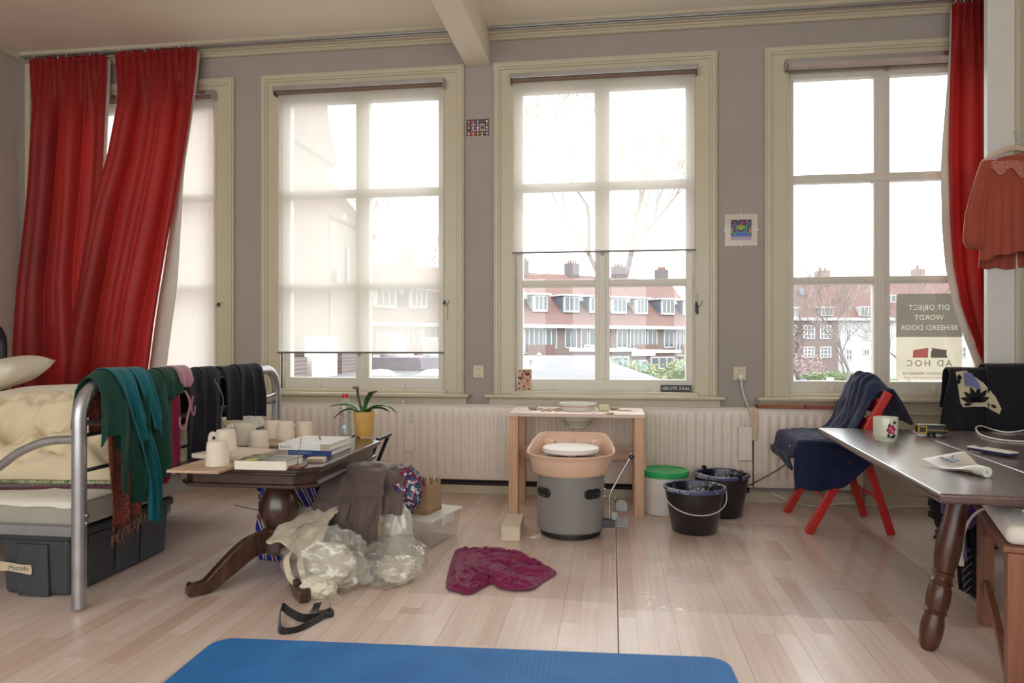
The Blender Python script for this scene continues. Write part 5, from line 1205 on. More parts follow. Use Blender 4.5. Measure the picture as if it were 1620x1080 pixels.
# blue striped shopper under the table
def m_stripes():
    m, nt, b, out = newmat('blue_white_stripes'); v = coords(nt, (1, 1, 1), (0, rad(24), 0))
    w = nd(nt, 'ShaderNodeTexWave', Scale=7.0, Distortion=1.2); w.inputs['Detail Scale'].default_value = 1.0; nt.links.new(v, w.inputs[0])
    nt.links.new(ramp(nt, w.outputs[1], [(0.0, sr(34, 40, 130)), (0.55, sr(34, 40, 130)), (0.6, sr(214, 210, 208)), (0.82, sr(214, 210, 208)), (0.86, sr(90, 30, 60))], 'CONSTANT'), b.inputs[0]); b.inputs['Roughness'].default_value = 0.4; return m
t = thing('striped_shopper', (-1.52, 3.30, 0), 0, 'blue and white striped shopping bag under the coffee table', 'bag')
m = MB()
for s_ in ((-0.17, -0.1, 0.17, -0.1), (0.17, -0.1, 0.17, 0.1), (0.17, 0.1, -0.17, 0.1), (-0.17, 0.1, -0.17, -0.1)):
    m.grid(lambda u, v, s_=s_: (lerp(s_[0], s_[2], u) * (1 + 0.06 * math.sin(v * 5)), lerp(s_[1], s_[3], u) + 0.02 * fbm(u * 4, v * 4, s_[0]), 0.002 + v * 0.36 + 0.015 * math.sin(u * 11) * v), 16, 12)
m.build('body', m_stripes(), t, smooth=50, solid=0.001)
MB().box(-0.12, -0.05, -0.02, 0.03, 0.2, 0.39).build('carton', mat('cream_carton', sr(214, 200, 160), 0.6), t)
# folding black trestle at the far end
t = thing('folding_trestle', (-1.40, 3.92, 0), 0, 'black folding metal trestle behind the coffee table', 'trestle')
for dy in (-0.09, 0.09):
    MB().tube([(-0.10, dy, 0.012), (0.10, dy, 0.50)], 0.011, 8).build('leg', M_black, t, smooth=50); MB().tube([(0.10, dy + 0.024, 0.012), (-0.10, dy + 0.024, 0.50)], 0.011, 8).build('leg', M_black, t, smooth=50)
for x in (-0.10, 0.10): MB().tube([(x, -0.1, 0.50), (x, 0.125, 0.50)], 0.011, 8).build('crossbar', M_black, t, smooth=50)
t = thing('cardboard_tube', (-1.23, 3.62, 0.0), 0, 'beige cardboard tube leaning under the table edge', 'tube')
MB().tube([(0, 0, 0.001), (-0.035, -0.02, 0.415)], 0.022, 14).build('body', mat('beige_tube', sr(196, 182, 160), 0.7), t, smooth=50)
# white cable on the floor from under the bed
t = thing('power_cable', (-1.9, 3.9, 0.0), 0, 'white power cable on the floor between the bed and the striped bag', 'cable')
WB(t).tube(spline([(-2.4, 4.25, 0.006), (-2.1, 4.1, 0.006), (-1.9, 4.06, 0.006), (-1.75, 4.12, 0.006), (-1.6, 4.25, 0.006), (-1.4, 4.35, 0.006)], 8), 0.005, 8).build('cord', M_white, t, smooth=60)
# ------------------------------------------------------------------ potter's wheel, bench, buckets
M_pine = wood('pine', sr(188, 144, 110), sr(214, 176, 144), 0.55, 'z', 0.8)
M_pinex = wood('pine_board', sr(196, 160, 138), sr(220, 192, 172), 0.6, 'x', 0.8)
bn = thing('pine_bench', (-0.215, 4.42, 0), 0, 'pine bench with clay tools and bowls behind the potter\'s wheel', 'bench')
X0, X1, Y0, Y1 = -0.622, 0.188, 4.25, 4.66
for (x, y) in ((X0, Y0), (X1 - 0.058, Y0), (X0, Y1 - 0.058), (X1 - 0.058, Y1 - 0.058)): WB(bn).box(x, x + 0.058, y, y + 0.058, 0, 0.598).build('leg', M_pine, bn, bev=0.003)
for y in (Y0 + 0.07, Y1 - 0.02): WB(bn).box(X0 + 0.06, X1 - 0.06, y - 0.04, y - 0.015, 0.29, 0.37).build('rail', M_pinex, bn, bev=0.002) if y > Y0 + 0.2 else None
for x in (X0 - 0.016, X1 - 0.002): WB(bn).box(x, x + 0.018, Y0 + 0.08, Y1, 0.28, 0.37).build('rail', M_pinex, bn, bev=0.002)
# top with a round hole for the bowls
BC = atD(914, 641, 4.50); BC.z = 0.62
m = WB(bn); n = 40; out_ = []
for k in range(n):
    a_ = 6.283185 * k / n; c_, s_ = math.cos(a_), math.sin(a_)
    tx = (X1 + 0.004 - BC.x) / c_ if c_ > 1e-6 else ((X0 - 0.004 - BC.x) / c_ if c_ < -1e-6 else 1e9); ty = (Y1 - BC.y) / s_ if s_ > 1e-6 else ((Y0 - 0.006 - BC.y) / s_ if s_ < -1e-6 else 1e9)
    t_ = min(tx, ty); out_.append((BC.x + c_ * t_, BC.y + s_ * t_))
# snap to corners
for cxy in ((X0 - 0.004, Y0 - 0.006), (X1 + 0.004, Y0 - 0.006), (X0 - 0.004, Y1), (X1 + 0.004, Y1)):
    k = min(range(n), key=lambda i: (out_[i][0] - cxy[0]) ** 2 + (out_[i][1] - cxy[1]) ** 2); out_[k] = cxy
inn = [(BC.x + 0.105 * math.cos(6.283185 * k / n), BC.y + 0.105 * math.sin(6.283185 * k / n)) for k in range(n)]
vt = {}
for nm, L, z in (('ot', out_, 0.618), ('ob', out_, 0.598), ('it', inn, 0.618), ('ib', inn, 0.598)): vt[nm] = [m._v((p[0], p[1], z)) for p in L]
for k in range(n):
    j = (k + 1) % n
    m._f([vt['ot'][k], vt['ot'][j], vt['it'][j], vt['it'][k]]); m._f([vt['ob'][k], vt['ob'][j], vt['ib'][j], vt['ib'][k]]); m._f([vt['ot'][k], vt['ot'][j], vt['ob'][j], vt['ob'][k]]); m._f([vt['it'][k], vt['it'][j], vt['ib'][j], vt['ib'][k]])
m.build('top', mat('dusty_bench_top', sr(214, 192, 178), 0.6, var=0.08, vscale=14), bn)
# striped bowls nested in the hole
M_porc = mat('glazed_porcelain', sr(226, 224, 214), 0.2, coat=0.4, var=0.02); M_rred = mat('red_glaze_ring', sr(170, 60, 66), 0.3); M_rgr = mat('green_glaze_ring', sr(140, 168, 90), 0.3); M_rbl = mat('pale_blue_glaze', sr(190, 208, 206), 0.25)
def bowl(c, zb, R_, H, label, rings):
    t = thing('striped_bowl', (c.x, c.y, zb), 0, label, 'bowl', 'nested bowls on the bench')
    def rr(z): return R_ * (0.52 + 0.48 * (max(0, z) / H) ** 0.5)
    pr = [(0, 0), (R_ * 0.45, 0), (R_ * 0.47, 0.008)] + [(rr(H * k / 8), 0.008 + (H - 0.008) * k / 8) for k in range(1, 9)] + [(rr(H) - 0.004, H)] + [(rr(H * k / 8) - 0.006, 0.014 + (H - 0.014) * k / 8) for k in range(7, 0, -1)] + [(0, 0.014)]
    MB().lathe(pr, (0, 0, 0), 40).build('body', M_porc, t, smooth=40)
    for z, mm in rings:
        r_ = rr((z - 0.008) / (H - 0.008) * H); MB().tube([((r_ + 0.0004) * math.cos(6.283 * k / 36), (r_ + 0.0004) * math.sin(6.283 * k / 36), z) for k in range(36)], 0.0022, 6, closed=True).build('ring', mm, t, smooth=60)
    return t
bowl(BC, 0.508, 0.118, 0.128, 'white bowl with red and green rings sunk through the bench top', [(0.018, M_rgr), (0.04, M_rred), (0.03, M_rgr), (0.085, M_rred), (0.095, M_rgr)])
bowl(BC, 0.54, 0.122, 0.12, 'pale blue rimmed bowl nested on top of the ringed bowl', [(0.118, M_rbl), (0.104, M_rred), (0.094, M_rgr)])
# clay tools
M_tool = wood('boxwood_tool', sr(176, 150, 120), sr(206, 184, 156), 0.7, 'y', 2.0); M_sponge = mat('sponge', sr(206, 208, 170), 0.95, bmp=0.6, bscale=200)
spots = [(848, 646, 0.15, 70), (856, 648, 0.14, 65), (862, 646, 0.15, 75), (868, 648, 0.13, 80), (873, 646, 0.14, 62), (878, 648, 0.13, 70)]
tl = ['wooden clay tool at the far left of the bench row', 'second wooden clay tool from the left on the bench', 'third wooden clay tool from the left on the bench', 'fourth wooden clay tool from the left on the bench', 'fifth wooden clay tool from the left on the bench', 'wooden clay tool closest to the bowls']
for (px, py, L, an), lab in zip(spots, tl):
    p = atZ(px, py + 3, 0.619); t = thing('clay_tool', (p.x, p.y, 0.619), rad(an), lab, 'tool', 'clay tools on the bench')
    MB().tube([(0, 0, 0.006), (L * 0.5, 0, 0.006), (L * 0.75, 0, 0.005)], [0.005, 0.0055, 0.003], 8).build('handle', M_tool, t, smooth=60)
    MB().tube([(L * 0.75, 0, 0.005), (L * 0.84, 0.008, 0.005), (L * 0.95, 0.004, 0.005), (L, 0, 0.005)], 0.0016, 5).build('tip', M_steel, t)
for (px, py, s_, lab) in ((843, 648, (0.03, 0.02, 0.012), 'small dark lump of clay at the bench\'s left'), (972, 648, (0.03, 0.022, 0.01), 'small dry lump of clay right of the sponge')):
    p = atZ(px, py, 0.619); t = thing('clay_lump', (p.x, p.y, 0.619), 0, lab, 'clay lump')
    m = MB(); bagblob(m, (0, 0, s_[2]), s_, px * 0.1, 3, 0.3, 2.0); floorclip(m, 0.0005); m.build('clay', mat('grey_clay', sr(170, 156, 140), 0.9, bmp=0.3), t, smooth=60)
p = atZ(955, 650, 0.619); t = thing('sponge', (p.x, p.y + 0.03, 0.619), rad(10), 'yellow-green sponge beside the bowls on the bench', 'sponge'); MB().box(-0.032, 0.032, -0.03, 0.03, 0, 0.035).build('body', M_sponge, t, bev=0.006, seg=3)
p = atZ(948, 655, 0.619); t = thing('wire_cutter', (p.x, p.y, 0.619), 0, 'clay cutting wire with small handles in front of the sponge', 'wire')
MB().tube(spline([(-0.04, -0.01, 0.004), (-0.02, 0.03, 0.01), (0.0, 0.045, 0.012), (0.03, 0.02, 0.006), (0.05, -0.005, 0.004)], 6), 0.003, 6).build('wire', M_white, t, smooth=60); MB().tube([(0.045, -0.012, 0.006), (0.085, 0.004, 0.006)], 0.005, 8).build('handle', M_tool, t)
p = atZ(990, 650, 0.619); t = thing('modelling_knife', (p.x, p.y, 0.619), rad(12), 'thin modelling knife at the right end of the bench', 'knife'); MB().tube([(-0.05, 0, 0.004), (0.03, 0, 0.004)], 0.0042, 6).build('handle', M_tool, t, smooth=60); MB().box(0.03, 0.08, -0.004, 0.004, 0.003, 0.005).build('blade', M_steel, t)

# -- the wheel
WC = Vector((-0.226, 3.896, 0))
pw = thing('potters_wheel', WC, 0, 'grey potter\'s wheel with a peach splash pan and white wheel head', 'potter\'s wheel')
M_grey = m_splat('speckled_grey_steel', sr(132, 129, 126), sr(206, 200, 190), 70, 0.72, 0.35)
MB().lathe([(0, 0.032), (0.174, 0.032), (0.184, 0.042), (0.184, 0.42), (0, 0.42)], (0, 0, 0), 56).build('housing', M_grey, pw, smooth=30)
MB().lathe([(0, 0), (0.155, 0), (0.165, 0.006), (0.165, 0.034), (0, 0.034)], (0, 0, 0), 40).build('base', M_black, pw, smooth=30)
fa = math.atan2(-WC.y, -WC.x)      # towards the viewer
for da, tl_ in ((-52, -16), (40, 8)):
    th = fa + rad(da)
    def hp(u, v, th=th, dr=0.0, w_=0.052, h__=0.024):
        # stadium ring section
        return None
    pts = []
    for k in range(28):
        a_ = 6.283185 * k / 28; lx = (0.03 if math.cos(a_) > 0 else -0.03) + 0.02 * math.cos(a_); lz = 0.02 * math.sin(a_)
        lz += math.tan(rad(tl_)) * 0.0
        q = th + lx / 0.187; pts.append((0.187 * math.cos(q), 0.187 * math.sin(q), 0.245 + lz))
    hd = MB().tube(pts, 0.0065, 8, closed=True).build('handle_rim', M_black, pw, smooth=60)
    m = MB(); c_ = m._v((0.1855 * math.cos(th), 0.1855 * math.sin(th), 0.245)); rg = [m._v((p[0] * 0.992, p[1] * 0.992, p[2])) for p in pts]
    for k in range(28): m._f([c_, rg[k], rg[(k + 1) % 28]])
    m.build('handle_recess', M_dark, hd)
# splash pan
base_o = []
for k in range(24):
    a_ = math.pi + math.pi * k / 23; base_o.append((0.242 * math.cos(a_), 0.242 * math.sin(a_)))
base_o += [(0.244, 0.05), (0.225, 0.12), (0.195, 0.185), (0.165, 0.235), (0.08, 0.245), (0.0, 0.245), (-0.08, 0.245), (-0.165, 0.235), (-0.195, 0.185), (-0.225, 0.12), (-0.244, 0.05)]
def loop(k, z, back=0.0):
    L = []
    for x, y in base_o: L.append((x * k, y * k, z + back * sstep(0.02, 0.2, y)))
    return L
m = MB(); lv = [loop(0.80, 0.335), loop(0.86, 0.347, 0.02), loop(0.93, 0.413, 0.06), loop(0.955, 0.434, 0.068), loop(0.99, 0.440, 0.072), loop(1.0, 0.446, 0.073), loop(0.985, 0.451, 0.073), loop(0.945, 0.446, 0.07), loop(0.90, 0.412, 0.055), loop(0.85, 0.378, 0.02), loop(0.2, 0.375)]
R_ = [[m._v(p) for p in L] for L in lv]; n = len(base_o)
for A_, B_ in zip(R_, R_[1:]):
    for k in range(n): m._f([A_[k], A_[(k + 1) % n], B_[(k + 1) % n], B_[k]])
M_pan = mat('peach_plastic', sr(226, 190, 164), 0.4, var=0.03)
m.build('splash_pan', M_pan, pw, smooth=45)
for sx in (-1, 1):
    MB().hexa([(sx * 0.10, 0.15, 0.39), (sx * 0.155, 0.20, 0.39), (sx * 0.145, 0.215, 0.39), (sx * 0.09, 0.20, 0.39)], [(sx * 0.11, 0.17, 0.47), (sx * 0.18, 0.2, 0.495), (sx * 0.17, 0.21, 0.495), (sx * 0.1, 0.205, 0.485)]).build('pan_rib', M_pan, pw, bev=0.01, seg=3)
MB().box(-0.01, 0.01, 0.195, 0.225, 0.4, 0.49).build('pan_rib', M_pan, pw, bev=0.006)
MB().lathe([(0, 0.472), (0.15, 0.472), (0.155, 0.468), (0.155, 0.452), (0.15, 0.446), (0.03, 0.436), (0.03, 0.38), (0, 0.38)], (0, 0, 0), 48).build('wheel_head', mat('plaster_white', sr(232, 224, 216), 0.5, var=0.03), pw, smooth=30)
def wp(px, py, d): return atD(px, py, d) - WC
M_lev = mat('polished_lever', sr(176, 176, 176), 0.25, 0.9)
MB().tube(spline([wp(965, 824, 3.82), wp(964, 800, 3.82), wp(965, 782, 3.82), wp(975, 762, 3.82), wp(998, 722, 3.82)], 4), 0.0055, 10).build('lever', M_lev, pw, smooth=60)
MB().ico(wp(999, 722, 3.82), 0.016, 3).build('lever_knob', mat('blue_black_knob', sr(22, 26, 52), 0.2, coat=0.5), pw, smooth=180)
q = wp(962, 826, 3.82); MB().box(-0.05, 0.035, -0.03, 0.03, -0.022, 0.018, Matrix.Translation(q)).build('pivot_block', mat('iron_block', sr(70, 70, 72), 0.5, 0.5), pw, bev=0.004)
M_ped = mat('ribbed_pedal', sr(150, 152, 152), 0.45, 0.3, var=0.25, vscale=160)
q = wp(983, 803, 3.80); Mp = Matrix.Translation(q) @ Matrix.Rotation(rad(35), 4, 'X')
MB().prism([(-0.03, -0.02), (0.03, -0.02), (0.032, 0.02), (0.024, 0.045), (0.0, 0.055), (-0.024, 0.045), (-0.032, 0.02)], -0.006, 0.006, Mp).build('pedal', M_ped, pw, bev=0.003)
q = wp(984, 826, 3.78); Mp = Matrix.Translation(q) @ Matrix.Rotation(rad(35), 4, 'X')
MB().box(-0.032, 0.03, -0.035, 0.035, -0.006, 0.006, Mp).build('pedal', M_ped, pw, bev=0.004)
for k in range(5): 
    q = wp(983, 820, 3.79)
MB().box(-0.03, -0.0, -0.012, 0.012, -0.012, 0.03, Matrix.Translation(wp(977, 818, 3.81))).build('pedal_arm', M_ped, pw, bev=0.002)
MB().tube([(0.18, -0.02, 0.375), (0.2, -0.022, 0.375)], 0.018, 14).build('dial', M_black, pw, smooth=50)
for k, z in enumerate((0.345, 0.30, 0.25, 0.21)): MB().tube([(0.182, -0.02, z), (0.19, -0.02, z)], 0.006, 8).build('switch', M_chrome, pw)
t = thing('wheel_cable', (0.0, 4.2, 0), 0, 'thin beige cable on the floor between the wheel and the bench', 'cable')
WB(t).tube(spline([(-0.03, 3.98, 0.15), (0.0, 4.05, 0.1), (0.03, 4.12, 0.03), (0.08, 4.22, 0.004), (0.2, 4.34, 0.004), (0.24, 4.56, 0.004)], 6), 0.0035, 6).build('cord', mat('beige_cable', sr(196, 184, 170), 0.5), t, smooth=60)

# -- white brick and shard on the floor
t = thing('white_brick', (-0.537, 3.83, 0), rad(3), 'pale fireclay brick lying on the floor left of the wheel', 'brick')
m = MB(); m.grid(lambda u, v: (0, 0, 0), 1, 1) if False else None
MB().box(-0.05, 0.05, -0.145, 0.145, 0, 0.076).build('block', mat('fireclay', sr(212, 198, 176), 0.9, var=0.08, vscale=25, bmp=0.4, bscale=90), t, bev=0.004)
p = atZ(846, 850, 0); t = thing('clay_shard', (p.x, p.y, 0.0005), rad(20), 'small folded paper scrap at the foot of the wheel', 'scrap'); MB().hexa([(-0.03, 0, 0), (0.0, -0.012, 0), (0.035, 0.005, 0), (0.0, 0.015, 0)], [(-0.028, 0, 0.004), (0.0, -0.01, 0.012), (0.033, 0.005, 0.016), (0.0, 0.014, 0.01)]).build('paper', mat('scrap_paper', sr(196, 184, 166), 0.9), t)

# -- buckets
def bucket(c, rb, rt, h, mo, mi_, m_rim, label, name='bucket', handle=None):
    t = thing(name, (c[0], c[1], 0), 0, label, 'bucket')
    MB().lathe([(0, 0.002), (rb - 0.006, 0.002), (rb, 0.008), (rt - 0.004, h - 0.03), (rt - 0.002, h - 0.006)], (0, 0, 0), 44).build('wall', mo, t, smooth=40)
    MB().lathe([(rt - 0.003, h - 0.003), (rt - 0.008, h - 0.03), (rb - 0.004, 0.012), (0, 0.010)], (0, 0, 0), 44).build('inside', mi_, t, smooth=40)
    MB().lathe([(rt - 0.004, h - 0.022), (rt + 0.004, h - 0.02), (rt + 0.008, h - 0.008), (rt + 0.006, h), (rt - 0.002, h + 0.001), (rt - 0.005, h - 0.006)], (0, 0, 0), 44).build('rim', m_rim, t, smooth=40)
    return t
M_bk = m_splat('splashed_black_plastic', sr(36, 30, 32), sr(190, 186, 180), 50, 0.73, 0.3); M_bki = m_splat('clay_splashed_inside', sr(20, 22, 40), sr(206, 200, 190), 42, 0.55, 0.3, 3.0); M_brim = m_splat('blue_smeared_rim', sr(62, 74, 110), sr(190, 192, 200), 40, 0.5, 0.35, 5.0)
bA = bucket((0.452, 4.035), 0.122, 0.162, 0.25, M_bk, M_bki, M_brim, 'black clay-splashed bucket in front with its white wire handle hanging down')
pts = []
for k in range(21):
    a_ = rad(180 + 180 * k / 20); pts.append((0.172 * math.cos(a_), 0.172 * math.sin(a_) * 0.98 - 0.004, 0.225 - 0.10 * math.sin(math.pi * k / 20) ** 0.8))
rot = Matrix.Rotation(rad(4), 3, 'Z'); MB().tube([rot @ Vector(p_) for p_ in pts], 0.003, 8).build('handle', mat('white_wire', sr(206, 200, 192), 0.35), bA, smooth=60)
bB = bucket((0.655, 4.43), 0.122, 0.162, 0.255, M_bk, M_bki, M_brim, 'black bucket standing behind against the radiator')
pts = [(0.166 * math.cos(rad(200 + 160 * k / 16)), 0.166 * math.sin(rad(200 + 160 * k / 16)), 0.265 - 0.012 * math.sin(math.pi * k / 16)) for k in range(17)]
MB().tube(pts, 0.003, 8).build('handle', M_steel, bB, smooth=60)
for a_ in (120, 300): MB().box(-0.012, 0.012, -0.01, 0.01, 0.235, 0.272, Matrix.Rotation(rad(a_), 4, 'Z') @ Matrix.Translation((0.166, 0, 0))).build('handle_lug', M_black, bB, bev=0.003)
t = thing('lidded_bucket', (0.318, 4.45, 0), 0, 'white plastic tub with a bright green lid beside the pine bench', 'bucket')
MB().lathe([(0, 0.001), (0.122, 0.001), (0.127, 0.006), (0.137, 0.22), (0.137, 0.245), (0, 0.245)], (0, 0, 0), 44).build('tub', mat('white_tub', sr(222, 216, 212), 0.4, var=0.02), t, smooth=35)
MB().lathe([(0.136, 0.228), (0.146, 0.228), (0.147, 0.258), (0.142, 0.264), (0.132, 0.264), (0.128, 0.258), (0, 0.258)], (0, 0, 0), 48).build('lid', mat('green_lid', sr(40, 166, 92), 0.4, var=0.04), t, smooth=35)
MB().lathe([(0.1465, 0.24), (0.149, 0.242), (0.149, 0.246), (0.1465, 0.248)], (0, 0, 0), 48).build('lid_ridge', mat('green_lid', sr(40, 166, 92), 0.4, var=0.04), t, smooth=35)

# -- things on the floor
def cloth_patch(name, outline, cpx, label, mm, cat, hgt, seed, nr=40, nt_=120, ctr=None):
    P = [atZ(x, y, 0) for x, y in outline]; P = spline([(p.x, p.y, 0) for p in P], 11, True); c_ = atZ(*cpx, 0)
    t = thing(name, (c_.x, c_.y, 0), 0, label, cat); n = len(P)
    def fn(u, v):
        k = u * n; i = int(k) % n; q = P[i].lerp(P[(i + 1) % n], k - int(k)); r_ = v
        x = lerp(c_.x, q.x, r_); y = lerp(c_.y, q.y, r_)
        ed = sstep(1.0, 0.82, r_)
        wx = x + 0.10 * noise.noise((x * 6, y * 6, seed)); wy = y + 0.10 * noise.noise((x * 6 + 9, y * 6, seed)); w = ridged(wx * 5 + seed, wy * 13 + wx * 5, seed, 2); w2 = ridged(wx * 16 - wy * 9, wy * 26 + wx * 9 + seed, seed + 2, 2)
        return Vector((x, y, 0.004 + hgt * (0.15 + 0.85 * ed) * (max(0, w) * 0.62 + max(0, w2) * 0.42)))
    WB(t).grid(fn, n, nr, cu=True).build('cloth', mm, t, smooth=180, solid=0.003)
    return t
cloth_patch('maroon_cloth', [(722, 872), (745, 869), (790, 868), (806, 874), (826, 878), (846, 890), (862, 896), (880, 908), (860, 922), (842, 934), (815, 936), (790, 932), (778, 925), (760, 934), (742, 942), (722, 938), (707, 932), (708, 912)], (792, 905), 'crumpled magenta cloth lying on the floor in front of the wheel', fabric('magenta_jersey', sr(122, 25, 73), rough=0.55, var=0.25, sheen=0.08), 'cloth', 0.04, 3.0, nr=64)
t = thing('black_strap', tuple(atZ(485, 990, 0)), 0, 'black elastic strap with a buckle lying on the floor by the mat', 'strap')
M_str = fabric('black_webbing', sr(22, 20, 22), rough=0.6, var=0.1)
def fpt(x, y, z): p = atZ(x, y, 0); return Vector((p.x, p.y, z))
WB(t).ribbon(spline([fpt(520, 972, 0.012), fpt(500, 984, 0.02), fpt(478, 990, 0.03), fpt(458, 980, 0.03), fpt(446, 974, 0.035), fpt(442, 990, 0.03), fpt(444, 1002, 0.012), fpt(462, 1002, 0.008), fpt(482, 996, 0.012), fpt(505, 984, 0.012), fpt(522, 974, 0.02)], 6), 0.03, lambda s_: Vector((0.15, 0.25, 0.95)), 0.0015).build('band', M_str, t, smooth=60)
WB(t).ribbon(spline([fpt(492, 985, 0.03), fpt(498, 978, 0.03), fpt(503, 972, 0.045)], 5), 0.03, lambda s_: Vector((0.9, 0.2, 0.2)), 0.0015).build('tail', M_str, t, smooth=60)
q = fpt(515, 976, 0.014); WB(t).box(-0.03, 0.03, -0.018, 0.018, -0.012, 0.012, Matrix.Translation(q) @ Matrix.Rotation(rad(30), 4, 'Z')).build('buckle', M_black, t, bev=0.006)
# yoga mat
a, b_ = atZ(345, 1008, 0.006), atZ(1150, 1040, 0.006); L = (b_ - a).length; an = math.atan2(b_.y - a.y, b_.x - a.x)
t = thing('yoga_mat', (a.x, a.y, 0), an, 'blue textured exercise mat lying in the foreground', 'mat')
pts = []; rr_ = 0.07; Wd = 0.62
for cx_, cy_, a0 in ((L - rr_, -rr_, 90), (L - rr_, -Wd + rr_, 0), (rr_, -Wd + rr_, -90), (rr_, -rr_, 180)):
    for k in range(7): a_ = rad(a0 - 15 * k); pts.append((cx_ + rr_ * math.cos(a_), cy_ + rr_ * math.sin(a_)))
def m_mat():
    m, nt, b, out = newmat('blue_mat_foam'); v = coords(nt); w = nd(nt, 'ShaderNodeTexWave', Scale=18.0, Distortion=2.0); nt.links.new(v, w.inputs[0]); f = noise_tex(nt, v, 5.0, 4.0)
    nt.links.new(ramp(nt, f, [(0.3, sr(34, 108, 180)), (0.7, sr(46, 124, 196))]), b.inputs[0]); b.inputs['Roughness'].default_value = 0.65; bump(nt, b, w.outputs[1], 0.25, 0.003); return m
MB().prism(pts, 0.0008, 0.007).build('foam', m_mat(), t, bev=0.002)
# clear plastic sheet over the laminate around the wheel
ps = thing('plastic_sheet', (0.2, 3.5, 0), 0, 'clear glossy plastic sheet spread on the floor around the wheel', 'plastic sheet')
M_sheetfilm = m_film('floor_film', -0.01, 0.06, (1, 1, 1, 1), 0.02, bmp=0.4, bscale=3.2)
def shf(x0, x1, y0, y1, sk):
    return lambda u, v: (lerp(x0, x1, u) + sk * (1 - v), lerp(y0, y1, v) + 0.02 * math.sin(u * 3.1), 0.0012 + 0.0011 * max(0, ridged(lerp(x0, x1, u) * 2, lerp(y0, y1, v) * 2.2, 3.0)) ** 2)
WB(ps).grid(shf(-0.85, 0.012, 2.86, 4.0, 0.0), 40, 50).build('film', M_sheetfilm, ps, smooth=180)
WB(ps).grid(shf(0.03, 1.42, 2.80, 4.2, 0.0), 60, 60).build('film', M_sheetfilm, ps, smooth=180)
# ------------------------------------------------------------------ red folding chair with a navy sweater
M_red = mat('red_lacquer', sr(186, 36, 32), 0.35, var=0.06, coat=0.2)
FX, RX, NY, FY = 1.055, 1.495, 3.985, 4.47
rc = thing('red_folding_chair', ((FX + RX) / 2, (NY + FY) / 2, 0), 0, 'red wooden folding chair with a navy sweater thrown over it', 'chair')
for y in (NY, FY):
    m = WB(rc); sweep_rect(m, [(FX, y, 0.0), (lerp(FX, 1.468, 0.5), y, 0.388), (1.468, y, 0.776)], [0.024] * 3, [0.046] * 3, Vector((0, 1, 0))); m.build('leg', M_red, rc, bev=0.006, seg=3)
    yy = y + (0.034 if y == NY else -0.034)
    m = WB(rc); sweep_rect(m, [(RX, yy, 0.0), (1.42, yy, 0.245), (1.35, yy, 0.46)], [0.024] * 3, [0.042] * 3, Vector((0, 1, 0))); m.build('leg', M_red, rc, bev=0.006, seg=3)
WB(rc).tube([(FX + 0.10, NY, 0.19), (FX + 0.10, FY, 0.19)], 0.010, 10).build('rung', M_red, rc, smooth=50)
WB(rc).tube([(RX - 0.055, NY + 0.03, 0.19), (RX - 0.055, FY - 0.03, 0.19)], 0.010, 10).build('rung', M_red, rc, smooth=50)
for k in range(4): x = 1.03 + k * 0.095; WB(rc).box(x, x + 0.085, NY + 0.05, FY - 0.05, 0.452, 0.468).build('seat_slat', M_red, rc, bev=0.003)
for y in (NY + 0.055, FY - 0.055): WB(rc).box(1.03, 1.44, y - 0.012, y + 0.012, 0.41, 0.452).build('seat_rail', M_red, rc, bev=0.003)
for z in (0.60, 0.70):
    x = lerp(FX, 1.468, z / 0.776); WB(rc).box(x - 0.012, x + 0.012, NY + 0.012, FY - 0.012, z - 0.04, z + 0.04, None).build('back_slat', M_red, rc, bev=0.003)
M_knit = fabric('navy_knit', sr(28, 34, 66), var=0.25, sheen=0.1, vscale=9)
sw = thing('navy_sweater', (1.2, 4.2, 0.5), 0, 'navy blue sweater draped over the seat and back of the red chair', 'sweater')
prof_b = [(1.60, 0.60), (1.565, 0.68), (1.52, 0.76), (1.475, 0.815), (1.435, 0.825), (1.405, 0.79), (1.385, 0.73), (1.36, 0.66), (1.325, 0.585), (1.28, 0.53), (1.22, 0.508), (1.1, 0.50)]
PB = spline([(x, 0, z) for x, z in prof_b], 4)
def swb(u, v):
    q = PB[min(len(PB) - 1, int(u * (len(PB) - 1) + 0.5))]; near = lerp(4.01, 4.0, u) - 0.02 * sstep(0.3, 0.0, u); far = 4.47 + 0.02 * u
    y = lerp(near, far, v); w = ridged(u * 2.2 + v * 1.2, v * 4.5 - u * 1.8, 2.0, 2) - 0.4
    hump = 0.045 * math.sin(math.pi * v) ** 1.2 * sstep(0.15, 0.35, u) * (1 - sstep(0.5, 0.8, u))
    sag = -0.05 * (1 - sstep(0.0, 0.25, v)) * sstep(0.2, 0.3, u) * (1 - sstep(0.42, 0.55, u))
    return (q.x - 0.022 * w, y, q.z + 0.024 * w + hump + sag)
WB(sw).grid(swb, len(PB) - 1, 40).build('back_part', M_knit, sw, smooth=180, solid=0.008)
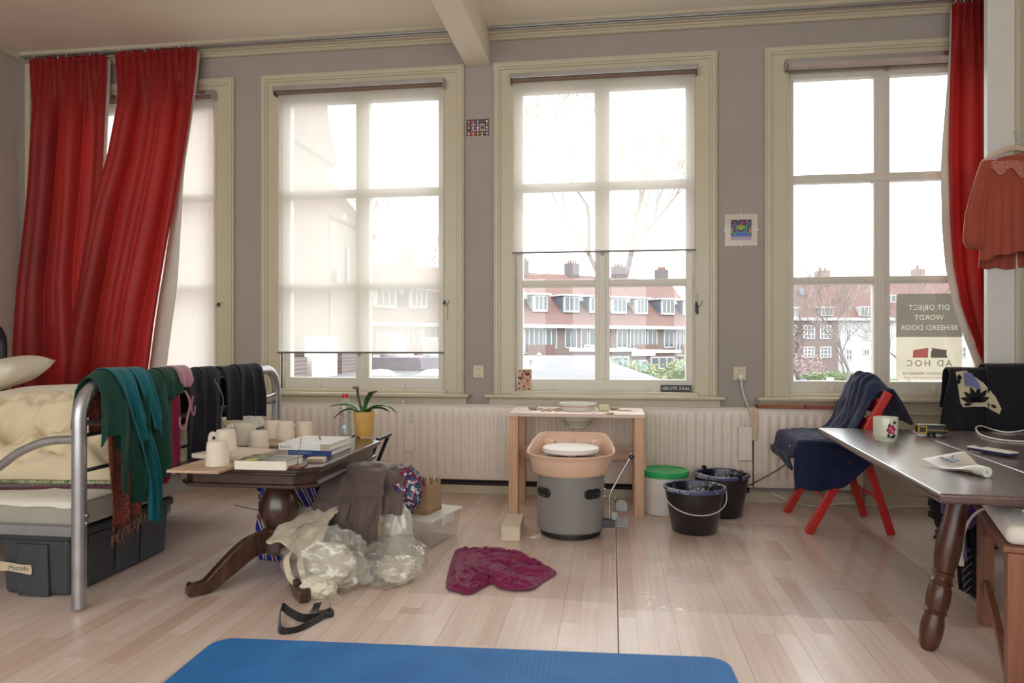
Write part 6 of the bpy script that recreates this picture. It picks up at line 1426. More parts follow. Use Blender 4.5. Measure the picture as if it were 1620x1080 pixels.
def sws(u, v):
    # u: along x from seat front to back; v: across from far side over the near edge and down
    x = lerp(0.945, 1.40, u); s_ = lerp(0.0, 0.72, v); w = ridged(x * 4 + s_, s_ * 5 - x * 2, 7.0, 2) - 0.4
    edge = 4.46 - 0.48
    drop = 0.235 - 0.06 * (2 * u - 0.9) ** 2 - 0.11 * sstep(0.55, 1.0, u)
    if s_ < 0.47: y = 4.46 - s_; z = 0.508
    elif s_ < 0.52: th = (s_ - 0.47) / 0.05 * math.pi / 2; y = 3.99 - 0.032 * math.sin(th); z = 0.508 - 0.032 * (1 - math.cos(th))
    else: y = 3.955 + 0.02 * w; z = 0.476 - (s_ - 0.52) / 0.2 * drop
    k = sstep(1.03, 0.945, x)
    z -= 0.10 * k * k * (1 if s_ < 0.5 else 0.35); x2 = x + 0.03 * k * k
    return (x2, y - 0.012 * math.sin(u * 7) * sstep(0.4, 0.6, s_), z + 0.022 * w + 0.03 * sstep(0.75, 1, u) * (1 if s_ < 0.5 else 0))
WB(sw).grid(sws, 40, 56).build('seat_part', M_knit, sw, smooth=180, solid=0.008)
def swf(u, v):
    y = lerp(4.44, 3.975, u); w = ridged(u * 3, v * 2, 11.0, 2) - 0.4
    return (0.955 - 0.012 * w + 0.012 * v, y, 0.425 - v * (0.05 + 0.03 * sstep(0.3, 1.0, u)) + 0.01 * w)
WB(sw).grid(swf, 30, 12).build('front_hem', M_knit, sw, smooth=180, solid=0.008)
MB_q = WB(sw); qq = atD(1256, 708, 3.92); MB_q.box(-0.012, 0.012, -0.002, 0.002, -0.008, 0.008, Matrix.Translation(qq) @ Matrix.Rotation(rad(-30), 4, 'Y')); MB_q.build('care_label', M_white, sw)

for o_ in (rc, sw): o_.location.y += 0.075; o_.location.x += 0.006
# ------------------------------------------------------------------ dark table on the right
ZTB = 0.583
n0 = atZ(1487, 781, ZTB); f0 = atZ(1293, 676, ZTB); e = (f0 - n0).normalized(); LT = (f0 - n0).length; ta = math.atan2(e.y, e.x) - math.pi / 2
tb = thing('dining_table', (n0.x, n0.y, 0), ta, 'worn dark wooden drop-leaf table with turned legs at the right', 'table')
M_tw = wood('worn_mahogany', sr(66, 46, 42), sr(112, 88, 82), 0.3, 'y', 0.7, coat=0.9); M_tleg = wood('turned_mahogany', sr(52, 28, 20), sr(98, 56, 40), 0.35, 'z', 0.8, coat=0.2)
MB().box(0, 0.428, 0, LT, ZTB - 0.03, ZTB).build('leaf', M_tw, tb, bev=0.008, seg=3)
MB().box(0.431, 1.02, 0.0, LT, ZTB - 0.03, ZTB).build('top', M_tw, tb, bev=0.004)
MB().box(0.14, 0.9, 0.22, 0.245, ZTB - 0.11, ZTB - 0.03).build('apron', M_tw, tb, bev=0.003) if False else None
MB().box(0.24, 0.9, LT - 0.25, LT - 0.225, ZTB - 0.1, ZTB - 0.03).build('apron', M_tw, tb, bev=0.003)
prof = [(0, 0), (0.022, 0.0), (0.034, 0.02), (0.040, 0.06), (0.040, 0.09), (0.034, 0.118), (0.034, 0.124), (0.040, 0.128), (0.041, 0.132), (0.036, 0.138), (0.040, 0.15), (0.042, 0.18), (0.040, 0.21), (0.034, 0.225), (0.040, 0.229), (0.041, 0.233), (0.036, 0.239), (0.032, 0.252), (0.038, 0.262), (0.040, 0.266), (0.034, 0.272), (0.042, 0.31), (0.045, 0.36), (0.042, 0.41), (0.038, 0.46), (0.038, 0.56), (0, 0.56)]
tinv = (Matrix.Translation(tb.location) @ Matrix.Rotation(ta, 4, 'Z')).inverted()
foot = tinv @ Vector((1.066, 2.592, 0)); top = tinv @ Vector((1.19, 2.63, 0.552))
def tleg(foot, top):
    ax = (top - foot).normalized(); q = Vector((0, 0, 1)).rotation_difference(ax).to_matrix().to_4x4()
    m = MB(); m.X = Matrix.Translation(foot) @ q; m.lathe([(r_ * 0.9, z_) for r_, z_ in prof], (0, 0, 0.0), 28); return m.build('leg', M_tleg, tb, smooth=40)
tleg(foot, top)
tleg(Vector((0.60, LT - foot.y, 0)), Vector((0.56, LT - top.y, 0.552))); tleg(Vector((0.92, LT - foot.y, 0)), Vector((0.84, LT - top.y, 0.552))); tleg(Vector((0.96, foot.y, 0)), Vector((0.88, top.y, 0.552)))
# items on it
p = atZ(1401, 699, ZTB); dirv = Vector((p.x, p.y, 0)).normalized(); p = p + dirv * 0.045
mg = thing('rose_mug', (p.x, p.y, ZTB + 0.0005), 0, 'white mug with a red rose decoration on the right table', 'mug')
MB().lathe([(0, 0), (0.042, 0), (0.044, 0.004), (0.044, 0.01), (0.049, 0.016), (0.052, 0.03), (0.054, 0.108), (0.0525, 0.112), (0.050, 0.108), (0.048, 0.02), (0, 0.016)], (0, 0, 0), 40).build('body', mat('celadon_china', sr(214, 216, 198), 0.2, coat=0.5, var=0.02), mg, smooth=40)
va = math.atan2(-p.y, -p.x)
def decal(name, mm, c_a, c_z, rx, rz_, n, wob, seed, off):
    m = MB(); pts = []
    for k in range(n):
        a_ = 6.283185 * k / n; r_ = 1 + wob * math.sin(a_ * 5 + seed); q = va + c_a + rx * r_ * math.cos(a_) / 0.054; zz_ = c_z + rz_ * r_ * math.sin(a_)
        rr_ = 0.0528 + (zz_ - 0.03) / 0.078 * 0.0012 + off; pts.append((rr_ * math.cos(q), rr_ * math.sin(q), zz_))
    q = va + c_a; rr_ = 0.0528 + (c_z - 0.03) / 0.078 * 0.0012 + off + 0.0004; c = m._v((rr_ * math.cos(q), rr_ * math.sin(q), c_z)); V = [m._v(p_) for p_ in pts]
    for k in range(n): m._f([c, V[k], V[(k + 1) % n]])
    return m.build(name, mm, mg)
M_rose = mat('rose_red', sr(164, 32, 78), 0.3); M_rosel = mat('rose_pink', sr(214, 120, 150), 0.3); M_rleaf = mat('rose_leaf', sr(40, 34, 40), 0.3)
for da, dz, rx, rz_, s_ in ((0.24, 0.03, 0.007, 0.010, 1), (0.75, 0.09, 0.008, 0.008, 2), (0.30, 0.075, 0.006, 0.012, 3), (0.72, 0.03, 0.008, 0.008, 4), (0.16, 0.055, 0.006, 0.007, 5), (0.55, 0.024, 0.01, 0.006, 6)): decal('leaf_decal', M_rleaf, da, dz, rx, rz_, 12, 0.2, s_, 0.0004)
decal('rose_decal', M_rose, 0.48, 0.058, 0.018, 0.021, 24, 0.12, 1, 0.0008); decal('petal_decal', M_rosel, 0.40, 0.066, 0.007, 0.006, 12, 0.2, 2, 0.0012); decal('petal_decal', M_rosel, 0.55, 0.052, 0.006, 0.008, 12, 0.2, 4, 0.0012)
p = atZ(1476, 690, ZTB); t = thing('tape_measure', (p.x, p.y + 0.02, ZTB + 0.0005), rad(-6), 'black and yellow tape measure case on the right table', 'tape measure')
M_ye = mat('yellow_trim', sr(206, 162, 30), 0.4)
MB().lathe([(0, 0.0), (0.02, 0.0), (0.02, 0.014), (0, 0.014)], (0, 0, 0), 16).build('foot', M_black, t, smooth=40)
MB().prism([(-0.065, -0.028), (0.05, -0.034), (0.066, -0.018), (0.068, 0.02), (0.05, 0.04), (-0.05, 0.04), (-0.066, 0.024)], 0.013, 0.052).build('case', M_black, t, bev=0.007, seg=3)
MB().prism([(-0.062, -0.025), (0.048, -0.031), (0.062, -0.016), (0.064, 0.018), (0.048, 0.037), (-0.048, 0.037), (-0.062, 0.022)], 0.0522, 0.0555).build('cover', mat('cover_reflection', sr(110, 110, 116), 0.3), t, bev=0.002)  # grey colour imitates light reflected off the top of the black case
m = MB()
for (a_, b2) in (((-0.063, 0.016), (-0.03, 0.02)), ((-0.063, 0.046), (-0.03, 0.05))): m.box(a_[0], b2[0], -0.0345, -0.026, a_[1], b2[1])
m.box(-0.066, -0.062, -0.0345, -0.026, 0.016, 0.05).box(-0.032, -0.028, -0.0345, -0.026, 0.016, 0.05); m.build('badge_frame', M_ye, t); MB().box(-0.028, 0.062, -0.0342, -0.03, 0.03, 0.032).build('stripe', M_ye, t)
p = atZ(1530, 713, ZTB); p2 = atZ(1596, 724, ZTB); an = math.atan2(p2.y - p.y, p2.x - p.x); t = thing('meter_handset', (p.x, p.y, ZTB + 0.0005), an, 'slim white and navy electronic handset on the right table', 'handset')
w_ = (p2 - p).length
MB().box(0, w_, 0.0, 0.05, 0.004, 0.014).build('body', mat('navy_shell', sr(36, 40, 84), 0.4), t, bev=0.003); MB().box(-0.002, w_ + 0.002, -0.002, 0.052, 0.0142, 0.022).build('face', M_white, t, bev=0.004)
MB().box(0.02, 0.055, 0.015, 0.038, 0.0222, 0.0232).build('screen', mat('lcd', sr(92, 104, 116), 0.2), t); MB().box(0.01, 0.06, 0.0, 0.03, 0, 0.004).build('tape_foot', M_ply, t)
# bent ointment tube
p = atZ(1480, 735, ZTB); p2 = atZ(1545, 752, ZTB); an = math.atan2(p2.y - p.y, p2.x - p.x); w_ = (p2 - p).length; t = thing('ointment_tube', (p.x, p.y, ZTB + 0.001), an, 'curled white ointment tube with a cap on the right table', 'tube')
M_tubew = mat('tube_laminate', sr(206, 200, 190), 0.35)
def tubef(sgn):
    def fn(u, v):
        x = lerp(-0.005, w_, u); wd = lerp(0.075, 0.026, sstep(0.35, 1.0, u)); z = 0.045 * (1 - sstep(0.0, 0.55, u)) * (0.35 + 0.65 * v) + 0.006 + 0.012 * sstep(0.5, 1.0, u); th = lerp(0.0008, 0.016, sstep(0.3, 1.0, u)) * math.sin(math.pi * v)
        return (x + 0.02 * v * (1 - u), (v - 0.35) * wd * 2.0, z + sgn * th)
    return fn
m = MB(); m.grid(tubef(1), 24, 14); m.grid(tubef(-1), 24, 14); bmesh.ops.remove_doubles(m.bm, verts=m.bm.verts[:], dist=0.0002); tbd = m.build('body', M_tubew, t, smooth=60, solid=0.0006)
MB().tube([(w_ - 0.004, 0.004, 0.019), (w_ + 0.045, 0.004, 0.019)], 0.018, 24).build('cap', mat('white_cap', sr(220, 222, 212), 0.4), t, smooth=40); MB().tube([(w_ + 0.045, 0.004, 0.019), (w_ + 0.0465, 0.004, 0.019)], 0.006, 14).build('cap_dimple', mat('cap_shadow', sr(186, 188, 176), 0.5), t)
text_mesh('INZENE', 0.022, mat('blue_print', sr(40, 90, 160), 0.4), 'lettering', tbd, Matrix.Translation((0.062, 0.0, 0.0285)) @ Matrix.Rotation(rad(6), 4, 'Y'), 0.0005)
MB().tube(spline([(0.035, 0.045, 0.042), (0.05, 0.03, 0.0335), (0.075, 0.022, 0.0305), (0.10, 0.02, 0.031)], 5), 0.0018, 6).build('swoosh', mat('teal_print', sr(30, 130, 170), 0.4), tbd)
t = thing('charger_cable', (1.7, 3.2, ZTB), 0, 'white charger cable looping over the right table', 'cable')
def tp(x, y): p = atZ(x, y, ZTB); return (p.x, p.y, ZTB + 0.005)
WB(t).tube(spline([tp(1640, 678), tp(1600, 685), tp(1575, 682), tp(1553, 675), tp(1544, 678), tp(1550, 688), tp(1570, 695), tp(1600, 699), tp(1640, 700)], 8), 0.004, 8).build('cord', M_white, t, smooth=60)

# ------------------------------------------------------------------ wooden chair with a white cushion, tucked under the table
M_cw = wood('brown_beech', sr(104, 62, 42), sr(150, 98, 70), 0.4, 'z', 0.8, coat=0.15)
A_ = Vector((1.372, 2.86, 0)); B_ = Vector((1.185, 2.30, 0)); sd = (B_ - A_).normalized(); LC = (B_ - A_).length; ca = math.atan2(sd.y, sd.x) + math.pi / 2
wc = thing('wooden_chair', (A_.x, A_.y, 0), ca, 'brown wooden chair with a white cushion at the near end of the right table', 'chair')
# local: -y runs from A to B, +x to the right
CW = 0.44; HS = 0.425
MB().box(-0.02, 0.03, -0.03, 0.025, 0, HS).build('leg', M_cw, wc, bev=0.003); MB().box(CW - 0.03, CW + 0.02, -0.03, 0.025, 0, HS).build('leg', M_cw, wc, bev=0.003)
MB().hexa([(-0.02, -LC - 0.03, 0), (0.04, -LC - 0.03, 0), (0.04, -LC + 0.03, 0), (-0.02, -LC + 0.03, 0)], [(-0.02, -LC - 0.035, HS), (0.04, -LC - 0.035, HS), (0.04, -LC + 0.035, HS), (-0.02, -LC + 0.035, HS)]).build('leg', M_cw, wc, bev=0.003)
MB().box(CW - 0.04, CW + 0.02, -LC - 0.035, -LC + 0.035, 0, 0.9).build('leg', M_cw, wc, bev=0.003)
for x in (-0.01, CW - 0.015): 
    m = MB(); sweep_rect(m, spline([(x + 0.012, -0.02, 0.345), (x + 0.012, -0.06, 0.385), (x + 0.012, -0.16, 0.40), (x + 0.012, -LC + 0.16, 0.40), (x + 0.012, -LC + 0.06, 0.375), (x + 0.012, -LC + 0.03, 0.34)], 3), [0.024] * 16, [0.045] * 16, Vector((1, 0, 0))); m.build('seat_rail', M_cw, wc, bev=0.002)
for y in (-0.01, -LC): MB().box(0.02, CW - 0.02, y - 0.012, y + 0.012, 0.36, HS).build('seat_rail', M_cw, wc, bev=0.002)
MB().box(-0.03, CW + 0.03, -LC - 0.03, 0.03, HS, HS + 0.018).build('seat', M_cw, wc, bev=0.004)
pt = spline([(0.005, -0.02, 0.155), (0.005, -0.15, 0.13), (0.005, -0.3, 0.085), (0.005, -LC + 0.14, 0.02), (0.005, -LC + 0.06, -0.02 + 0.03)], 5)
m = MB(); sweep_rect(m, [(p.x, p.y, p.z) for p in pt], [0.022] * len(pt), [0.032] * len(pt), Vector((1, 0, 0))); m.build('curved_brace', M_cw, wc, bev=0.002)
cu = thing('seat_cushion', (A_.x, A_.y, HS + 0.0185), ca, 'white cushion on the brown wooden chair', 'cushion')
MB().box(-0.02, CW + 0.01, -LC - 0.015, 0.01, 0.0005, 0.058).build('pad', fabric('white_canvas_pad', sr(222, 214, 206), var=0.03), cu, bev=0.022, seg=4, smooth=60)
t = thing('usb_cable', (1.35, 2.8, 0.3), 0, 'white cable hanging from the cushion down past the chair leg', 'cable')
WB(t).tube(spline([atD(1620, 808, 2.22), atD(1590, 801, 2.4), atD(1562, 803, 2.5), atD(1540, 815, 2.55), atD(1526, 840, 2.56), atD(1522, 870, 2.56), atD(1521, 884, 2.56)], 6), 0.005, 8).build('cord', M_white, t, smooth=60)
q = atD(1521, 888, 2.56); WB(t).box(-0.008, 0.008, -0.004, 0.004, -0.016, 0.012, Matrix.Translation(q)).build('plug', M_white, t, bev=0.002)
# dark clothes hanging on the chair's far side
M_dk = fabric('black_pleated_cloth', sr(28, 26, 32), var=0.2, sheen=0.1)
t = thing('dark_skirt', (1.40, 2.95, 0.1), 0, 'black pleated skirt hanging behind the wooden chair leg', 'skirt')
def skirt(u, v):
    px = lerp(1519, 1560, u) + (lerp(0, 16, v) * u if v > 0.4 else 0) - 4 * math.sin(v * 3) ; py = lerp(800, 962 - 30 * (1 - u), v); d = 2.86 + 0.03 * math.sin(u * 22) + 0.03 * v
    return atD(px, py, d)
WB(t).grid(skirt, 40, 30).build('cloth', M_dk, t, smooth=180, solid=0.008)
for k in range(7):
    py = 872 + k * 12; WB(t).tube([atD(1521 + k * 0.6, py + 8, 2.81), atD(1531, py, 2.80), atD(1537, py - 5, 2.81)], 0.0012, 5).build('stitch', fabric('pale_stitch', sr(150, 140, 136)), t)
t = thing('purple_cloth', tuple(atD(1524, 812, 2.78)), 0, 'violet cloth hanging under the table edge by the wooden chair', 'cloth')
m = MB(); bagblob(m, (0, 0, 0.02), (0.07, 0.05, 0.07), 44.0, 4, 0.4, 1.7); m.build('cloth', fabric('violet_jersey', sr(70, 42, 120), var=0.2), t, smooth=70)
t = thing('lilac_trouser_leg', tuple(atD(1514, 862, 2.80)), 0, 'lilac blue cloth hanging beside the black skirt', 'cloth')
MB().grid(lambda u, v: Vector((lerp(-0.035, 0.03, u) + 0.01 * v, 0.01 * math.sin(u * 8), 0.09 - v * (0.12 + 0.03 * u))), 14, 10).build('cloth', fabric('lilac_denim', sr(112, 112, 160), var=0.15), t, smooth=180, solid=0.01)
for (px, py, lab) in ((1508, 852, 'purple slipper on the floor left of the wooden chair'), (1566, 864, 'purple slipper on the floor behind the wooden chair leg')):
    p = atZ(px, py, 0); t = thing('slipper', (p.x, p.y, 0), rad(10), lab, 'slipper', 'purple slippers')
    MB().ico((0, 0, 0.035), 1.0, 3, (0.10, 0.045, 0.038), lambda q: 1 + 0.08 * fbm(q.x * 2, q.y * 2, q.z * 2)).build('upper', fabric('plum_felt', sr(104, 66, 92)), t, smooth=180)
    MB().prism([(0.105 * math.cos(a_ * 0.4), 0.05 * math.sin(a_ * 0.4)) for a_ in range(16)], 0.0005, 0.012).build('sole', M_black, t)
# wooden stool corner in the lower right
t = thing('wooden_stool', (1.40, 2.02, 0), rad(-14), 'reddish brown wooden stool cut off by the right picture edge', 'stool')
M_st = wood('red_brown_stool', sr(96, 52, 40), sr(134, 80, 62), 0.35, 'z', 0.7, coat=0.3)
MB().box(-0.02, 0.36, -0.3, 0.0, 0.42, 0.455).build('seat', M_st, t, bev=0.004)
for x in (-0.012, 0.31):
    for y in (-0.045, -0.295): MB().box(x, x + 0.045, y, y + 0.04, 0, 0.42).build('leg', M_st, t, bev=0.003)
MB().box(-0.008, 0.012, -0.26, -0.04, 0.06, 0.42).build('side_panel', M_st, t, bev=0.003)

# ------------------------------------------------------------------ chair with black coats at the far right
kc = thing('coat_chair', (2.12, 4.30, 0), 0, 'dark wooden chair under the pile of black clothes at the right wall', 'chair')
M_dc = wood('dark_chair_wood', sr(48, 30, 24), sr(80, 52, 42), 0.4, 'z')
for x in (-0.2, 0.2):
    MB().box(x - 0.02, x + 0.02, -0.02, 0.02, 0, 0.855).build('leg', M_dc, kc, bev=0.003); MB().box(x - 0.02, x + 0.02, -0.40 + 0.5, -0.36 + 0.5, 0, 0.43).build('leg', M_dc, kc, bev=0.003)
MB().box(-0.22, 0.22, -0.02, 0.15, 0.43, 0.455).build('seat', M_dc, kc, bev=0.004); MB().box(-0.22, 0.22, -0.012, 0.012, 0.78, 0.858).build('backrest', M_dc, kc, bev=0.004)
M_coat = fabric('black_wool', sr(24, 24, 30), var=0.25, sheen=0.12)
def drx(root, x0, x1, ya, Z, *a, **kw):
    m = MB(); base = (Matrix.Translation(root.location) @ Matrix.Rotation(root.rotation_euler.z, 4, 'Z')).inverted()
    m.X = base @ Matrix.Translation((0, ya, 0)) @ Matrix.Rotation(rad(-90), 4, 'Z')      # bar along x, front towards -y
    return drape(m, x0, x1, *a, X=0.0, Z=Z, **kw)
t = thing('black_coat', (2.05, 4.28, 0.3), 0, 'black coat hung over the chair back at the right wall', 'coat')
drx(t, 1.88, 2.32, 4.30, 0.862, lambda u: 0.55 + 0.03 * math.sin(u * 5), 0.25, 0.038, 0.03, 2.0, 0.7, 44, 40, taper=1.12).build('body', M_coat, t, smooth=180, solid=0.008)
drx(t, 2.06, 2.40, 4.30, 0.866, lambda u: 0.42, 0.25, 0.058, 0.03, 1.2, 2.7, 30, 36, shift=lambda u, tt: 0.0).build('sleeve', M_coat, t, smooth=180, solid=0.008)
drx(t, 1.87, 1.95, 4.30, 0.852, lambda u: 0.46, 0.2, 0.05, 0.02, 1.2, 4.0, 14, 36, shift=lambda u, tt: -0.06 * sstep(0.0, 0.45, tt)).build('sleeve', M_coat, t, smooth=180, solid=0.008)
# cream cloth with black leaf print, and a lilac cloth
M_cream = fabric('cream_cotton', sr(200, 186, 160), var=0.06)
yq = 4.225
lp = thing('leaf_print_cloth', tuple(atY(1540, 650, yq)), 0, 'cream cloth with black leaf print among the black coats', 'cloth')
pts = [(1512, 588), (1528, 586), (1556, 606), (1575, 628), (1584, 646), (1581, 655), (1572, 650), (1558, 643), (1540, 643), (1524, 644), (1519, 636), (1516, 615)]
m = WB(lp); F_ = [m._v(atY(x, y, yq - 0.006 * math.sin(i * 2.2))) for i, (x, y) in enumerate(pts)]; c_ = m._v(atY(1538, 620, yq - 0.012))
for k in range(len(F_)): m._f([c_, F_[k], F_[(k + 1) % len(F_)]])
m.build('cloth', M_cream, lp, solid=0.004)
M_ink = fabric('black_ink', sr(22, 20, 24))
def leaflet(x, y, an, L, w_):
    ca_, sa_ = math.cos(rad(an)), math.sin(rad(an)); q = []
    for (a, b) in ((0, 0), (0.25, 0.7), (0.55, 1.0), (0.8, 0.6), (1.0, 0), (0.8, -0.6), (0.55, -1.0), (0.25, -0.7)): q.append(atY(x + a * L * ca_ - b * w_ * sa_, y - (a * L * sa_ + b * w_ * ca_), yq - 0.017))
    WB(lp).hexa(q, [p_ + Vector((0, 0.0012, 0)) for p_ in q]).build('leaf_print', M_ink, lp)
for an in (165, 140, 112, 80, 50, 20): leaflet(1545, 636, an, 26 if an != 20 else 22, 4.2)
leaflet(1517, 592, -80, 10, 4); leaflet(1514, 600, -60, 8, 4); leaflet(1568, 640, -30, 10, 2.5); leaflet(1524, 640, 5, 14, 2.6)
t = thing('lilac_cloth', tuple(atY(1540, 612, 4.21)), 0, 'small lilac blue cloth folded over the leaf print', 'cloth')
pts = [(1526, 588), (1538, 590), (1551, 610), (1552, 617), (1540, 611), (1528, 610)]
lo = [atY(x, y, 4.20) for x, y in pts]; WB(t).hexa(lo, [p_ + Vector((0, 0.008, 0)) for p_ in lo]).build('cloth', fabric('lilac_cotton', sr(112, 116, 160)), t, bev=0.002)
# black bag strap under the table
t = thing('black_bag', (1.80, 4.1, 0), 0, 'black bag standing under the far side of the table', 'bag')
m = MB(); bagblob(m, (0, 0, 0.2), (0.09, 0.14, 0.21), 51.0, 3, 0.15, 1.4); floorclip(m, 0.001); m.build('body', M_coat, t, smooth=70)
for k in range(3): MB().box(-0.1, -0.085, -0.03, 0.03, 0.1 + k * 0.06, 0.13 + k * 0.06).build('buckle', M_black, t)
# white cable along the skirting
t = thing('skirting_cable', (1.8, 4.74, 0), 0, 'white cable along the skirting board behind the red chair', 'cable')
WB(t).tube(spline([(1.0, 4.68, 0.09), (1.15, 4.70, 0.03), (1.3, 4.72, 0.006), (1.5, 4.74, 0.03), (1.7, 4.76, 0.006), (1.9, 4.75, 0.02), (2.1, 4.76, 0.006), (2.3, 4.75, 0.006)], 8), 0.005, 8).build('cord', M_white, t, smooth=60)
# ------------------------------------------------------------------ curtains
def m_satin():
    m, nt, b, out = newmat('red_satin'); v = coords(nt, (1, 1, 1)); f = noise_tex(nt, v, 2.0, 4.0); s = noise_tex(nt, coords(nt, (6, 6, 220)), 3.0, 2.0)
    nt.links.new(ramp(nt, f, [(0.3, sr(128, 20, 20)), (0.7, sr(150, 28, 25))]), b.inputs[0]); b.inputs['Roughness'].default_value = 0.5
    b.inputs['Sheen Weight'].default_value = 0.25; b.inputs['Sheen Tint'].default_value = sr(236, 110, 80); b.inputs['Specular IOR Level'].default_value = 0.4
    b.inputs['Anisotropic'].default_value = 0.4
    bump(nt, b, s, 0.15, 0.002)
    tl = nd(nt, 'ShaderNodeBsdfTranslucent'); tl.inputs[0].default_value = sr(214, 40, 34); mx = nd(nt, 'ShaderNodeMixShader'); mx.inputs[0].default_value = 0.15
    nt.links.new(b.outputs[0], mx.inputs[1]); nt.links.new(tl.outputs[0], mx.inputs[2]); nt.links.new(mx.outputs[0], out.inputs[0]); return m
M_satin = m_satin(); M_lining = fabric('white_lining', sr(214, 206, 194), var=0.03)
def curtain(label, Y, left, right, z1, npl, seed, lin_edge=1, amp=0.045, cat='curtain', yb=None):
    """left/right: (py, px) outline of the hanging edges; both become x positions in the plane of the rail"""
    ztop = max(atY(left[0][1], left[0][0], Y).z, atY(right[0][1], right[0][0], Y).z)
    L = sorted([(ztop - atY(px, py, Y).z, atY(px, py, Y).x) for py, px in left]); R_ = sorted([(ztop - atY(px, py, Y).z, atY(px, py, Y).x) for py, px in right])
    H = ztop - z1
    t = thing('curtain', ((L[0][1] + R_[0][1]) / 2, Y, z1), 0, label, cat, 'red satin curtains')
    def fn(u, v, off=0.0):
        d = v ** 1.15 * H; xl, xr = interp(L, d), interp(R_, d)
        k = sstep(0.02, 0.22, v)
        ph = 6.283185 * npl * u + seed + k * 0.9 * noise.noise((u * 2.5 + seed, v * 0.8, 0.3)); ph2 = 6.283185 * npl * 0.42 * u + seed * 2 + 1.6 * noise.noise((u * 1.6, v * 1.1, seed))
        s1 = math.sin(ph); s1 = s1 * (1.25 - 0.25 * s1 * s1)
        y = (0.016 * math.sin(6.283185 * npl * 1.9 * u) * (1 - k)) + amp * k * (0.42 * s1 * (1 - 0.4 * sstep(0.4, 1, v)) + 0.8 * math.sin(ph2)) + 0.018 * k * noise.noise((u * 3 + seed, v * 3.5, seed))
        y += 0.010 * k * ridged(u * 2.2 + v * 2.6, v * 2.4 - u * 1.4, seed, 1) * sstep(0.35, 0.8, v)
        x = lerp(xl, xr, u) + 0.012 * k * math.cos(ph)
        yy = Y + y + off + (0 if yb is None else (yb - Y) * sstep(0.1, 0.7, v))
        return Vector((x, yy, ztop - d - 0.008 * math.sin(u * 40) * (1 - sstep(0, 0.03, v))))
    WB(t).grid(fn, 150, 90).build('fabric', M_satin, t, smooth=180)
    # lining shows as a pale strip at the free edge
    def ln(u, v):
        p = fn(0.93 + 0.07 * u if lin_edge > 0 else 0.07 * (1 - u), v); q = sstep(0.3, 0.7, v) if lin_edge > 0 else sstep(0.12, 0.5, v)
        return Vector((p.x + lin_edge * (-0.012 + 0.016 * q + (0.10 if lin_edge > 0 else 0.022) * q * u), p.y + 0.03 + 0.02 * u, p.z))
    WB(t).grid(ln, 8, 60).build('lining', M_lining, t, smooth=180, solid=0.002)
    WB(t).grid(lambda u, v: fn(u, v * 0.022, -0.004) , 150, 3).build('heading_tape', M_satin, t, smooth=180, solid=0.002)
    for k in range(7):
        u = (k + 0.5) / 7; p = fn(u, 0.0); WB(t).tube([p + Vector((0, 0.004, -0.03)), p + Vector((0, 0.004, 0.012)), p + Vector((0, 0.0, 0.026))], 0.0022, 6).build('hook', M_white, t)
    return t
curtain('red satin curtain in the left corner next to the wall', 4.695, [(94, 47), (180, 44), (300, 34), (450, 20), (610, 8)], [(89, 168), (170, 168), (250, 165), (350, 158), (450, 152), (610, 170)], 0.30, 6, 1.0, 1, 0.045)
curtain('red satin curtain swept to the left in front of the bed window', 4.685, [(83, 182), (160, 186), (250, 172), (330, 152), (430, 138), (520, 122), (610, 112)], [(75, 311), (160, 308), (250, 300), (330, 292), (430, 277), (520, 262), (610, 249)], 0.30, 6, 4.2, 1, 0.05, yb=4.60)
curtain('red satin curtain at the right of the rightmost window', 4.695, [(4, 1506), (100, 1506), (250, 1503), (350, 1506), (420, 1512), (480, 1523), (530, 1540), (570, 1556), (610, 1570)], [(4, 1590), (300, 1596), (610, 1600)], 0.45, 4, 2.6, -1, 0.04)

# ------------------------------------------------------------------ blouse on a hanger
HC = atD(1606, 240, 4.02)
hg = thing('clothes_hanger', (HC.x, HC.y, HC.z), YAW, 'pale wooden clothes hanger hooked on the alcove edge', 'hanger')
M_hw = wood('pale_hanger_wood', sr(206, 178, 156), sr(226, 204, 186), 0.4, 'x')
for s_ in (-1, 1):
    pt = spline([(0, 0, 0.022), (s_ * 0.05, 0, 0.014), (s_ * 0.12, 0, -0.018), (s_ * 0.185, 0, -0.055)], 5); m = MB(); sweep_rect(m, [(p.x, p.y, p.z) for p in pt], [0.013] * len(pt), [interp([(0, 0.03), (0.5, 0.024), (1, 0.016)], i / (len(pt) - 1)) for i in range(len(pt))], Vector((0, 1, 0))); m.build('arm', M_hw, hg, bev=0.003, smooth=50)
MB().tube([(-0.16, 0, -0.048), (0.16, 0, -0.048)], 0.005, 8).build('bar', M_hw, hg, smooth=50)
hk = [(0, 0, 0.03), (0, 0, 0.06)] + [(0.022 * math.sin(rad(a)) * 1.0 - 0.0, 0, 0.09 - 0.022 * math.cos(rad(a)) + 0.0) for a in range(0, 250, 25)]
MB().tube(spline(hk, 3), 0.002, 8).build('hook', M_chrome, hg, smooth=60)
M_blo = fabric('terracotta_crepe', sr(160, 72, 52), rough=0.65, var=0.08, sheen=0.25)
bl = thing('blouse', (HC.x, HC.y, HC.z - 0.7), YAW, 'terracotta blouse with a smocked yoke hanging on the wooden hanger', 'blouse')
zt = 0.70
def ellip(hw, hd, a): return (hw * math.cos(a), hd * math.sin(a))
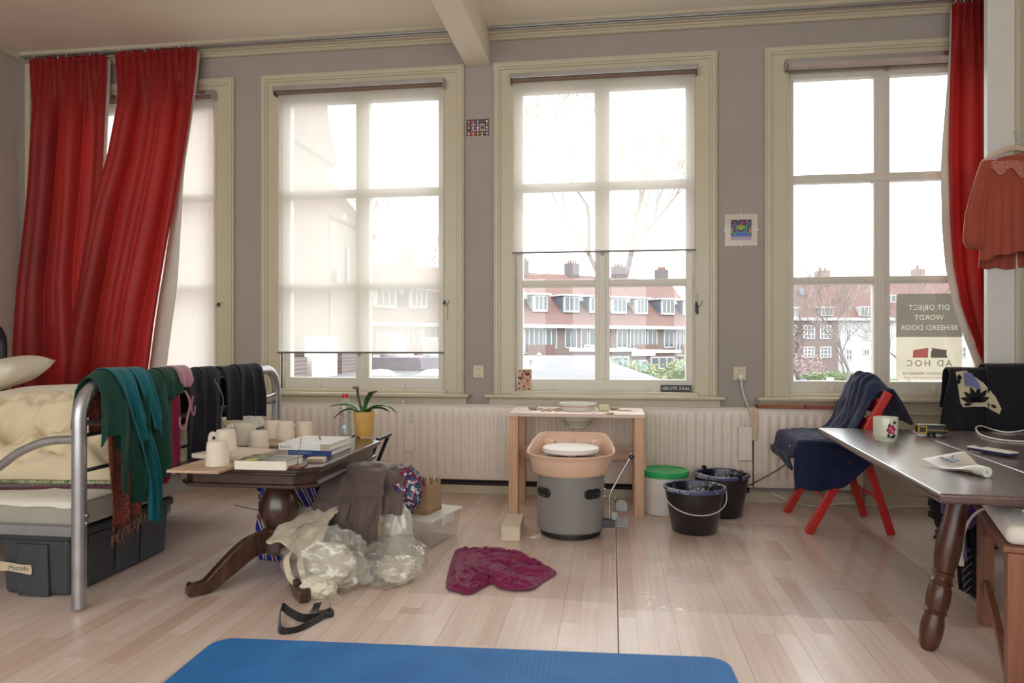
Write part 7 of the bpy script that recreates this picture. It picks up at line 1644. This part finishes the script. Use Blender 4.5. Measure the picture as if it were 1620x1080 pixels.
def body(u, v):
    a_ = u * 6.283185; hw = interp([(0, 0.10), (0.08, 0.165), (0.2, 0.175), (0.5, 0.19), (1, 0.205)], v); hd = interp([(0, 0.03), (0.1, 0.04), (1, 0.055)], v)
    x, y = ellip(hw, hd, a_); k = sstep(0.25, 0.5, v); f_ = 1 + 0.16 * k * math.sin(a_ * 19 + 0.8 * math.sin(a_ * 3))
    front = 1 if y < 0 else 0
    low = 0.56 + 0.05 * front * (math.cos(a_ * 1.0) ** 2) - (0.09 if y > 0.0 else 0) * 0 + 0.006 * math.sin(a_ * 9) * k
    low += 0.08 * (1 if y > 0 else 0)
    zz_ = zt - 0.018 - v * low - 0.03 * (abs(x) / 0.17) * (1 - v) * (1 if v < 0.15 else 1)
    return (x, y * f_, zz_)
MB().grid(body, 120, 50, cu=True).build('body', M_blo, bl, smooth=180, solid=0.002)
def sleeve(s_):
    def fn(u, v):
        a_ = u * 6.283185; r_ = interp([(0, 0.055), (0.2, 0.055), (0.7, 0.072), (0.9, 0.075), (0.96, 0.055), (1, 0.03)], v); f_ = 1 + 0.10 * math.sin(a_ * 9 + s_) * sstep(0.1, 0.5, v)
        cx_ = s_ * interp([(0, 0.15), (0.2, 0.185), (0.6, 0.225), (1, 0.235)], v)
        return (cx_ + r_ * 0.75 * math.cos(a_) * f_, r_ * 0.6 * math.sin(a_) * f_, zt - 0.055 - v * 0.50)
    return fn
for s_ in (-1, 1): MB().grid(sleeve(s_), 40, 30, cu=True).build('sleeve', M_blo, bl, smooth=180, solid=0.002)
def m_smock():
    m, nt, b, out = newmat('smocked_terracotta'); v = coords(nt, (60, 60, 120)); w = noise_tex(nt, v, 2.2, 3.0); nt.links.new(ramp(nt, w, [(0.35, sr(140, 62, 46)), (0.6, sr(206, 140, 120))]), b.inputs[0]); b.inputs['Roughness'].default_value = 0.8; bump(nt, b, w, 0.6, 0.004); return m
def yoke(u, v):
    x = lerp(-0.165, 0.165, u); k = abs(u - 0.5) * 2; z0 = zt - 0.02 - 0.045 * (1 - k) ** 0.6 - 0.035 * k ** 1.5; z1 = zt - 0.085 - 0.05 * (0.5 + 0.5 * math.cos(k * 9.0)) - 0.03 * (1 - k)
    return (x, -0.048 * math.sqrt(max(0.05, 1 - (x / 0.19) ** 2)) - 0.006, lerp(z0, min(z1, z0 - 0.02), v))
MB().grid(yoke, 40, 10).build('yoke', m_smock(), bl, smooth=180, solid=0.002)

# ------------------------------------------------------------------ sockets, pictures, signs
M_sock = mat('cream_socket', sr(206, 192, 160), 0.35, var=0.02)
for (px, py, w_, h_, lab) in ((390, 580, 0.075, 0.05, 'cream wall socket behind the bed end'), (757.5, 587.5, 0.076, 0.088, 'cream double wall socket between the two middle windows'), (1170, 590.5, 0.082, 0.09, 'cream double wall socket with a white plug near the rightmost window')):
    p = atY(px, py, YW); t = thing('wall_socket', (p.x, YW - 0.0005, p.z), 0, lab, 'socket')
    MB().box(-w_ / 2, w_ / 2, -0.012, 0, -h_ / 2, h_ / 2).build('plate', M_sock, t, bev=0.003)
    for z in ((0.02, -0.02) if h_ > 0.06 else (0.0,)):
        r_ = MB().tube([(0, -0.0125, z), (0, -0.0145, z)], 0.017, 24).build('socket_face', M_sock, t, smooth=40)
        for x in (-0.008, 0.008): MB().tube([(x, -0.0148, z + 0.003), (x, -0.0155, z + 0.003)], 0.0024, 8).build('hole', M_dark, r_)
        MB().box(-0.0015, 0.0015, -0.0155, -0.0148, z - 0.008, z - 0.002).build('slot', M_dark, r_)
p = atY(1170, 595, YW); t = thing('plug_cable', (p.x, YW - 0.02, p.z), 0, 'white plug with a cable running down behind the radiator', 'cable')
MB().tube([(0, 0.003, 0), (0, -0.03, 0)], 0.017, 16).build('plug', M_white, t, smooth=40)
MB().tube(spline([(0, -0.028, -0.005), (0.002, -0.03, -0.04), (0.012, -0.025, -0.09), (0.03, -0.02, -0.15), (0.055, -0.015, -0.21)], 6), 0.0055, 8).build('cord', M_white, t, smooth=60)
t = thing('floor_cable', (0.9, 4.55, 0), 0, 'dark grey cable running from the buckets up to the red chair', 'cable')
WB(t).tube(spline([atD(1175, 772, 4.40), atD(1190, 765, 4.38), atD(1215, 752, 4.32), atD(1235, 740, 4.28), atD(1250, 728, 4.25)], 6), 0.005, 8).build('cord', mat('grey_cable', sr(96, 90, 84), 0.5), t, smooth=60)
# strip of cloth over the radiator edge
p = atY(1191, 645, 4.72); t = thing('cloth_strip', (p.x, 4.715, 0.40), 0, 'beige strip of gauze hanging over the radiator end', 'cloth strip')
def strip(u, v):
    s_ = lerp(-0.05, 0.21, v); x = lerp(-0.027, 0.02, u) + 0.02 * sstep(0, 0.06, s_) * (1 - u * 0.5) * 0.6
    if s_ < 0: return Vector((x, 0.012 - s_ * 0.7, 0.226))
    return Vector((x, -0.004 - 0.008 * sstep(0, 0.03, s_) + 0.003 * math.sin(u * 9 + v * 6), 0.226 - s_))
MB().grid(strip, 10, 30).build('cloth', fabric('beige_gauze', sr(206, 186, 160), var=0.05), t, smooth=180, solid=0.002)
# planks on the right radiator
for (x0, x1, lab) in ((0.925, 1.212, 'left wooden plank resting on the short radiator'), (1.218, 1.60, 'right wooden plank resting on the short radiator')):
    t = thing('shelf_plank', ((x0 + x1) / 2, 4.745, 0.6205), 0, lab, 'plank', 'planks on the radiator')
    hw = (x1 - x0) / 2; MB().box(-hw, hw, -0.035, 0.05, 0.0, 0.027).build('board', wood('old_plank', sr(126, 74, 54), sr(168, 112, 84), 0.7, 'x'), t, bev=0.002); MB().box(-hw, hw, -0.034, 0.049, 0.0271, 0.0282).build('pale_top', wood('pale_plank', sr(196, 168, 140), sr(222, 200, 174), 0.7, 'x'), t)  # thin top layer is paler than the board below
# framed picture
p = atY(1172, 364, YW); t = thing('clip_frame', (p.x, YW - 0.001, p.z), rad(0), 'small square clip frame with a colourful night-time drawing', 'picture')
hw = 0.104; MB().box(-hw, hw, -0.009, 0, -hw, hw).build('mount', mat('cream_mount', sr(206, 196, 182), 0.4), t)
def flat(root, name, poly, mm, y, par=None):
    lo = [(x, y, z) for x, z in poly]; return MB().hexa(lo, [(x, y - 0.0006, z) for x, z in poly]).build(name, mm, par or root)
def cm(n, r, g, b): return mat('print_' + n, sr(r, g, b), 0.4)
pr = flat(t, 'print', [(-0.066, -0.056), (0.066, -0.056), (0.066, 0.068), (-0.066, 0.068)], cm('night', 34, 26, 56), -0.0092)
flat(t, 'print_margin', [(-0.066, -0.066), (0.066, -0.066), (0.066, -0.0425), (-0.066, -0.0425)], cm('lilac', 160, 140, 160), -0.010, pr)
flat(t, 'hill', [(-0.066, -0.042), (0.066, -0.042), (0.046, -0.026), (0.02, -0.012), (-0.015, -0.012), (-0.045, -0.03)], cm('blue', 24, 84, 168), -0.0101, pr)
flat(t, 'figure', [(-0.034, 0.018), (-0.02, 0.03), (0.02, 0.028), (0.026, 0.018), (0.008, 0.0), (-0.01, 0.0)], cm('lime', 120, 160, 40), -0.0102, pr)
flat(t, 'fin', [(0.022, 0.016), (0.038, 0.036), (0.042, 0.034), (0.034, 0.02), (0.036, 0.004), (0.030, 0.008)], cm('green', 40, 170, 80), -0.0103, pr)
flat(t, 'plume', [(-0.012, 0.03), (0.0, 0.052), (0.016, 0.06), (0.008, 0.03)], cm('crimson', 170, 30, 70), -0.0103, pr)
flat(t, 'meadow', [(-0.05, -0.032), (-0.02, -0.012), (-0.026, -0.01), (-0.056, -0.03)], cm('green', 40, 170, 80), -0.0104, pr); flat(t, 'meadow', [(0.05, -0.028), (0.016, -0.008), (0.024, -0.006), (0.056, -0.026)], cm('green', 40, 170, 80), -0.0104, pr)
for k, (x, z) in enumerate(((-0.055, 0.06), (-0.04, 0.05), (-0.02, 0.06), (-0.05, 0.03), (-0.035, 0.038), (0.04, 0.06), (0.05, 0.044), (0.03, 0.05), (-0.056, 0.012), (0.055, 0.02), (-0.03, 0.0), (0.035, 0.0))): flat(t, 'star', [(x, z - 0.004), (x + 0.003, z), (x, z + 0.004), (x - 0.003, z)], cm('pale', 200, 196, 210), -0.0102, pr)
for x in (-0.058, 0.058): flat(t, 'house', [(x - 0.008, -0.02), (x + 0.008, -0.02), (x + 0.008, 0.004), (x, 0.012), (x - 0.008, 0.004)], cm('ochre', 150, 120, 60), -0.0103, pr)
for (x, z) in ((0, hw), (0, -hw), (hw, 0), (-hw, 0)): MB().box(x - 0.006, x + 0.006, -0.012, 0.0, z - 0.006, z + 0.006).build('clip', M_steel, t)
MB().box(-hw, hw, -0.0112, -0.0108, -hw, hw).build('glass', m_glass('frame_glass', (1, 1, 1, 1), 0.004, 0.4), t)
# portrait grid card
p = atY(756, 202.5, YW); t = thing('portrait_card', (p.x, YW - 0.0005, p.z), 0, 'card with a grid of fifteen tiny portraits between the middle windows', 'picture')
W_, H_ = 0.158, 0.122; MB().box(-W_ / 2, W_ / 2, -0.003, 0, -H_ / 2, H_ / 2).build('card', mat('card_pale', sr(206, 180, 190), 0.4), t)
bgs = [(20, 16, 20), (110, 20, 24), (24, 24, 40), (20, 30, 40), (10, 12, 20), (60, 16, 20), (24, 60, 90), (120, 20, 70), (150, 146, 110), (50, 16, 24), (16, 20, 18), (140, 20, 26), (20, 16, 18), (40, 20, 22), (16, 16, 20)]
fcs = [(206, 160, 150), (190, 130, 110), (180, 170, 190), (170, 60, 80), (220, 206, 190), (206, 160, 140), (206, 196, 200), (220, 216, 216), (50, 30, 26), (210, 200, 206), (216, 200, 186), (220, 130, 130), (190, 180, 80), (210, 190, 120), (200, 180, 160)]
for k in range(15):
    c_, r_ = k % 5, k // 5; x0 = -W_ / 2 + c_ * W_ / 5; z0 = H_ / 2 - (r_ + 1) * H_ / 3
    tl_ = flat(t, 'portrait', [(x0 + 0.001, z0 + 0.001), (x0 + W_ / 5 - 0.001, z0 + 0.001), (x0 + W_ / 5 - 0.001, z0 + H_ / 3 - 0.001), (x0 + 0.001, z0 + H_ / 3 - 0.001)], mat('portrait_bg_%d' % k, sr(*bgs[k]), 0.4), -0.003)
    xc = x0 + W_ / 10; zc = z0 + H_ / 6
    flat(t, 'face', [(xc + 0.0075 * math.cos(a * 0.524), zc + 0.002 + 0.0105 * math.sin(a * 0.524)) for a in range(12)], mat('portrait_face_%d' % k, sr(*fcs[k]), 0.4), -0.0037, tl_)
    flat(t, 'shoulders', [(xc - 0.011, z0 + 0.0012), (xc + 0.011, z0 + 0.0012), (xc + 0.006, z0 + 0.0085), (xc - 0.006, z0 + 0.0085)], mat('portrait_face_%d' % ((k * 7 + 3) % 15), sr(*fcs[(k * 7 + 3) % 15]), 0.4), -0.0036, tl_)
# postcard and sign on the ledge of the middle window
p = atY(830, 600, 4.85); t = thing('postcard', (p.x, 4.852, 0.7125), 0, 'brown patterned postcard leaning in the corner of the middle window', 'postcard')
M_pc = m_pattern('sepia_drawing', [sr(214, 180, 156), sr(196, 150, 126), sr(110, 74, 62), sr(206, 170, 146), sr(60, 44, 40), sr(200, 160, 136)], 90, kind='voronoi')
MB().hexa([(-0.05, -0.012, 0), (0.05, -0.012, 0), (0.05, -0.010, 0), (-0.05, -0.010, 0)], [(-0.05, 0.0, 0.146), (0.05, 0.0, 0.146), (0.05, 0.002, 0.146), (-0.05, 0.002, 0.146)]).build('card', mat('card_border', sr(216, 206, 186), 0.6), t); MB().hexa([(-0.044, -0.0125, 0.006), (0.044, -0.0125, 0.006), (0.044, -0.0115, 0.006), (-0.044, -0.0115, 0.006)], [(-0.044, -0.0015, 0.140), (0.044, -0.0015, 0.140), (0.044, -0.0005, 0.140), (-0.044, -0.0005, 0.140)]).build('picture', M_pc, t)
p = atY(1069.5, 613, 4.84); t = thing('room_sign', (p.x, 4.842, 0.7125), 0, 'black sign reading GROTE ZAAL on the window ledge', 'sign')
MB().box(-0.1, 0.1, -0.004, 0.0, 0, 0.046).build('plate', M_black, t, bev=0.001)
text_mesh('GROTE ZAAL', 0.031, mat('white_lettering', sr(230, 226, 218), 0.5), 'lettering', t, Matrix.Translation((0, -0.0045, 0.0225)) @ Matrix.Rotation(rad(90), 4, 'X'), 0.0004, 0.98)
# reversed letting-agency sign outside the rightmost window
sg0 = atY(1418, 601, 4.905); sg1 = atY(1522, 464, 4.905); sw_, sh = sg1.x - sg0.x, sg1.z - sg0.z
t = thing('agency_sign', ((sg0.x + sg1.x) / 2, 4.903, sg0.z), 0, 'backlit agency sign with mirrored lettering stuck on the rightmost window', 'sign')
def m_film_tint(name, col):
    m, nt, b, out = newmat(name); nt.nodes.remove(b); r_ = nd(nt, 'ShaderNodeBsdfTransparent'); f = noise_tex(nt, coords(nt), 6.0); nt.links.new(ramp(nt, f, [(0.3, tuple(c * 0.95 for c in col[:3]) + (1,)), (0.7, col)]), r_.inputs[0])
    d = nd(nt, 'ShaderNodeBsdfDiffuse'); d.inputs[0].default_value = tuple(c * c for c in col[:3]) + (1,); x = nd(nt, 'ShaderNodeMixShader'); x.inputs[0].default_value = 0.06; nt.links.new(r_.outputs[0], x.inputs[1]); nt.links.new(d.outputs[0], x.inputs[2]); nt.links.new(x.outputs[0], out.inputs[0]); return m
def m_back():
    m, nt, b, out = newmat('sign_cream_sheet'); nt.nodes.remove(b); d = nd(nt, 'ShaderNodeBsdfDiffuse'); d.inputs[0].default_value = sr(210, 190, 150); r_ = nd(nt, 'ShaderNodeBsdfTranslucent'); f = noise_tex(nt, coords(nt), 6.0); nt.links.new(ramp(nt, f, [(0.3, sr(160, 152, 136)), (0.7, sr(168, 160, 144))]), r_.inputs[0])
    x = nd(nt, 'ShaderNodeMixShader'); x.inputs[0].default_value = 0.8; nt.links.new(d.outputs[0], x.inputs[1]); nt.links.new(r_.outputs[0], x.inputs[2]); nt.links.new(x.outputs[0], out.inputs[0]); return m
hw = sw_ / 2; zs = sh * 0.5
def rr(x0, x1, z0, z1, r_, top=False, bot=False):
    pts = []
    for cx_, cz, a0, on in ((x1 - r_, z1 - r_, 0, top), (x0 + r_, z1 - r_, 90, top), (x0 + r_, z0 + r_, 180, bot), (x1 - r_, z0 + r_, 270, bot)):
        if on: pts += [(cx_ + r_ * math.cos(rad(a0 + 15 * k)), cz + r_ * math.sin(rad(a0 + 15 * k))) for k in range(7)]
        else: pts.append((cx_ + (r_ if a0 in (0, 270) else -r_), cz + (r_ if a0 in (0, 90) else -r_)))
    return pts
def slab(name, pts, mm, y0, y1, par=t): return MB().hexa([(x, y0, z) for x, z in pts], [(x, y1, z) for x, z in pts]).build(name, mm, par)
bk_ = MB().poly([(x, 0.004, z) for x, z in rr(-hw, hw, 0, sh, 0.02, True, True)]).build('sheet', m_back(), t)
up = slab('grey_panel', rr(-hw, hw, zs, sh, 0.02, top=True), m_film_tint('sign_grey_film', (0.60, 0.60, 0.60, 1)), 0.001, 0.003)
Mx = Matrix.Diagonal((-1, 1, 1, 1))
M_sd = m_film_tint('sign_letter_film', (0.52, 0.50, 0.48, 1)); M_srd = m_film_tint('sign_logo_red_film', (0.75, 0.42, 0.42, 1)); M_sgy = m_film_tint('sign_logo_grey_film', (0.42, 0.40, 0.40, 1)); M_sft = m_film_tint('sign_letter_faint_film', (0.85, 0.74, 0.68, 1))
def stext(body, size, x, z, mm, par, sp=1.0, y=0.0015, ex=0.0004): return text_mesh(body, size, mm, 'lettering', par, Matrix.Translation((x, y, z)) @ Matrix.Rotation(rad(90), 4, 'X') @ Mx, ex, 1.0, sp)
u_ = sh / 137.0
for body, py in (('DIT OBJECT', 486), ('WORDT', 502), ('BEHEERD DOOR', 518)):
    # the words are left clear in the grey film: cut out of it
    c_ = stext(body, 11.5 * u_ * 0.98, 0.0, (601 - py) * u_, M_sd, None, 1.02, 0.002, 0.004)
    c_.location = t.location; b2 = bmesh.new(); b2.from_mesh(c_.data); bmesh.ops.remove_doubles(b2, verts=b2.verts[:], dist=1e-6); bmesh.ops.recalc_face_normals(b2, faces=b2.faces[:]); b2.to_mesh(c_.data); b2.free()
    bo = up.modifiers.new('letters', 'BOOLEAN'); bo.operation = 'DIFFERENCE'; bo.object = c_; bo.solver = 'EXACT'
    bpy.context.view_layer.update()
    me = bpy.data.meshes.new_from_object(up.evaluated_get(bpy.context.evaluated_depsgraph_get())); up.modifiers.clear(); up.data = me
    bpy.data.objects.remove(c_)
stext('AD HOC', 14 * u_ * 1.0, 0.0, (601 - 574.5) * u_, M_sd, t, 1.35); stext('WWW.ADHOCBEHEER.NL', 6.5 * u_ * 1.0, 0.0, (601 - 590.5) * u_, M_sd, t, 1.05); stext('LEEGSTANDNUMMER 0900 8400', 5.0 * u_ * 1.05, 0.0, (601 - 597.5) * u_, M_sft, t)
cz = (601 - 557) * u_; cx_ = 0.006
slab('logo_half', [(cx_ - 0.105, cz - 0.034), (cx_ - 0.012, cz - 0.034), (cx_ - 0.012, cz + 0.008), (cx_ - 0.008, cz + 0.02), (cx_ - 0.012, cz + 0.03), (cx_ - 0.10, cz + 0.016)], M_srd, 0.001, 0.0022)
slab('logo_half', [(cx_ + 0.105, cz - 0.034), (cx_ + 0.006, cz - 0.034), (cx_ + 0.006, cz + 0.004), (cx_ + 0.014, cz + 0.018), (cx_ + 0.006, cz + 0.03), (cx_ + 0.10, cz + 0.016), (cx_ + 0.098, cz - 0.01)], M_sgy, 0.001, 0.0022)
# blind cord cleats with loose chains
for (px, py, lab) in ((1102, 480, 'dark metal cleat with keys on the casing of the middle window'), (345, 481, 'small wire hook on the casing of the bed window'), (703, 478, 'thin wire hook with a hanging thread at the lowered blind')):
    p = atY(px, py, 4.80); t = thing('cord_cleat', (p.x, 4.806, p.z), 0, lab, 'hook')
    MB().box(-0.008, 0.008, -0.004, 0.0045, -0.012, 0.012).build('plate', M_tubedark, t)
    MB().tube(spline([(0, -0.004, 0.0), (-0.006, -0.03, -0.01), (0.012, -0.03, -0.022), (0.028, -0.02, -0.008), (0.036, -0.015, 0.016)], 5), 0.0018, 6).build('wire', M_tubedark, t)
    if px == 1102:
        for k in range(3): MB().box(-0.012 + k * 0.006, 0.0 + k * 0.006, -0.024 + k * 0.004, -0.021 + k * 0.004, -0.055 - k * 0.008, -0.01).build('key', M_tubedark, t, bev=0.001)
        MB().tube([(0.004, -0.012, 0.01), (0.01, -0.014, 0.05), (0.004, -0.01, 0.07)], 0.002, 6).build('chain', M_chrome, t)
    if px == 703: MB().tube([(0.022, -0.004, 0.0), (0.022, -0.004, -0.12)], 0.0012, 5).build('thread', M_tubedark, t)
